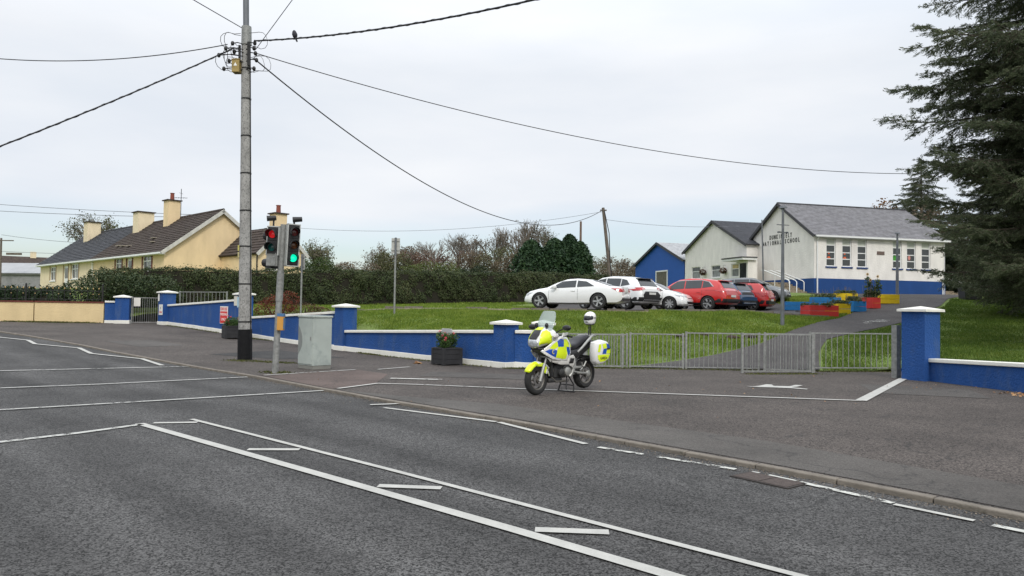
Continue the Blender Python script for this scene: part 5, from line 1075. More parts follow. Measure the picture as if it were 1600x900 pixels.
for i, (lab, px, Y, yt, w) in enumerate([('leftmost dark green conifer, round topped, behind the hedge', 829, 64, 376, 1.5), ('second dark green conifer from the left', 866, 65, 373, 1.5), ('tallest pointed dark green conifer of the row', 889, 66, 366, 1.2), ('rightmost dark green conifer next to the short pole', 906, 65, 377, 1.1), ('dark green conifer filling the gap in the row', 850, 66, 388, 1.4)]):
    X = (px-800)/1164*Y; z0 = h_high(X, Y); H_ = 1.67+Y*(482-yt)/1164-z0; n = 7000; u_ = rng.uniform(0, 1, n)**.8; th = rng.uniform(0, 2*PI, n)
    prof = w*(np.clip((1-u_)*2.2, 0, 1)**.5)*(1+.14*np.sin(th*5+u_*9)+.12*np.sin(th*9-u_*17))*rng.uniform(.55, 1.12, n)**.6; C = np.column_stack([prof*np.cos(th), prof*np.sin(th), u_*H_]); Nn = np.column_stack([np.cos(th), np.sin(th), np.full(n, .2)])+rng.normal(0, .9, (n, 3))
    t = thing('conifer', lab, 'conifer', (X, Y, z0), 0, 'dark green conifers behind the hedge'); v, f = quads(C, Nn, rng.uniform(.16, .42, n), .5); fast('foliage', v, f, m_cyp, t)
    MB().lathe([(w*.55, .1), (w*.5, H_*.5), (w*.2, H_*.75), (0, H_*.85)], seg=9).build('dense_core', m_core, t); MB().tube([(0, 0, -.3), (0, 0, H_*.6)], [.15, .08], 6).build('trunk', m_bark, t)
# ------------------------------------------------------------------ spruces
m_spr = leafmat('spruce needles', (.048, .062, .034, 1), (.105, .13, .072, 1), (.19, .215, .125, 1), .45, trans=.35)
m_spr2 = leafmat('young spruce needles', (.02, .03, .015, 1), (.05, .065, .033, 1), (.09, .10, .055, 1), .6, trans=.12)
def spruce_limb(seed, L_=1.0, dens=1.0):
    """a limb 5 units long: woody axis, side shoots and hanging sprays of needles"""
    q = random.Random(seed); w = MB(); Cs = []; D = []; S = []
    ax = [Vector((5*u_, .25*math.sin(u_*3+seed), -.55*u_+.75*u_*u_+.1*math.sin(u_*6+seed))) for u_ in [i/16 for i in range(17)]]
    w.tube(ax, [.055*(1-i/17)+.006 for i in range(17)], 5, False)
    def shoot(p, d, l, k, droop):
        n_ = max(2, int(l/.16)); pts = [p]; c = p.copy(); dd = d.copy()
        for i in range(n_):
            dd = (dd+Vector((q.uniform(-.18, .18), q.uniform(-.18, .18), q.uniform(-.12, .1)-droop))).normalized(); c = c+dd*l/n_; pts.append(c.copy())
            for _ in range(11): Cs.append(tuple(c+Vector((q.gauss(0, .05), q.gauss(0, .05), q.gauss(0, .035)-.03)))); D.append(tuple(dd)); S.append(q.uniform(.09, .19))
            if k and q.random() < .75:
                sd_ = 1 if i % 2 else -1; nd = Vector((dd.x*.7-dd.y*sd_*.75, dd.y*.7+dd.x*sd_*.75, dd.z-.15)).normalized(); shoot(c, nd, l*.42*(1-i/n_*.5), k-1, droop+.04)
        w.tube(pts, [.012*(1-i/len(pts))+.003 for i in range(len(pts))], 3, False)
    for i in range(2, 17):
        for sd_ in (-1, 1):
            if q.random() < .08*i/16: continue
            u_ = i/16; l = (1.75*(1-u_)**.7+.32)*q.uniform(.65, 1.1)*min(1, .5+u_*1.6); a = R(q.uniform(38, 68)); t_ = (ax[i]-ax[i-1]).normalized(); nd = Vector((t_.x*math.cos(a), sd_*math.sin(a), t_.z+q.uniform(-.2, .12))).normalized(); shoot(ax[i].copy(), nd, l, 1, .03)
    shoot(ax[-1].copy(), (ax[-1]-ax[-2]).normalized(), .5, 0, -.05)
    C = np.array(Cs); D_ = np.array(D); S_ = np.array(S); r_ = rng.normal(size=C.shape); N_ = np.cross(D_, r_); N_ /= np.linalg.norm(N_, axis=1, keepdims=True)
    B_ = D_+rng.normal(0, .45, D_.shape); B_ /= np.linalg.norm(B_, axis=1, keepdims=True)
    a = B_*(S_*.5)[:, None]; b = N_*(S_*.10)[:, None]; v = np.stack([C-a, C+b, C+a, C-b], 1).reshape(-1, 3)
    return w, v, np.arange(len(v)).reshape(-1, 4)
limbs = []
for k in range(6):
    w, v, f = spruce_limb(11+k)
    limbs.append((w, v, f))
protos = None
def interp_(t, x):
    for a, b in zip(t, t[1:]):
        if x <= b[0]: return a[1]+(b[1]-a[1])*max(0, (x-a[0])/(b[0]-a[0]))
    return t[-1][1]
def spruce(label, x, y, H_, rmax, n, seed, z=None, lo_=.06, rf=None, az=None, tbr=.22):
    global protos
    z = h_high(x, y) if z is None else z; t = thing('spruce_tree', label, 'conifer', (x, y, z)); q = random.Random(seed)
    MB().tube([(0, 0, -.3), (.05, 0, H_*.5), (0, 0, H_)], [tbr, tbr*.6, .03], 10).build('trunk', m_bark, t)
    if protos is None:
        protos = []
        for w, v, f in limbs:
            b = w.build('branch', m_bark, t); s = fast('needles', v, f, m_spr, b); protos.append((b, s)); b.hide_render = False
        first = list(protos)
    else: first = []
    for i in range(n):
        u_ = lo_+(1-lo_)*((i+q.random())/n)**1.0; zz = u_*H_; rad = (rf(zz)*q.uniform(.72, 1.08) if rf else rmax*(1-u_)**.75*q.uniform(.75, 1.12)+.3)
        a = (az(i, q) if az else i*2.39996+q.uniform(-.4, .4)); sc = rad/5; tilt = -(q.uniform(-.05, .30))*(1-u_)+.25*u_
        if first: b, s = first.pop(0)
        else:
            pb, ps = q.choice(protos); b = piece(pb, t); s = piece(ps, b)
        b.location = (0, 0, zz); b.rotation_euler = (q.uniform(-.25, .25), tilt+.05, a); b.scale = (sc, sc*q.uniform(.85, 1.15)+.04, sc*.9+.08)
    return t
spruce('huge dark spruce towering over the lawn at the right edge', 17.9, 24.5, 21, 6.4, 200, 5, lo_=.07, rf=lambda zz: interp_([(0, 3.1), (3.2, 3.0), (4.4, 3.7), (6.5, 4.4), (8.2, 5.0), (10.5, 4.3), (12.5, 3.7), (21, .6)], zz))
bt_ = [o for o in bpy.data.objects if o.name == 'spruce_tree'][0]
for (zz, a, rx, tl_, sc) in ((2.5, math.atan2(-2.5, -3.9), .1, .02, (.95, .55, .5)), (2.2, math.atan2(-3.2, -2.2), -.1, .06, (.85, .6, .6)), (3.9, math.atan2(-1.7, -5.3), 0, .05, (1.12, .28, .55))):
    pb, ps = protos[0 if sc[1] > .4 else 3]; b = piece(pb, bt_, (0, 0, zz), (rx, tl_, a), sc); piece(ps, b)
spruce('second tall spruce beyond the first, behind the right end of the lawn', 25.2, 32.5, 19, 6.0, 150, 8, lo_=.05)
spruce('smaller spruce behind the school roof', 36.8, 67, 12.6, 5.6, 120, 12, lo_=.1)
spruce('dark spruce far right behind the grit bin', 38.0, 56, 16, 6.0, 110, 14, lo_=.02)
# low hanging limb over the right-hand lawn belongs to a leaning stem near the wall
m_wood = leafmat('woodland leaves', (.015, .026, .011, 1), (.04, .052, .022, 1), (.085, .075, .035, 1), .5)
for i, (lab, x, y, w, h, m) in enumerate([('broad brown and green tree right of the school', 36.5, 62, 3.2, 8.5, m_brn), ('orange tinted tree peeping over the school roof end', 35.0, 70, 2.4, 10.0, leafmat('orange leaves', (.09, .04, .012, 1), (.2, .09, .02, 1), (.26, .15, .05, 1), .8)), ('dark thicket behind the steps at the right', 33.6, 59.5, 2.4, 3.6, m_dgr), ('dark thicket behind the grit bin', 37.0, 57, 2.8, 4.5, m_wood), ('dark thicket at the far right edge', 41, 56, 3.5, 5.0, m_wood), ('olive tree above the far right thicket', 42, 60, 3.2, 9.0, m_wood), ('dark undergrowth between the trunks at right', 31.5, 44, 2.6, 2.6, m_wood), ('undergrowth behind the lawn at the right edge', 31.0, 38, 2.4, 2.4, m_dgr)]):
    z0 = h_high(x, y); bush(lab, x, y, clump(w*.6, h*.95, 16, w*.45, 60+i)+[(0, 0, h*.5, w*.9, w*.6, h*.45)], 6500, .24, m, 'tree' if h > 5 else 'shrub', 'broadleaf_tree' if h > 5 else 'shrub', z0)
gm = thing('mesh_fence', 'dark green mesh fence at the back right behind the grit bin', 'fence', (33.2, 57.5, 3.0), R(-8)); m_gf = M_('green fence', (.012, .06, .045, 1), .6)
for k in range(6): MB().box((k*2.4, 0, .9), (.07, .07, 2.0)).build('post', m_gf, gm)
mb = MB()
for k in range(150): mb.box((k*.08+.04, .0, .95), (.008, .006, 1.8))
for z_ in (.1, .7, 1.3, 1.85): mb.box((6, 0.01, z_), (12, .02, .03))
mb.build('mesh_panel', m_gf, gm)['kind'] = 'stuff'
# ------------------------------------------------------------------ grass
def inside(poly, x, y):
    c = np.zeros(len(x), bool); n = len(poly)
    for i in range(n):
        x1, y1 = poly[i]; x2, y2 = poly[(i+1) % n]
        if y1 == y2: continue
        c ^= ((y1 > y) != (y2 > y)) & (x < (x2-x1)*(y-y1)/(y2-y1)+x1)
    return c
m_gr = leafmat('grass blades', (.075, .13, .014, 1), (.15, .22, .026, 1), (.26, .30, .06, 1), .9, trans=.3); m_gr2 = leafmat('shade coloured grass blades', (.05, .095, .012, 1), (.10, .16, .022, 1), (.17, .21, .045, 1), .8, trans=.3)  # second mix is the darker copy, spruce shade put into the blade colour
def grass(label, poly, n, h, w, mat, avoid=(), name='grass'):
    xs = [p[0] for p in poly]; ys = [p[1] for p in poly]; x = rng.uniform(min(xs), max(xs), n); y = rng.uniform(min(ys), max(ys), n); k = inside(poly, x, y)
    for a in avoid: k &= ~inside(a, x, y)
    x, y = x[k], y[k]; z = h_arr(x, y); m = len(x); a = rng.uniform(0, 2*PI, m); hh = h*rng.uniform(.5, 1.4, m)*(1+.5*np.sin(x*1.7)*np.sin(y*1.3)); ww = w*rng.uniform(.6, 1.3, m); le = rng.normal(0, .4, (m, 2))*hh[:, None]
    v = np.stack([np.column_stack([x-np.cos(a)*ww, y-np.sin(a)*ww, z-.01]), np.column_stack([x+np.cos(a)*ww, y+np.sin(a)*ww, z-.01]), np.column_stack([x+le[:, 0], y+le[:, 1], z+hh])], 1).reshape(-1, 3)
    return tag(fast(name, v, np.arange(3*m).reshape(-1, 3), mat), label, 'grass', None, 'stuff')
earth = [(-6.3, 32.0), (-4, 31.7), (-2, 32.0), (-.5, 31.2), (.5, 31.5), (3, 31.9), (6, 31.9), (6, 33), (-6.3, 33)]
grass('bright mown grass between the blue wall, the railings and the car park', [(.8, 21.5), (-.2, 21.35), (-5.9, 27.1), (-11.4, 32.4), (-13, 34), (-9, 33), (0, 32.3), (14.2, 33.2), (14.4, 33), (11.2, 29.2), (8.7, 26.2), (6.6, 24.3), (3.2, 21.7)], 260000, .07, .016, m_gr, [earth])
grass('bright grass between the car park and the hedge', [(-16.5, 38), (-13, 34.6), (-2, 35.3), (0, 48), (2, 52), (-4.3, 49.3), (-9.6, 45.8), (-14.2, 44.3)], 70000, .09, .025, m_gr)
grass('mown grass at the left end of the car park', [(-13, 34.6), (-9, 33.2), (0, 32.5), (1.1, 32.7), (1, 34), (1.8, 48), (0, 48), (-2, 35.3)], 24000, .07, .02, m_gr)
grass('grass on the bank around the raised beds', [(14.2, 33.4), (14.5, 33.1), (17, 37), (19.6, 41), (20.8, 44.5), (19.6, 47), (15.6, 46), (15.6, 38)], 60000, .07, .02, m_gr)
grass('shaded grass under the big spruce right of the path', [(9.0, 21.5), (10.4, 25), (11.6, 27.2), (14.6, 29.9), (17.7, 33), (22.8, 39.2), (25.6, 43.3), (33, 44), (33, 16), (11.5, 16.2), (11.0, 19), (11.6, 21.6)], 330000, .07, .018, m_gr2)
for i, (x, y) in enumerate([(8.0, 27.0), (8.7, 27.2), (7.0, 27.3), (6.1, 26.9)]):
    z = h_high(x, y); t = MB(); t.ball((0, 0, 0), (.26, .2, .10), 10, 6); o = t.build('molehill', m_soil, None, smooth=80, loc=(x, y, z)); 
    for v in o.data.vertices: v.co += Vector((random.gauss(0, .02), random.gauss(0, .02), random.gauss(0, .015)))
    tag(o, ['dark molehill nearest the lamp post', 'dark molehill directly beside the lamp post', 'middle molehill on the lawn', 'molehill farthest left on the lawn'][i], 'molehill', 'molehills on the lawn')
# weeds and moss along the foot of walls and kerb
def weeds(label, segs, n, h, spread, mat, hf=h_low):
    P = []
    for _ in range(n):
        a, b = random.choice(segs); u_ = random.random(); P.append((a[0]+(b[0]-a[0])*u_+random.gauss(0, spread), a[1]+(b[1]-a[1])*u_+random.gauss(0, spread)))
    P = np.array(P); z = np.array([hf(x, y) for x, y in P]); m = len(P); a = rng.uniform(0, 2*PI, m); hh = h*rng.uniform(.3, 1.3, m); w = h*.45
    v = np.stack([np.column_stack([P[:, 0]-np.cos(a)*w, P[:, 1]-np.sin(a)*w, z]), np.column_stack([P[:, 0]+np.cos(a)*w, P[:, 1]+np.sin(a)*w, z]), np.column_stack([P[:, 0]+rng.normal(0, h*.6, m), P[:, 1]+rng.normal(0, h*.6, m), z+hh])], 1).reshape(-1, 3)
    return tag(fast('weeds', v, np.arange(3*m).reshape(-1, 3), mat), label, 'weeds', None, 'stuff')
m_moss = leafmat('moss', (.04, .05, .012, 1), (.09, .10, .02, 1), (.15, .14, .04, 1), 3)
weeds('yellowish moss and weeds round the foot of the poles', [((-8.2, 21.4), (-7.0, 21.2)), ((-7.0, 21.2), (-6.0, 20.9)), ((-6.0, 18.3), (-5.5, 18.2))], 900, .035, .13, m_moss)
weeds('weeds along the foot of the long blue wall', [((-.6, 20.9), (-4.4, 24.7)), ((-4.4, 24.7), (-5.2, 25.6)), ((-9.5, 29.9), (-11.5, 31.3)), ((-13, 33), (-17, 36.7)), ((-.2, 20.6), (1.0, 20.6))], 2600, .04, .07, m_moss)
weeds('moss along the foot of the railings', [((1.2, 21.2), (3.3, 21.2)), ((3.3, 21.2), (7, 21.1)), ((6.3, 19.9), (8.3, 20.3)), ((8.6, 21.1), (11.2, 21.5))], 3000, .03, .10, m_moss)
weeds('moss along the foot of the tan wall', [((-20.3, 36.5), (-24, 35.3)), ((-21.5, 35.9), (-23, 35.4))], 1400, .06, .12, m_moss)
m_dl = leafmat('dry leaves', (.16, .075, .03, 1), (.30, .16, .07, 1), (.42, .27, .14, 1), 9, trans=.05)
def dry(label, cx, cy, sx, sy, n, size=.07):
    C = np.column_stack([rng.normal(cx, sx, n), rng.normal(cy, sy, n), np.zeros(n)]); C[:, 2] = [h_low(x, y)+.02 for x, y in C[:, :2]]; N_ = np.array([0, 0, 1])+rng.normal(0, .45, (n, 3)); v, f = quads(C, N_, rng.uniform(size*.6, size*1.3, n), .8)
    return tag(fast('dry_leaves', v, f, m_dl), label, 'leaves', None, 'stuff')
Pk = [Vector((x, y, 0)) for x, y in KERB[:11]]; C = []
for _ in range(5200):
    d_ = random.random()**1.3*24; a = along(Pk, d_); b = along(Pk, d_+.1); n_ = Vector((b.y-a.y, -(b.x-a.x), 0)).normalized(); o_ = random.expovariate(9)+.07
    if n_.x > 0: n_ = -n_
    C.append((a.x+n_.x*o_, a.y+n_.y*o_, h_low(a.x, a.y)+RD+.006))
C = np.array(C); v, f = quads(C, np.array([0, 0, 1])+rng.normal(0, .5, C.shape), rng.uniform(.006, .022, len(C)), .8)
tag(fast('grit', v, f, M_('grit', (.16, .13, .10, 1), .9, .4, 30)), 'loose grit gathered in the gutter beside the kerb', 'grit', None, 'stuff')
dry('brown fallen leaves gathered at the foot of the right blue wall', 10.75, 15.6, .22, .3, 70, .08); dry('a few dry leaves on the forecourt below the big pillar', 9.6, 17.4, .8, .9, 14, .05)
dry('single clump of pale dry leaf near the planter', -2.72, 21.7, .06, .05, 14, .13); dry('scattered dry leaves on the forecourt', 4, 17, 4, 2.2, 40, .04)
# ================================================================== cars
def interp(t, x):
    for i in range(len(t)-1):
        if x <= t[i+1][0]:
            a, b = t[i], t[i+1]; u_ = (x-a[0])/(b[0]-a[0]+1e-9); return a[1]+(b[1]-a[1])*max(0, u_)
    return t[-1][1]
def panel(name, poly, fn, mat, parent, off=0, th=.006, res=.04):
    bm = bmesh.new(); bm.faces.new([bm.verts.new((x, z, 0)) for x, z in poly])
    for ax in (0, 1):
        lo, hi = min(p[ax] for p in poly), max(p[ax] for p in poly); k = math.ceil(lo/res+1e-6)
        while k*res < hi-1e-6: co = [0, 0, 0]; no = [0, 0, 0]; co[ax] = k*res; no[ax] = 1; bmesh.ops.bisect_plane(bm, geom=bm.verts[:]+bm.edges[:]+bm.faces[:], plane_co=co, plane_no=no); k += 1
    bmesh.ops.triangulate(bm, faces=[f for f in bm.faces if len(f.verts) > 4])
    for v in bm.verts: v.co = Vector(fn(v.co.x, v.co.y, off))
    bmesh.ops.recalc_face_normals(bm, faces=bm.faces); me = bpy.data.meshes.new(name); bm.to_mesh(me); bm.free(); me.materials.append(mat); me.shade_smooth()
    o = bpy.data.objects.new(name, me); COL.objects.link(o); o.parent = parent
    if th: s = o.modifiers.new('s', 'SOLIDIFY'); s.thickness = th; s.offset = 0
    return o
def car(label, x, y, rz, D):
    z = h_high(x, y)+.035
    t = thing('parked_car', label, 'car', (x, y, z), rz, 'cars parked above the lawn'); L_, W_ = D['L'], D['W']
    top, belt, bot, wid = D['top'], D['belt'], D['bot'], D['wid']
    paint = bpy.data.materials.get(D['paint'][0]) or M_(D['paint'][0], D['paint'][1], D.get('rough', .28), .03, 1, coat=1, metal=D.get('metal', 0))
    xs = sorted(set([round(-L_/2+L_*i/44, 3) for i in range(45)]+[p[0] for p in top])); K = .36
    def sec(X):
        w, zb, zbe, zt = interp(wid, X), interp(bot, X), interp(belt, X), interp(top, X); zbe = min(zbe, zt-.03); s_ = w*.935
        zs = zbe+.02; h_ = max(0, zt-.10-zs); wr = s_-h_*K
        if zt-zbe < .13: wr = s_-.02
        return [(0, zb), (w*.80, zb), (w*.955, zb+.07), (w*.99, zb+(zbe-zb)*.30), (w, zb+(zbe-zb)*.55), (w*.985, zb+(zbe-zb)*.80), (w*.955, zbe-.02), (s_, zs), (wr, zs+h_), (wr-.07, zt-.035), (wr*.62, zt-.008), (0, zt)]
    S = [sec(X) for X in xs]; n = len(S[0]); mb = MB(); ring = []
    for X, s_ in zip(xs, S):
        loop = [(X, yy, zz) for yy, zz in s_]+[(X, -yy, zz) for yy, zz in s_[-2:0:-1]]; ring.append(loop)
    m_ = len(ring[0]); vs = [p for r in ring for p in r]; fs = []
    for i in range(len(xs)-1):
        for k in range(m_): k2 = (k+1) % m_; fs.append((i*m_+k, i*m_+k2, (i+1)*m_+k2, (i+1)*m_+k))
    fs.append(tuple(range(m_))); fs.append(tuple((len(xs)-1)*m_+k for k in range(m_))[::-1]); mb.add(vs, fs)
    body = mb.build('body', [paint, m_black], t)
    wr_, xf, xr = D['wr'], D['xf'], D['xr']; cut = MB()
    for X in (xf, xr):
        for s_ in (-1, 1): cut.tube([(X, s_*(W_/2-.24), wr_), (X, s_*(W_/2+.2), wr_)], wr_+.055, 24)
    co = cut.build('cutter', m_black); co.parent = t
    bo = body.modifiers.new('b', 'BOOLEAN'); bo.object = co; bo.operation = 'DIFFERENCE'; bo.solver = 'EXACT'; bo.material_mode = 'TRANSFER'
    bpy.context.view_layer.update(); me = bpy.data.meshes.new_from_object(body.evaluated_get(bpy.context.evaluated_depsgraph_get()))
    body.modifiers.clear(); body.data = me; me.name = 'body'; bpy.data.objects.remove(co); me.shade_smooth(); me.set_sharp_from_angle(angle=R(32))
    # windows on the sides
    def ys(X, Z):
        s_ = sec(X)
        for i in range(1, len(s_)-1):
            if s_[i][1] <= Z <= s_[i+1][1] and s_[i+1][1] > s_[i][1]: u_ = (Z-s_[i][1])/(s_[i+1][1]-s_[i][1]); return s_[i][0]+(s_[i+1][0]-s_[i][0])*u_
        return s_[-4][0]
    def side(name, poly, mat, parent=body, off=.008, nu=8, nv=4):
        """quad given by 4 corners (x, z): bottom-rear, bottom-front, top-front, top-rear, laid on both flanks"""
        for s_ in (-1, 1):
            q = MB(); g = []
            for j in range(nv+1):
                row = []
                for i in range(nu+1):
                    u_, v_ = i/nu, j/nv; bx_ = poly[0][0]+(poly[1][0]-poly[0][0])*u_; bz = poly[0][1]+(poly[1][1]-poly[0][1])*u_; tx = poly[3][0]+(poly[2][0]-poly[3][0])*u_; tz = poly[3][1]+(poly[2][1]-poly[3][1])*u_
                    X, Z = bx_+(tx-bx_)*v_, bz+(tz-bz)*v_; row.append((X, s_*(ys(X, Z)+off), Z+off*.3))
                g.append(row)
            for j in range(nv):
                for i in range(nu): q.face([g[j][i], g[j][i+1], g[j+1][i+1], g[j+1][i]])
            q.build(name, mat, parent, smooth=40)
    gl = bpy.data.materials.get('car glass') or M_('car glass', (.035, .042, .046, 1), .06, .2, 1, spec=.7)
    for p in D['side']: side('side_window', p, gl)
    def cross(name, x0, x1, w0, w1, mat, off=.012, parent=body, dz=0):
        """screen laid over the roof line between x0 and x1, half widths w0, w1"""
        q = MB(); g = []
        for j in range(7):
            X = x0+(x1-x0)*j/6; e = .02; zt = interp(top, X); sl = (interp(top, X+e)-interp(top, X-e))/(2*e); nn = Vector((-sl, 0, 1)).normalized(); hw_ = w0+(w1-w0)*j/6; s_ = sec(X); row = []
            for i in range(9):
                yy = -hw_+2*hw_*i/8; za = abs(yy); Z = zt
                for k in range(len(s_)-1, 7, -1):
                    if s_[k][0] <= za <= s_[k-1][0]: u_ = (za-s_[k][0])/(s_[k-1][0]-s_[k][0]+1e-9); Z = s_[k][1]+(s_[k-1][1]-s_[k][1])*u_; break
                else: Z = s_[8][1]
                row.append((X+nn.x*off, yy, Z+nn.z*off))
            g.append(row)
        for j in range(6):
            for i in range(8): q.face([g[j][i], g[j][i+1], g[j+1][i+1], g[j+1][i]])
        q.build(name, mat, parent, smooth=40)
    cross('windscreen', *D['ws'], gl); cross('rear_window', *D['rw'], gl)
    rub = m_rubber; m_al = bpy.data.materials.get('alloy') or M_('alloy', (.42, .43, .44, 1), .3, .1, 9, metal=.6); m_dkal = bpy.data.materials.get('dark alloy') or M_('dark alloy', (.03, .03, .032, 1), .4, .1, 9)
    if 'wheelmesh' not in D: pass
    for X in (xf, xr):
        for s_ in (-1, 1):
            wh = thing('wheel', None, None, (X, s_*(W_/2-.115), wr_)); wh.parent = t
            MB().lathe([(wr_*.68, -.1), (wr_*.93, -.105), (wr_, -.08), (wr_, .08), (wr_*.93, .105), (wr_*.68, .1)], (0, 0, 0), 'Y', 28).build('tyre', rub, wh, smooth=40)
            q = MB(); q.lathe([(wr_*.69, -.095), (wr_*.70, .095), (wr_*.665, .10), (wr_*.63, .06), (wr_*.6, -.05)], (0, 0, 0), 'Y', 28)
            ns = D.get('spokes', 5)
            for k in range(ns):
                M = Matrix.Rotation(2*PI*k/ns+.3, 4, 'Y'); q.box((0, s_*.065, wr_*.37), (wr_*.17, .03, wr_*.62), M=M, top=1.5)
            q.lathe([(0, s_*.09), (wr_*.15, s_*.085), (wr_*.16, s_*.05)], (0, 0, 0), 'Y', 12); q.build('rim', m_al, wh, smooth=35)
            MB().lathe([(0, s_*.02), (wr_*.62, s_*.02)], (0, 0, 0), 'Y', 20).build('brake', m_dkal, wh)
    def bx_(name, c, d, mat, par=body, bev=.01, both=False, rot=None):
        for s_ in ((1, -1) if both else (1,)):
            o = MB().box((0, 0, 0), d).build(name, mat, par, bevel=bev, loc=(c[0], c[1]*s_, c[2]))
            if rot: o.rotation_euler = (0, rot[1], rot[2]*s_)
    m_tail = bpy.data.materials.get('tail lamp') or M_('tail lamp', (.40, .012, .015, 1), .15, .1, 20, coat=1); m_lamp = bpy.data.materials.get('head lamp') or M_('head lamp', (.4, .42, .44, 1), .1, .2, 20, coat=1); m_plate = bpy.data.materials.get('number plate') or M_('number plate', (.6, .6, .58, 1), .5, .05)
    def hit(y, z, dr):
        for i in range(160):
            X = dr*(L_/2-i*.008); s_ = sec(X)
            if z > s_[-1][1] or z < s_[0][1]: continue
            w_ = max((s_[k][0]+(s_[k+1][0]-s_[k][0])*(z-s_[k][1])/(s_[k+1][1]-s_[k][1]+1e-9)) if s_[k][1] <= z <= s_[k+1][1] else 0 for k in range(len(s_)-1))
            if w_ >= abs(y): return X
        return X
    def ends(name, poly, mat, dr, off=.012):
        return panel(name, poly, lambda y, z, o: (hit(y*.985, z, dr)+dr*off, y*1.004, z), mat, body, 0, 0, .06)
    for sgn in (1, -1):
        for pq in D['tailp']: ends('tail_light', [(y*sgn, z) for y, z in pq], m_tail, -1)
        for pq in D['lampp']: ends('headlight', [(y*sgn, z) for y, z in pq], m_lamp, 1)
    for nm, pq, mt, dr in D.get('patch', []): ends(nm, pq, {'b': m_black, 's': m_al, 'p': paint}[mt], dr, .009)
    bx_('number_plate', D['rp'], (.02, .50, .11), m_plate, bev=.003); bx_('number_plate', (L_/2-.005, 0, D.get('fpz', .5)), (.02, .5, .11), m_plate, bev=.003)
    for c, d, mt, nm in D.get('trim', []):
        mm = {'b': m_black, 'p': paint, 'c': m_al, 's': bpy.data.materials.get('satin silver') or M_('satin silver', (.35, .36, .37, 1), .4, .1, metal=.5)}[mt]; bx_(nm, c, d, mm, bev=.02)
    for p in D.get('clad', []): side('cladding', p, m_black, off=.014)
    for p in D.get('chrome', []): side('window_trim', p, m_al, off=.016, nv=1)
    for s_ in (-1, 1):
        MB().box((0, 0, 0), (.17, .20, .13)).build('door_mirror', D.get('mirr', paint), body, bevel=.03, loc=(D['mx'], s_*(W_/2+.06), D['mz']))
    for X in D.get('doors', []): side('door_gap', [(X-.006, bot[1][1]+.14), (X+.006, bot[1][1]+.14), (X+.006, interp(belt, X)-.03), (X-.006, interp(belt, X)-.03)], m_black, off=.002, nu=1, nv=8)
    for X in D.get('handles', []): 
        for s_ in (-1, 1): MB().box((X, s_*(ys(X, D['hz'])+.012), D['hz']), (.19, .03, .03)).build('door_handle', paint, body, bevel=.008)
    return t
white = ('white car paint', (.74, .75, .75, 1)); 
COUPE = dict(L=4.63, W=1.86, wr=.345, xf=1.47, xr=-1.28, paint=white, spokes=5,
 top=[(-2.315, .86), (-2.25, 1.0), (-2.1, 1.02), (-1.75, 1.05), (-1.2, 1.22), (-.75, 1.335), (-.2, 1.375), (.2, 1.35), (.65, 1.2), (1.15, .97), (1.6, .90), (2.0, .80), (2.2, .68), (2.315, .5)],
 belt=[(-2.315, .84), (-1.6, .95), (0, .92), (1.1, .86), (2.315, .5)], bot=[(-2.315, .34), (-2.1, .24), (0, .2), (2.1, .2), (2.315, .25)], wid=[(-2.315, .74), (-2.2, .83), (-1.7, .91), (0, .92), (1.5, .92), (2.0, .86), (2.25, .72), (2.315, .6)],
 side=[[(-.23, .96), (.98, .90), (.42, 1.22), (-.25, 1.27)], [(-1.1, 1.01), (-.29, .965), (-.31, 1.265), (-.72, 1.22)]], ws=(1.12, .55, .66, .56), rw=(-1.72, -.95, .60, .52),
 tailp=[[(.36, .77), (.82, .76), (.85, .92), (.40, .92)]], lampp=[[(.42, .56), (.80, .60), (.82, .72), (.50, .66)]], rp=(-2.335, 0, .80), mx=.72, mz=.97, doors=[-.33, 1.02], handles=[-.12], hz=.80,
 patch=[('rear_diffuser', [(-.76, .35), (.76, .35), (.72, .50), (-.72, .50)], 'b', -1), ('grille', [(-.36, .32), (.36, .32), (.42, .62), (-.42, .62)], 'b', 1)])
SUV = dict(L=4.5, W=1.86, wr=.36, xf=1.35, xr=-1.32, spokes=5,
 top=[(-2.25, .80), (-2.2, 1.02), (-2.12, 1.08), (-1.98, 1.26), (-1.83, 1.44), (-1.68, 1.53), (-1.0, 1.625), (-.2, 1.66), (.35, 1.60), (.75, 1.42), (1.2, 1.12), (1.6, 1.05), (2.0, .95), (2.18, .80), (2.25, .6)],
 belt=[(-2.25, .78), (-1.9, 1.08), (0, 1.02), (1.1, .98), (2.25, .6)], bot=[(-2.25, .42), (-2.1, .30), (0, .25), (2.1, .27), (2.25, .35)], wid=[(-2.25, .78), (-2.1, .87), (-1.6, .92), (0, .925), (1.5, .92), (2.0, .86), (2.2, .74), (2.25, .62)],
 side=[[(.02, 1.10), (1.08, 1.03), (.5, 1.46), (.02, 1.54)], [(-.95, 1.12), (-.04, 1.10), (-.04, 1.54), (-.95, 1.51)], [(-1.55, 1.20), (-1.0, 1.13), (-1.0, 1.50), (-1.32, 1.43)]], ws=(1.17, .6, .68, .58), rw=(-2.07, -1.79, .66, .56),
 tailp=[[(.44, .99), (.78, .90), (.89, .96), (.90, 1.08), (.82, 1.12), (.46, 1.04)]], lampp=[[(.45, .70), (.82, .74), (.84, .88), (.50, .82)]], rp=(-2.275, 0, .74), mx=.8, mz=1.10, doors=[-1.0, 0, .98], handles=[-.8, .2], hz=.92,
 trim=[((-1.80, 0, 1.505), (.24, 1.12, .045), 'b', 'roof_spoiler')], patch=[('rear_bumper', [(-.915, .40), (.915, .40), (.90, .60), (-.90, .60)], 'b', -1), ('grille', [(-.5, .45), (.5, .45), (.5, .74), (-.5, .74)], 'b', 1)],
 clad=[[(-.95, .27), (.98, .27), (.98, .40), (-.95, .40)]])
def var(base, **k): d = dict(base); d.update(k); return d
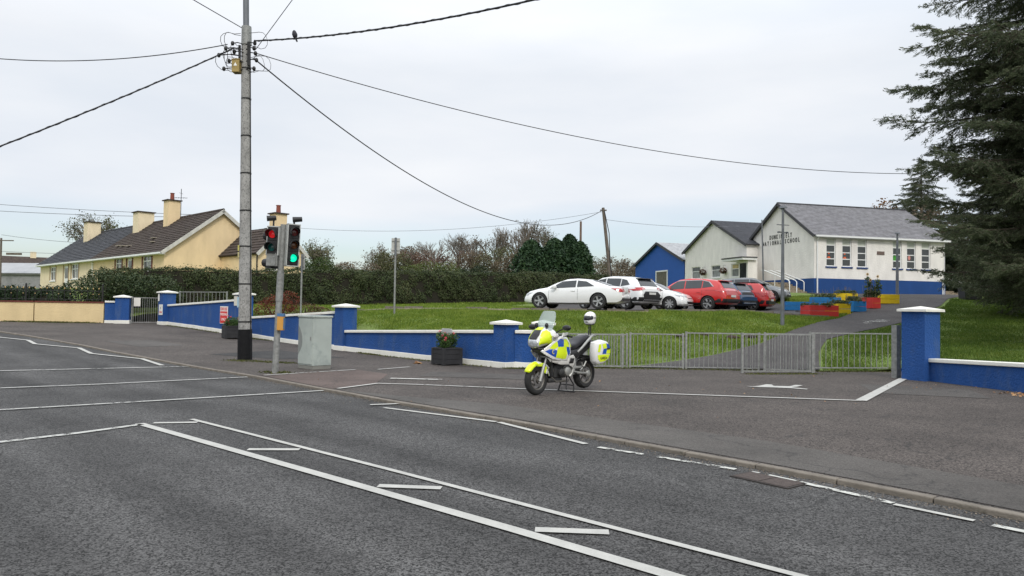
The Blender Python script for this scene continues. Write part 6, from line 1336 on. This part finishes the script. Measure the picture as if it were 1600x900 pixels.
car('white two door coupe parked closest to the hedge end of the row', 2.95, 34.0, R(157), COUPE)
car('white sport utility car with black lower bumper and slanted red lamps, second from left', 5.25, 37.6, R(132), var(SUV, paint=white, wr=.37,
  patch=SUV['patch']+[('tailgate_panel', [(-.62, .60), (.62, .60), (.66, .72), (.48, .88), (-.48, .88), (-.66, .72)], 'b', -1), ('bumper_strip', [(-.6, .46), (.6, .46), (.6, .50), (-.6, .50)], 's', -1)], rp=(-2.29, 0, .78), tailp=[[(.46, 1.0), (.70, .93), (.90, .90), (.91, 1.06), (.60, 1.08), (.50, 1.06)]], mirr=m_black))
HATCH = var(SUV, L=4.27, W=1.76, wr=.32, xf=1.3, xr=-1.3, top=[(-2.135, .75), (-2.05, .98), (-1.95, 1.15), (-1.7, 1.36), (-1.4, 1.42), (-.4, 1.47), (.1, 1.44), (.55, 1.28), (1.1, 1.0), (1.5, .92), (1.9, .78), (2.06, .66), (2.135, .5)], belt=[(-2.135, .73), (-1.6, .97), (0, .93), (1.0, .88), (2.135, .5)],
  bot=[(-2.135, .36), (-2, .24), (0, .19), (2, .2), (2.135, .26)], wid=[(-2.135, .72), (-2, .82), (-1.5, .87), (1.4, .87), (1.9, .80), (2.08, .66), (2.135, .52)], side=[[(.0, .98), (1.0, .93), (.4, 1.28), (.0, 1.34)], [(-.9, 1.0), (-.05, .98), (-.05, 1.34), (-.9, 1.33)], [(-1.4, 1.05), (-.95, 1.01), (-.95, 1.32), (-1.2, 1.28)]], ws=(1.08, .5, .66, .55), rw=(-1.98, -1.68, .6, .5),
  tailp=[[(.55, .82), (.84, .80), (.85, 1.0), (.60, .98)]], lampp=[[(.36, .60), (.76, .64), (.80, .76), (.44, .68)]], rp=(-2.16, 0, .6), fpz=.42, mx=.7, mz=.99, doors=[-.95, 0, .95], handles=[-.75, .2], hz=.84, trim=[], patch=[('grille', [(-.52, .30), (.52, .30), (.60, .42), (-.60, .42)], 'b', 1), ('upper_grille', [(-.34, .56), (.34, .56), (.34, .60), (-.34, .60)], 'b', 1), ('fog_lamp', [(.62, .36), (.70, .36), (.72, .48), (.64, .46)], 'b', 1)], clad=[])
car('white hatchback facing right between the white and red sport utility cars', 6.95, 37.8, R(-28), var(HATCH, paint=white, spokes=8))
car('bright red sport utility car with chrome edged windows in the middle of the row', 9.35, 38.6, R(138), var(SUV, paint=('red car paint', (.50, .012, .010, 1)), tailp=[[(.40, .97), (.86, .94), (.90, 1.04), (.44, 1.05)]], chrome=[[(-1.30, 1.44), (-.9, 1.52), (-.9, 1.545), (-1.30, 1.465)], [(-.9, 1.52), (.45, 1.49), (.45, 1.515), (-.9, 1.545)], [(-1.62, 1.20), (-1.56, 1.20), (-1.30, 1.44), (-1.36, 1.45)]], trim=[((-1.80, 0, 1.505), (.24, 1.12, .045), 'p', 'roof_spoiler')], patch=SUV['patch']+[('skid_plate', [(-.6, .42), (.6, .42), (.6, .48), (-.6, .48)], 's', -1)], spokes=5))
car('dark blue sport utility car parked between the two red cars', 11.1, 41.4, R(132), var(SUV, L=4.7, paint=('blue car paint', (.030, .065, .13, 1)), metal=.3, tailp=[[(.62, .90), (.80, .90), (.90, .96), (.88, 1.14), (.66, 1.12)]], chrome=[[(-1.60, 1.18), (-.9, 1.10), (-.9, 1.13), (-1.62, 1.21)], [(-1.62, 1.18), (-1.56, 1.18), (-1.30, 1.44), (-1.36, 1.45)]], patch=SUV['patch']+[('skid_plate', [(-.6, .44), (.6, .44), (.6, .53), (-.6, .53)], 's', -1), ('tailgate_panel', [(-.55, .90), (.55, .90), (.55, 1.06), (-.55, 1.06)], 'b', -1)]))
car('small red crossover with dark roof at the right end of the row', 12.55, 42.2, R(146), var(HATCH, paint=('red car paint', (.50, .012, .010, 1)), top=[(-2.135, .75), (-2.08, 1.0), (-2.0, 1.1), (-1.75, 1.42), (-1.6, 1.53), (-.9, 1.57), (-.2, 1.58), (.3, 1.52), (.7, 1.36), (1.1, 1.1), (1.5, 1.02), (1.9, .9), (2.06, .74), (2.135, .55)], belt=[(-2.135, .73), (-1.7, 1.05), (0, 1.0), (1.0, .94), (2.135, .5)],
  side=[[(.0, 1.06), (1.0, 1.02), (.45, 1.38), (.0, 1.44)], [(-.9, 1.08), (-.05, 1.06), (-.05, 1.44), (-.9, 1.44)], [(-1.35, 1.14), (-.95, 1.10), (-.95, 1.43), (-1.2, 1.40)]], wr=.34, rw=(-1.96, -1.72, .58, .5), trim=[((-1.7, 0, 1.50), (.3, .98, .05), 'b', 'roof_spoiler'), ((-.6, 0, 1.578), (1.5, 1.0, .03), 'b', 'dark_roof')], patch=[('rear_bumper', [(-.86, .38), (.86, .38), (.85, .58), (-.85, .58)], 'b', -1)], clad=[[(-.9, .25), (.95, .25), (.95, .38), (-.9, .38)]]))
car('silver grey car mostly hidden behind the small red crossover', 14.6, 45.2, R(-30), var(HATCH, paint=('grey car paint', (.16, .17, .18, 1)), metal=.4))
# ================================================================== police motorcycle
mc = thing('police_motorcycle', 'white, yellow and blue chequered police motorcycle on its centre stand', 'motorcycle', (1.0, 14.93, .0), math.atan2(-.725, -.69))
m_mw = M_('motorcycle white', (.72, .72, .70, 1), .22, .04, 6, coat=.8); m_my = M_('fluorescent yellow', (.66, .80, .015, 1), .35, .04, 6, coat=.3); m_mb = M_('reflective blue', (.012, .07, .38, 1), .3, .08, 20, coat=.4)
m_sil = M_('engine silver', (.36, .36, .34, 1), .38, .2, 14, metal=.5); m_eng = M_('engine dark', (.03, .03, .03, 1), .5, .4, 20); m_gun = M_('brown grey rim', (.15, .14, .125, 1), .4, .2, 9, metal=.4); m_seat = M_('seat vinyl', (.02, .02, .024, 1), .42, .15, 30, .15, 150); m_disc = M_('brake disc', (.30, .29, .28, 1), .3, .1, metal=.8)
def loft(mb, secs, n=20, pw=2.5, cap=True):
    """superellipse rings: (x, yc, zc, half width, up, down)"""
    base = len(mb.v)
    for (x, yc, zc, hw_, hu, hd) in secs:
        for k in range(n):
            w = 2*PI*k/n; c, s = math.cos(w), math.sin(w); c = math.copysign(abs(c)**(2/pw), c); s = math.copysign(abs(s)**(2/pw), s)
            mb.v.append((x, yc+hw_*c, zc+(hu if s > 0 else hd)*s))
    for i in range(len(secs)-1):
        for k in range(n): k2 = (k+1) % n; mb.f.append((base+i*n+k, base+i*n+k2, base+(i+1)*n+k2, base+(i+1)*n+k)); mb.mi.append(mb.cur)
    if cap: mb.f.append(tuple(base+k for k in range(n))); mb.mi.append(mb.cur); mb.f.append(tuple(base+(len(secs)-1)*n+k for k in range(n))[::-1]); mb.mi.append(mb.cur)
    return mb
def mwheel(name, x, z, Rr, w, rear=False):
    wh = thing(name, None, None, (x, 0, z)); wh.parent = mc
    prof = [(Rr-.105, -w*.36), (Rr-.075, -w*.47), (Rr-.04, -w*.5), (Rr-.012, -w*.34), (Rr, -w*.1), (Rr, w*.1), (Rr-.012, w*.34), (Rr-.04, w*.5), (Rr-.075, w*.47), (Rr-.105, w*.36)]
    MB().lathe(prof, axis='Y', seg=40).build('tyre', m_rubber, wh, smooth=45)
    q = MB().lathe([(Rr-.10, -w*.38), (Rr-.088, -w*.40), (Rr-.088, -w*.33), (Rr-.12, -w*.2), (Rr-.125, 0), (Rr-.12, w*.2), (Rr-.088, w*.33), (Rr-.088, w*.40), (Rr-.10, w*.38), (Rr-.13, w*.22), (Rr-.14, 0), (Rr-.13, -w*.22)], axis='Y', seg=40, close=True)
    ri = Rr-.12
    for k in range(6):
        a = 2*PI*k/6; dx = .35 if k % 2 else -.35
        q.tube([(.05*math.cos(a), 0, .05*math.sin(a)), (ri*.55*math.cos(a+dx*.25), 0, ri*.55*math.sin(a+dx*.25)), (ri*math.cos(a+dx*.2), 0, ri*math.sin(a+dx*.2))], [.022, .014, .02], 6)
    q.lathe([(0, -.06), (.05, -.055), (.055, 0), (.05, .055), (0, .06)], axis='Y', seg=16); q.build('rim', m_gun, wh, smooth=40)
    for s_ in ((1,) if rear else (1, -1)):
        MB().lathe([(.085, s_*.062), (.135, s_*.062), (.135, s_*.068), (.085, s_*.068)], axis='Y', seg=32, close=True).build('brake_disc', m_disc, wh, smooth=30)
    MB().tube([(0, -.12, 0), (0, .12, 0)], .014, 10).build('axle', m_sil, wh); return wh
mwheel('front_wheel', .74, .300, .30, .125); mwheel('rear_wheel', -.74, .345, .31, .155, True)
for s_ in (1, -1):
    MB().tube([(.745, s_*.105, .27), (.70, s_*.105, .40), (.62, s_*.105, .60)], [.034, .034, .030], 10).build('fork_leg', m_sil, mc, smooth=60)
    MB().tube([(.62, s_*.105, .58), (.46, s_*.10, .98)], .021, 10).build('fork_tube', m_disc, mc, smooth=60)
    MB().box((.665, s_*.085, .40), (.09, .05, .11)).build('brake_caliper', m_gun, mc, bevel=.012)
MB().tube([(.63, .0, .56), (.63, .13, .56)], .02, 6).tube([(.6, .12, .6), (.5, .2, .8), (.45, .2, 1.0)], .008, 5).build('brake_hose', m_black, mc)
# front mudguard
def fender(a0, a1, r, w, name, mat, off=0, drop=.06, par=mc, c=(.74, .30)):
    g = []; n = 18
    for i in range(n+1):
        a = R(a0+(a1-a0)*i/n); row = []; tw = min(1, .45+1.6*math.sin(PI*(i+1)/(n+2)))
        for k in range(9):
            u_ = -1+k/4; y = w*tw*u_; dr = drop*abs(u_)**3*tw; rr_ = r+off-dr; row.append((c[0]+rr_*math.cos(a), y+off*u_, c[1]+rr_*math.sin(a)))
        g.append(row)
    q = MB()
    for i in range(n):
        for k in range(8): q.face([g[i][k], g[i][k+1], g[i+1][k+1], g[i+1][k]])
    o = q.build(name, mat, par, smooth=60); s = o.modifiers.new('s', 'SOLIDIFY'); s.thickness = .006; return o
fm = fender(28, 172, .345, .088, 'front_mudguard', m_my)
fender(84, 108, .345, .082, 'white_band', m_mw, .005, par=fm); fender(148, 171, .345, .086, 'white_band', m_mw, .005, par=fm)
panel('mudguard_skirt', [(.86, .60), (.58, .62), (.46, .52), (.52, .40), (.60, .42), (.66, .55), (.80, .56)], lambda x, z, o: (x, .083+o, z), m_my, mc); panel('mudguard_skirt', [(.86, .60), (.58, .62), (.46, .52), (.52, .40), (.60, .42), (.66, .55), (.80, .56)], lambda x, z, o: (x, -.083-o, z), m_my, mc)
panel('white_edge', [(.60, .61), (.58, .62), (.46, .52), (.52, .40), (.56, .41), (.52, .52)], lambda x, z, o: (x, .089+o, z), m_mw, mc)
# nose fairing
nose = loft(MB(), [(.865, 0, .99, .06, .05, .05), (.84, 0, .99, .12, .10, .085), (.78, 0, 1.02, .165, .16, .12), (.68, 0, 1.07, .205, .20, .15), (.56, 0, 1.10, .235, .225, .16), (.42, 0, 1.10, .25, .19, .15), (.28, 0, 1.07, .24, .11, .12), (.16, 0, 1.04, .21, .07, .08)], 28, 2.15).build('fairing', m_mw, mc, smooth=60)
def nose_x(y, z):      # front surface of the nose
    S_n = [(.865, .99, .06, .05, .05), (.84, .99, .12, .10, .085), (.78, 1.02, .165, .16, .12), (.68, 1.07, .205, .20, .15), (.56, 1.10, .235, .225, .16), (.42, 1.10, .25, .19, .15), (.28, 1.07, .24, .11, .12)]
    for i in range(24*6):
        f_ = i/24; j = min(5, int(f_)); u_ = f_-j; a, b = S_n[j], S_n[j+1]; x, zc, hw_, hu, hd = [a[k]+(b[k]-a[k])*u_ for k in range(5)]
        h_ = hu if z > zc else hd
        if abs(y/hw_)**2.15+abs((z-zc)/h_)**2.15 <= 1: return x
    return .28
nf = lambda y, z, o: (nose_x(y, z)+.012+o, y*1.02, z+.004)
panel('headlight', [(-.11, .935), (-.07, .91), (.07, .91), (.11, .935), (.135, 1.02), (.10, 1.06), (-.10, 1.06), (-.135, 1.02)], nf, M_('headlight glass', (.40, .42, .44, 1), .06, .25, 26, coat=1, metal=.3), nose, res=.02)
for s_ in (-1, 1): MB().ball((.845, s_*.062, .985), (.02, .042, .045), 12, 8).build('lamp_bowl', m_disc, nose, smooth=60)
panel('dark_panel', [(-.085, 1.07), (.085, 1.07), (.105, 1.16), (.08, 1.24), (-.08, 1.24), (-.105, 1.16)], nf, m_black, nose, res=.02)
panel('yellow_brow', [(-.09, 1.248), (.09, 1.248), (.07, 1.30), (-.07, 1.30)], nf, m_my, nose, res=.02)
for s_ in (-1, 1): panel('yellow_cheek', [(s_*.13, .955), (s_*.19, .975), (s_*.232, 1.06), (s_*.236, 1.13), (s_*.205, 1.21), (s_*.15, 1.25), (s_*.115, 1.22), (s_*.125, 1.14), (s_*.145, 1.05)], nf, m_my, nose, res=.02)
loft(MB(), [(.80, 0, .90, .10, .03, .04), (.70, 0, .88, .16, .05, .07), (.50, 0, .86, .19, .1, .12), (.30, 0, .84, .18, .1, .12)], 16, 2.5).build('nose_gap_fill', m_black, nose, smooth=60)  # black body added so the gap under the nose reads dark
# side fairings with chequered decals
def yf(s): return lambda x, z, o: (x, s*(.292-.55*max(0, x-.32)**1.4-.9*max(0, abs(z-.90)-.10)**1.6-.22*max(0, .12-x)+o), z)
BODY = [(.76, .845), (.66, .77), (.50, .685), (.30, .65), (.10, .66), (.04, .80), (.08, .98), (.16, 1.11), (.34, 1.12), (.50, 1.05), (.64, .94)]
for s_ in (1, -1):
    sf_ = panel('side_fairing', BODY, yf(s_), m_mw, mc, 0, .012, .025)
    dec = [('yellow_check', [(.60, .90), (.50, .885), (.42, .93), (.44, 1.04), (.52, .99)], m_my), ('blue_check', [(.42, .93), (.28, .93), (.27, 1.07), (.36, 1.085), (.44, 1.04)], m_mb), ('yellow_check', [(.28, .93), (.12, .92), (.13, 1.0), (.18, 1.08), (.27, 1.07)], m_my),
        ('blue_check', [(.68, .845), (.58, .78), (.46, .725), (.44, .86), (.50, .885), (.60, .885)], m_mb), ('yellow_check', [(.46, .725), (.28, .69), (.27, .93), (.42, .93), (.44, .86)], m_my), ('yellow_check', [(.28, .69), (.18, .69), (.17, .80), (.20, .93), (.27, .93)], m_my), ('blue_check', [(.17, .80), (.10, .74), (.07, .82), (.10, .92), (.20, .93)], m_mb)]
    for nm, pl_, mt in dec: panel(nm, pl_, yf(s_), mt, sf_, .009, 0, .05)
    c = yf(s_)(.52, .835, .013); M = Matrix.Translation(c)
    MB().lathe([(0, s_*.004), (.045, s_*.003), (.05, 0)], axis='Y', seg=8, M=M).build('crest', M_('gold crest', (.45, .40, .22, 1), .4), sf_); MB().lathe([(0, s_*.006), (.022, s_*.005)], axis='Y', seg=12, M=M).build('crest_centre', m_mb, sf_)
    panel('belly_fairing', [(.60, .72), (.52, .64), (.30, .575), (.08, .57), (-.06, .50), (-.12, .56), (-.12, .70), (-.06, .76), (.06, .74), (.12, .65), (.32, .655)], lambda x, z, o, s=s_: (x, s*(.262-.45*max(0, x-.25)**1.3+o), z), M_('pale silver plastic', (.50, .49, .46, 1), .35, .06, coat=.4) if s_ > 0 else bpy.data.materials['pale silver plastic'], mc, 0, .014)
    panel('belly_inset', [(.08, .60), (-.05, .60), (-.08, .69), (.03, .70)], lambda x, z, o, s=s_: (x, s*(.275+o), z), m_black, mc, 0, .01)
    MB().ball((.50, s_*.285, 1.13), (.075, .035, .04), 12, 8).build('indicator', M_('clear lamp', (.45, .42, .4, 1), .15, .1, coat=1), mc, smooth=60)
    MB().tube([(.42, s_*.22, 1.20), (.40, s_*.33, 1.26), (.37, s_*.39, 1.29)], [.014, .012, .012], 6).build('mirror_stalk', m_black, mc)
    MB().ball((.37, s_*.44, 1.30), (.045, .105, .055), 14, 8).build('mirror', m_black, mc, smooth=60)
    MB().ball((.60, s_*.13, 1.34), (.04, .036, .052), 10, 8).build('blue_lamp', m_black, mc, smooth=60); MB().tube([(.58, s_*.13, 1.2), (.60, s_*.13, 1.32)], .012, 5).build('lamp_stalk', m_black, mc)
    # handlebars
    MB().tube([(.36, s_*.05, 1.12), (.34, s_*.2, 1.15), (.24, s_*.36, 1.14)], .014, 7).build('handlebar', m_black, mc, smooth=60); MB().tube([(.25, s_*.34, 1.14), (.19, s_*.44, 1.125)], .02, 8).build('grip', m_rubber, mc, smooth=60)
    panel('hand_shield', [(.44, 1.10), (.26, 1.16), (.24, 1.21), (.40, 1.20)], lambda x, z, o, s=s_: (x, s*(.37+o), z), m_mw, mc, 0, .01) if s_ > 0 else None
    # footpegs, frame, stand
    MB().tube([(-.12, s_*.16, .40), (-.14, s_*.30, .40)], .014, 6).build('foot_peg', m_rubber, mc); MB().tube([(-.42, s_*.16, .50), (-.44, s_*.29, .50)], .013, 6).build('foot_peg', m_rubber, mc)
    MB().box((-.30, s_*.19, .50), (.26, .02, .045)).box((-.22, s_*.185, .55), (.05, .02, .16)).build('peg_bracket', m_sil, mc, bevel=.006)
    MB().tube([(-.10, s_*.11, .34), (-.20, s_*.17, .16), (-.17, s_*.20, .012)], .015, 7).build('stand_leg', m_black, mc)
    MB().tube([(-.08, s_*.11, .42), (-.40, s_*.12, .38), (-.76, s_*.11, .345)], [.035, .032, .028], 8).build('swing_arm', m_sil, mc, smooth=60)
MB().tube([(-.17, -.22, .012), (-.17, .22, .012)], .013, 6).tube([(-.19, -.17, .14), (-.19, .17, .14)], .012, 6).build('stand_bar', m_black, mc)
MB().tube([(-.02, .14, .33), (.12, .24, .13), (.17, .29, .10)], .012, 6).build('side_stand', m_black, mc)
# windscreen
m_scr = bpy.data.materials.new('tinted acrylic'); m_scr.use_nodes = True; t_ = m_scr.node_tree; b_ = t_.nodes['Principled BSDF']; b_.inputs['Base Color'].default_value = (.5, .56, .54, 1); b_.inputs['Roughness'].default_value = .08
tr_ = t_.nodes.new('ShaderNodeBsdfTransparent'); tr_.inputs[0].default_value = (.80, .86, .84, 1); ms_ = t_.nodes.new('ShaderNodeMixShader'); ms_.inputs[0].default_value = .42; t_.links.new(tr_.outputs[0], ms_.inputs[1]); t_.links.new(b_.outputs[0], ms_.inputs[2]); t_.links.new(ms_.outputs[0], t_.nodes['Material Output'].inputs[0])
scr = lambda y, v, o: (.66-.26*v**.9-1.9*y*y*(1-.35*v)+o, y, 1.22+.40*v)
panel('windscreen', [(-.13, 0), (.13, 0), (.215, .10), (.225, .30), (.20, .72), (.17, .93), (.13, 1.0), (-.13, 1.0), (-.17, .93), (-.20, .72), (-.225, .30), (-.215, .10)], scr, m_scr, mc, 0, .005)
# tank, cockpit, seat
loft(MB(), [(.36, 0, 1.0, .15, .12, .2), (.25, 0, 1.02, .185, .13, .22), (.10, 0, .99, .195, .145, .22), (-.05, 0, .93, .16, .14, .18), (-.16, 0, .88, .12, .10, .12)], 22, 2.4).build('fuel_tank', m_mw, mc, smooth=60)
panel('tank_stripe', [(.14, .90), (-.02, .86), (-.10, .92), (-.02, 1.03), (.10, 1.10), (.17, 1.08)], lambda x, z, o: (x, .203-1.2*max(0, z-.98)**1.5-.25*max(0, .02-x), z), m_my, mc, 0, .004)
MB().box((.44, 0, 1.20), (.12, .26, .08)).build('instrument_pod', m_black, mc, bevel=.02)
loft(MB(), [(-.02, 0, .90, .10, .06, .10), (-.12, 0, .91, .15, .055, .10), (-.28, 0, .93, .165, .06, .10), (-.40, 0, .97, .16, .075, .10), (-.46, 0, 1.01, .15, .085, .12), (-.62, 0, 1.05, .145, .08, .12), (-.76, 0, 1.08, .12, .06, .10), (-.82, 0, 1.09, .08, .03, .06)], 22, 2.8).build('seat', m_seat, mc, smooth=60)
loft(MB(), [(.06, 0, .74, .13, .12, .12), (-.12, 0, .76, .19, .10, .13), (-.35, 0, .79, .185, .09, .13), (-.55, 0, .84, .15, .10, .12), (-.78, 0, .93, .12, .10, .10), (-.95, 0, .97, .08, .06, .06)], 20, 3).build('side_cover', m_black, mc, smooth=50)
for s_ in (1, -1):
    MB().tube([(-.30, s_*.18, .80), (-.45, s_*.19, .90), (-.62, s_*.185, 1.02), (-.78, s_*.17, 1.115), (-.92, s_*.12, 1.13)], [.022, .026, .028, .026, .018], 8).build('grab_rail', m_sil, mc, smooth=60)
MB().box((-.90, 0, 1.12), (.16, .26, .025)).build('rear_rack', m_sil, mc, bevel=.01)
MB().ball((-1.02, 0, .93), (.03, .09, .04), 10, 6).build('tail_light', bpy.data.materials['tail lamp'], mc, smooth=60)
MB().box((-1.06, 0, .72), (.02, .2, .22)).build('number_plate', bpy.data.materials['number plate'], mc); fender(60, 140, .36, .085, 'rear_mudguard', m_black, c=(-.74, .345))
# engine
en = MB(); en.box((.20, 0, .44), (.34, .30, .26)).box((.10, 0, .62), (.30, .24, .16)).box((-.12, 0, .45), (.30, .26, .22)).build('engine', m_eng, mc, bevel=.03)
eng = bpy.data.objects['engine']
for x, z, r_, yy, mt in ((.03, .44, .105, .20, m_sil), (-.14, .42, .075, .19, m_sil), (.21, .42, .085, .19, m_eng)):
    for s_ in (1, -1): MB().lathe([(0, s_*(yy+.035)), (r_*.6, s_*(yy+.035)), (r_*.9, s_*(yy+.015)), (r_, s_*(yy-.06))], (x, 0, z), 'Y', 20).build('engine_cover', mt, eng, smooth=40)
for k in range(6): MB().box((.22, 0, .58+k*.022), (.24, .30, .010)).build('cooling_fin', m_eng, eng)
MB().tube([(-.04, .2, .57), (-.10, .235, .50), (-.08, .225, .40), (-.02, .21, .33)], .03, 8).build('breather_cover', m_sil, eng, smooth=60)
MB().box((.42, 0, .52), (.05, .28, .36)).build('radiator', m_black, mc, bevel=.01); MB().box((.30, 0, .27), (.40, .26, .09)).build('belly_pan', m_eng, mc, bevel=.03)
MB().tube([(.36, .10, .50), (.42, .11, .34), (.30, .12, .24), (-.1, .12, .24)], .022, 8).tube([(.36, -.10, .50), (.42, -.11, .34), (.30, -.12, .24), (-.1, -.12, .26)], .022, 8).build('exhaust_pipe', m_gun, mc, smooth=60)
MB().tube([(-.1, -.15, .27), (-.4, -.19, .32), (-.95, -.21, .46)], [.03, .05, .055], 12).build('silencer', m_sil, mc, smooth=60)
MB().tube([(-.45, .135, .42), (-.56, .15, .52), (-.62, .15, .60)], .02, 7).tube([(-.55, .13, .40), (-.5, .14, .58)], .016, 6).build('rear_link', m_sil, mc, smooth=60)
MB().ball((-.74, .115, .345), (.075, .03, .075), 14, 8).build('final_drive', m_sil, mc, smooth=60); MB().tube([(-.30, 0, .44), (-.40, 0, .80)], .05, 10).build('shock_absorber', m_black, mc)
# panniers
PP = [(-.62, 1.00), (-.585, .80), (-.62, .60), (-.70, .535), (-.90, .545), (-1.05, .62), (-1.14, .78), (-1.13, .90), (-1.03, 1.01), (-.85, 1.045)]
def pann(s):
    q = MB(); cx, cz = -.87, .79; rings = []
    for y, k in ((.24, .94), (.27, 1.0), (.34, 1.0), (.385, .95), (.415, .80), (.425, .45)): rings.append([(cx+(x-cx)*k, s*y, cz+(z-cz)*k) for x, z in PP])
    n = len(PP)
    for i in range(len(rings)-1):
        for k in range(n): q.face([rings[i][k], rings[i][(k+1) % n], rings[i+1][(k+1) % n], rings[i+1][k]])
    q.face(rings[0]); q.face(rings[-1]); o = q.build('pannier', m_mw, mc, smooth=50)
    b = o.modifiers.new('b', 'BEVEL'); b.width = .012; b.segments = 2
    def f(x, z, o_): 
        # radial position -> bulge of the outer face
        k = max(abs(x-cx)/.26, abs(z-cz)/.25); y = .425 if k < .45 else (.425-.01*(k-.45)/.35 if k < .80 else .415-.03*(k-.80)/.15)
        return (x, s*(y+.004+o_), z)
    for nm, pl_, mt in (('yellow_band', [(-.66, .74), (-.67, .66), (-.74, .60), (-.90, .61), (-.99, .655), (-1.07, .745), (-.76, .745)], m_my), ('yellow_check', [(-.66, .80), (-.73, .80), (-.77, .96), (-.69, .955)], m_my), ('yellow_check', [(-.93, .76), (-1.075, .76), (-1.09, .86), (-.96, .87)], m_my), ('blue_check', [(-.80, .76), (-.93, .76), (-.96, .87), (-.84, .86)], m_mb),
            ('yellow_check', [(-.84, .865), (-.95, .875), (-.93, .975), (-.80, .96)], m_my), ('blue_check', [(-.96, .875), (-1.08, .87), (-1.02, .95), (-.94, .975)], m_mb)): panel(nm, pl_, f, mt, o, .002, 0, .05)
    if s > 0: text('GARDA', o, (-.845, .437, .675), .078, m_blkp, rot=(PI/2, 0, PI), depth=.001, name='lettering', sx=.9)
    MB().box((-1.0, s*.432, .86), (.09, .02, .03)).build('latch', m_black, o, bevel=.005); return o
pann(1); pann(-1)
MB().box((-.72, 0, .70), (.05, .42, .04)).box((-.85, 0, .98), (.2, .4, .03)).build('pannier_frame', m_black, mc)
# mast and helmet
MB().tube([(-.93, -.022, 1.12), (-.93, -.022, 1.345)], .012, 8).tube([(-.93, .022, 1.12), (-.93, .022, 1.345)], .012, 8).box((-.93, 0, 1.345), (.12, .12, .015)).build('mast', m_black, mc)
MB().tube([(-.75, .1, 1.1), (-.80, .06, 1.22), (-.9, .03, 1.3)], .006, 4).build('aerial_cable', m_black, mc)
ha = math.atan2(-.725, -.69); hp = (1.0+(-.93)*math.cos(ha), 14.93+(-.93)*math.sin(ha), 1.353)
hm = thing('helmet', 'white full face helmet with dark visor opening resting on the motorcycle mast', 'helmet', hp, ha+R(8))
def hsec(z):  # (z, centre x, half length, half width)
    T_ = [(0, .0, .10, .088), (.03, .008, .128, .108), (.07, .010, .138, .118), (.12, .002, .140, .124), (.17, -.006, .135, .122), (.215, -.01, .112, .104), (.245, -.012, .075, .070), (.262, -.012, .03, .03), (.265, -.012, .002, .002)]
    for i in range(len(T_)-1):
        if z <= T_[i+1][0]+1e-9: a, b = T_[i], T_[i+1]; u_ = (z-a[0])/(b[0]-a[0]); return [a[k]+(b[k]-a[k])*u_ for k in range(4)]
    return T_[-1]
q = MB(); zz_ = [0, .015, .03, .05, .07, .095, .12, .145, .17, .195, .215, .232, .245, .255, .262, .265]; n = 28
for z in zz_:
    s4 = hsec(z)
    for k in range(n): w = 2*PI*k/n; q.v.append((s4[1]+s4[2]*math.cos(w), s4[3]*math.sin(w), z))
for i in range(len(zz_)-1):
    for k in range(n):
        k2 = (k+1) % n; q.f.append((i*n+k, i*n+k2, (i+1)*n+k2, (i+1)*n+k)); q.mi.append(0)
q.f.append(tuple(range(n))[::-1]); q.mi.append(0); q.build('shell', m_mw, hm, smooth=70)
hv = lambda a, z, o: ((hsec(z)[1]+(hsec(z)[2]+.004+o)*math.cos(a)), (hsec(z)[3]+.004+o)*math.sin(a), z)
panel('visor', [(-1.18, .125), (-1.0, .10), (-.4, .082), (.4, .082), (1.0, .10), (1.18, .125), (1.15, .16), (.9, .178), (-.9, .178), (-1.15, .16)], hv, m_glass, hm, 0, .003, .08)
MB().lathe([(.088, .0), (.10, .012), (.098, .022), (.085, .02)], seg=24).build('rubber_rim', m_black, hm)
for s_ in (-1, 1): MB().ball((.01, s_*.124, .135), (.022, .008, .022), 10, 6).build('visor_pivot', m_black, hm)
panel('chin_vent', [(-.25, .04), (.25, .04), (.22, .06), (-.22, .06)], hv, m_black, hm, .001, .003, .1)
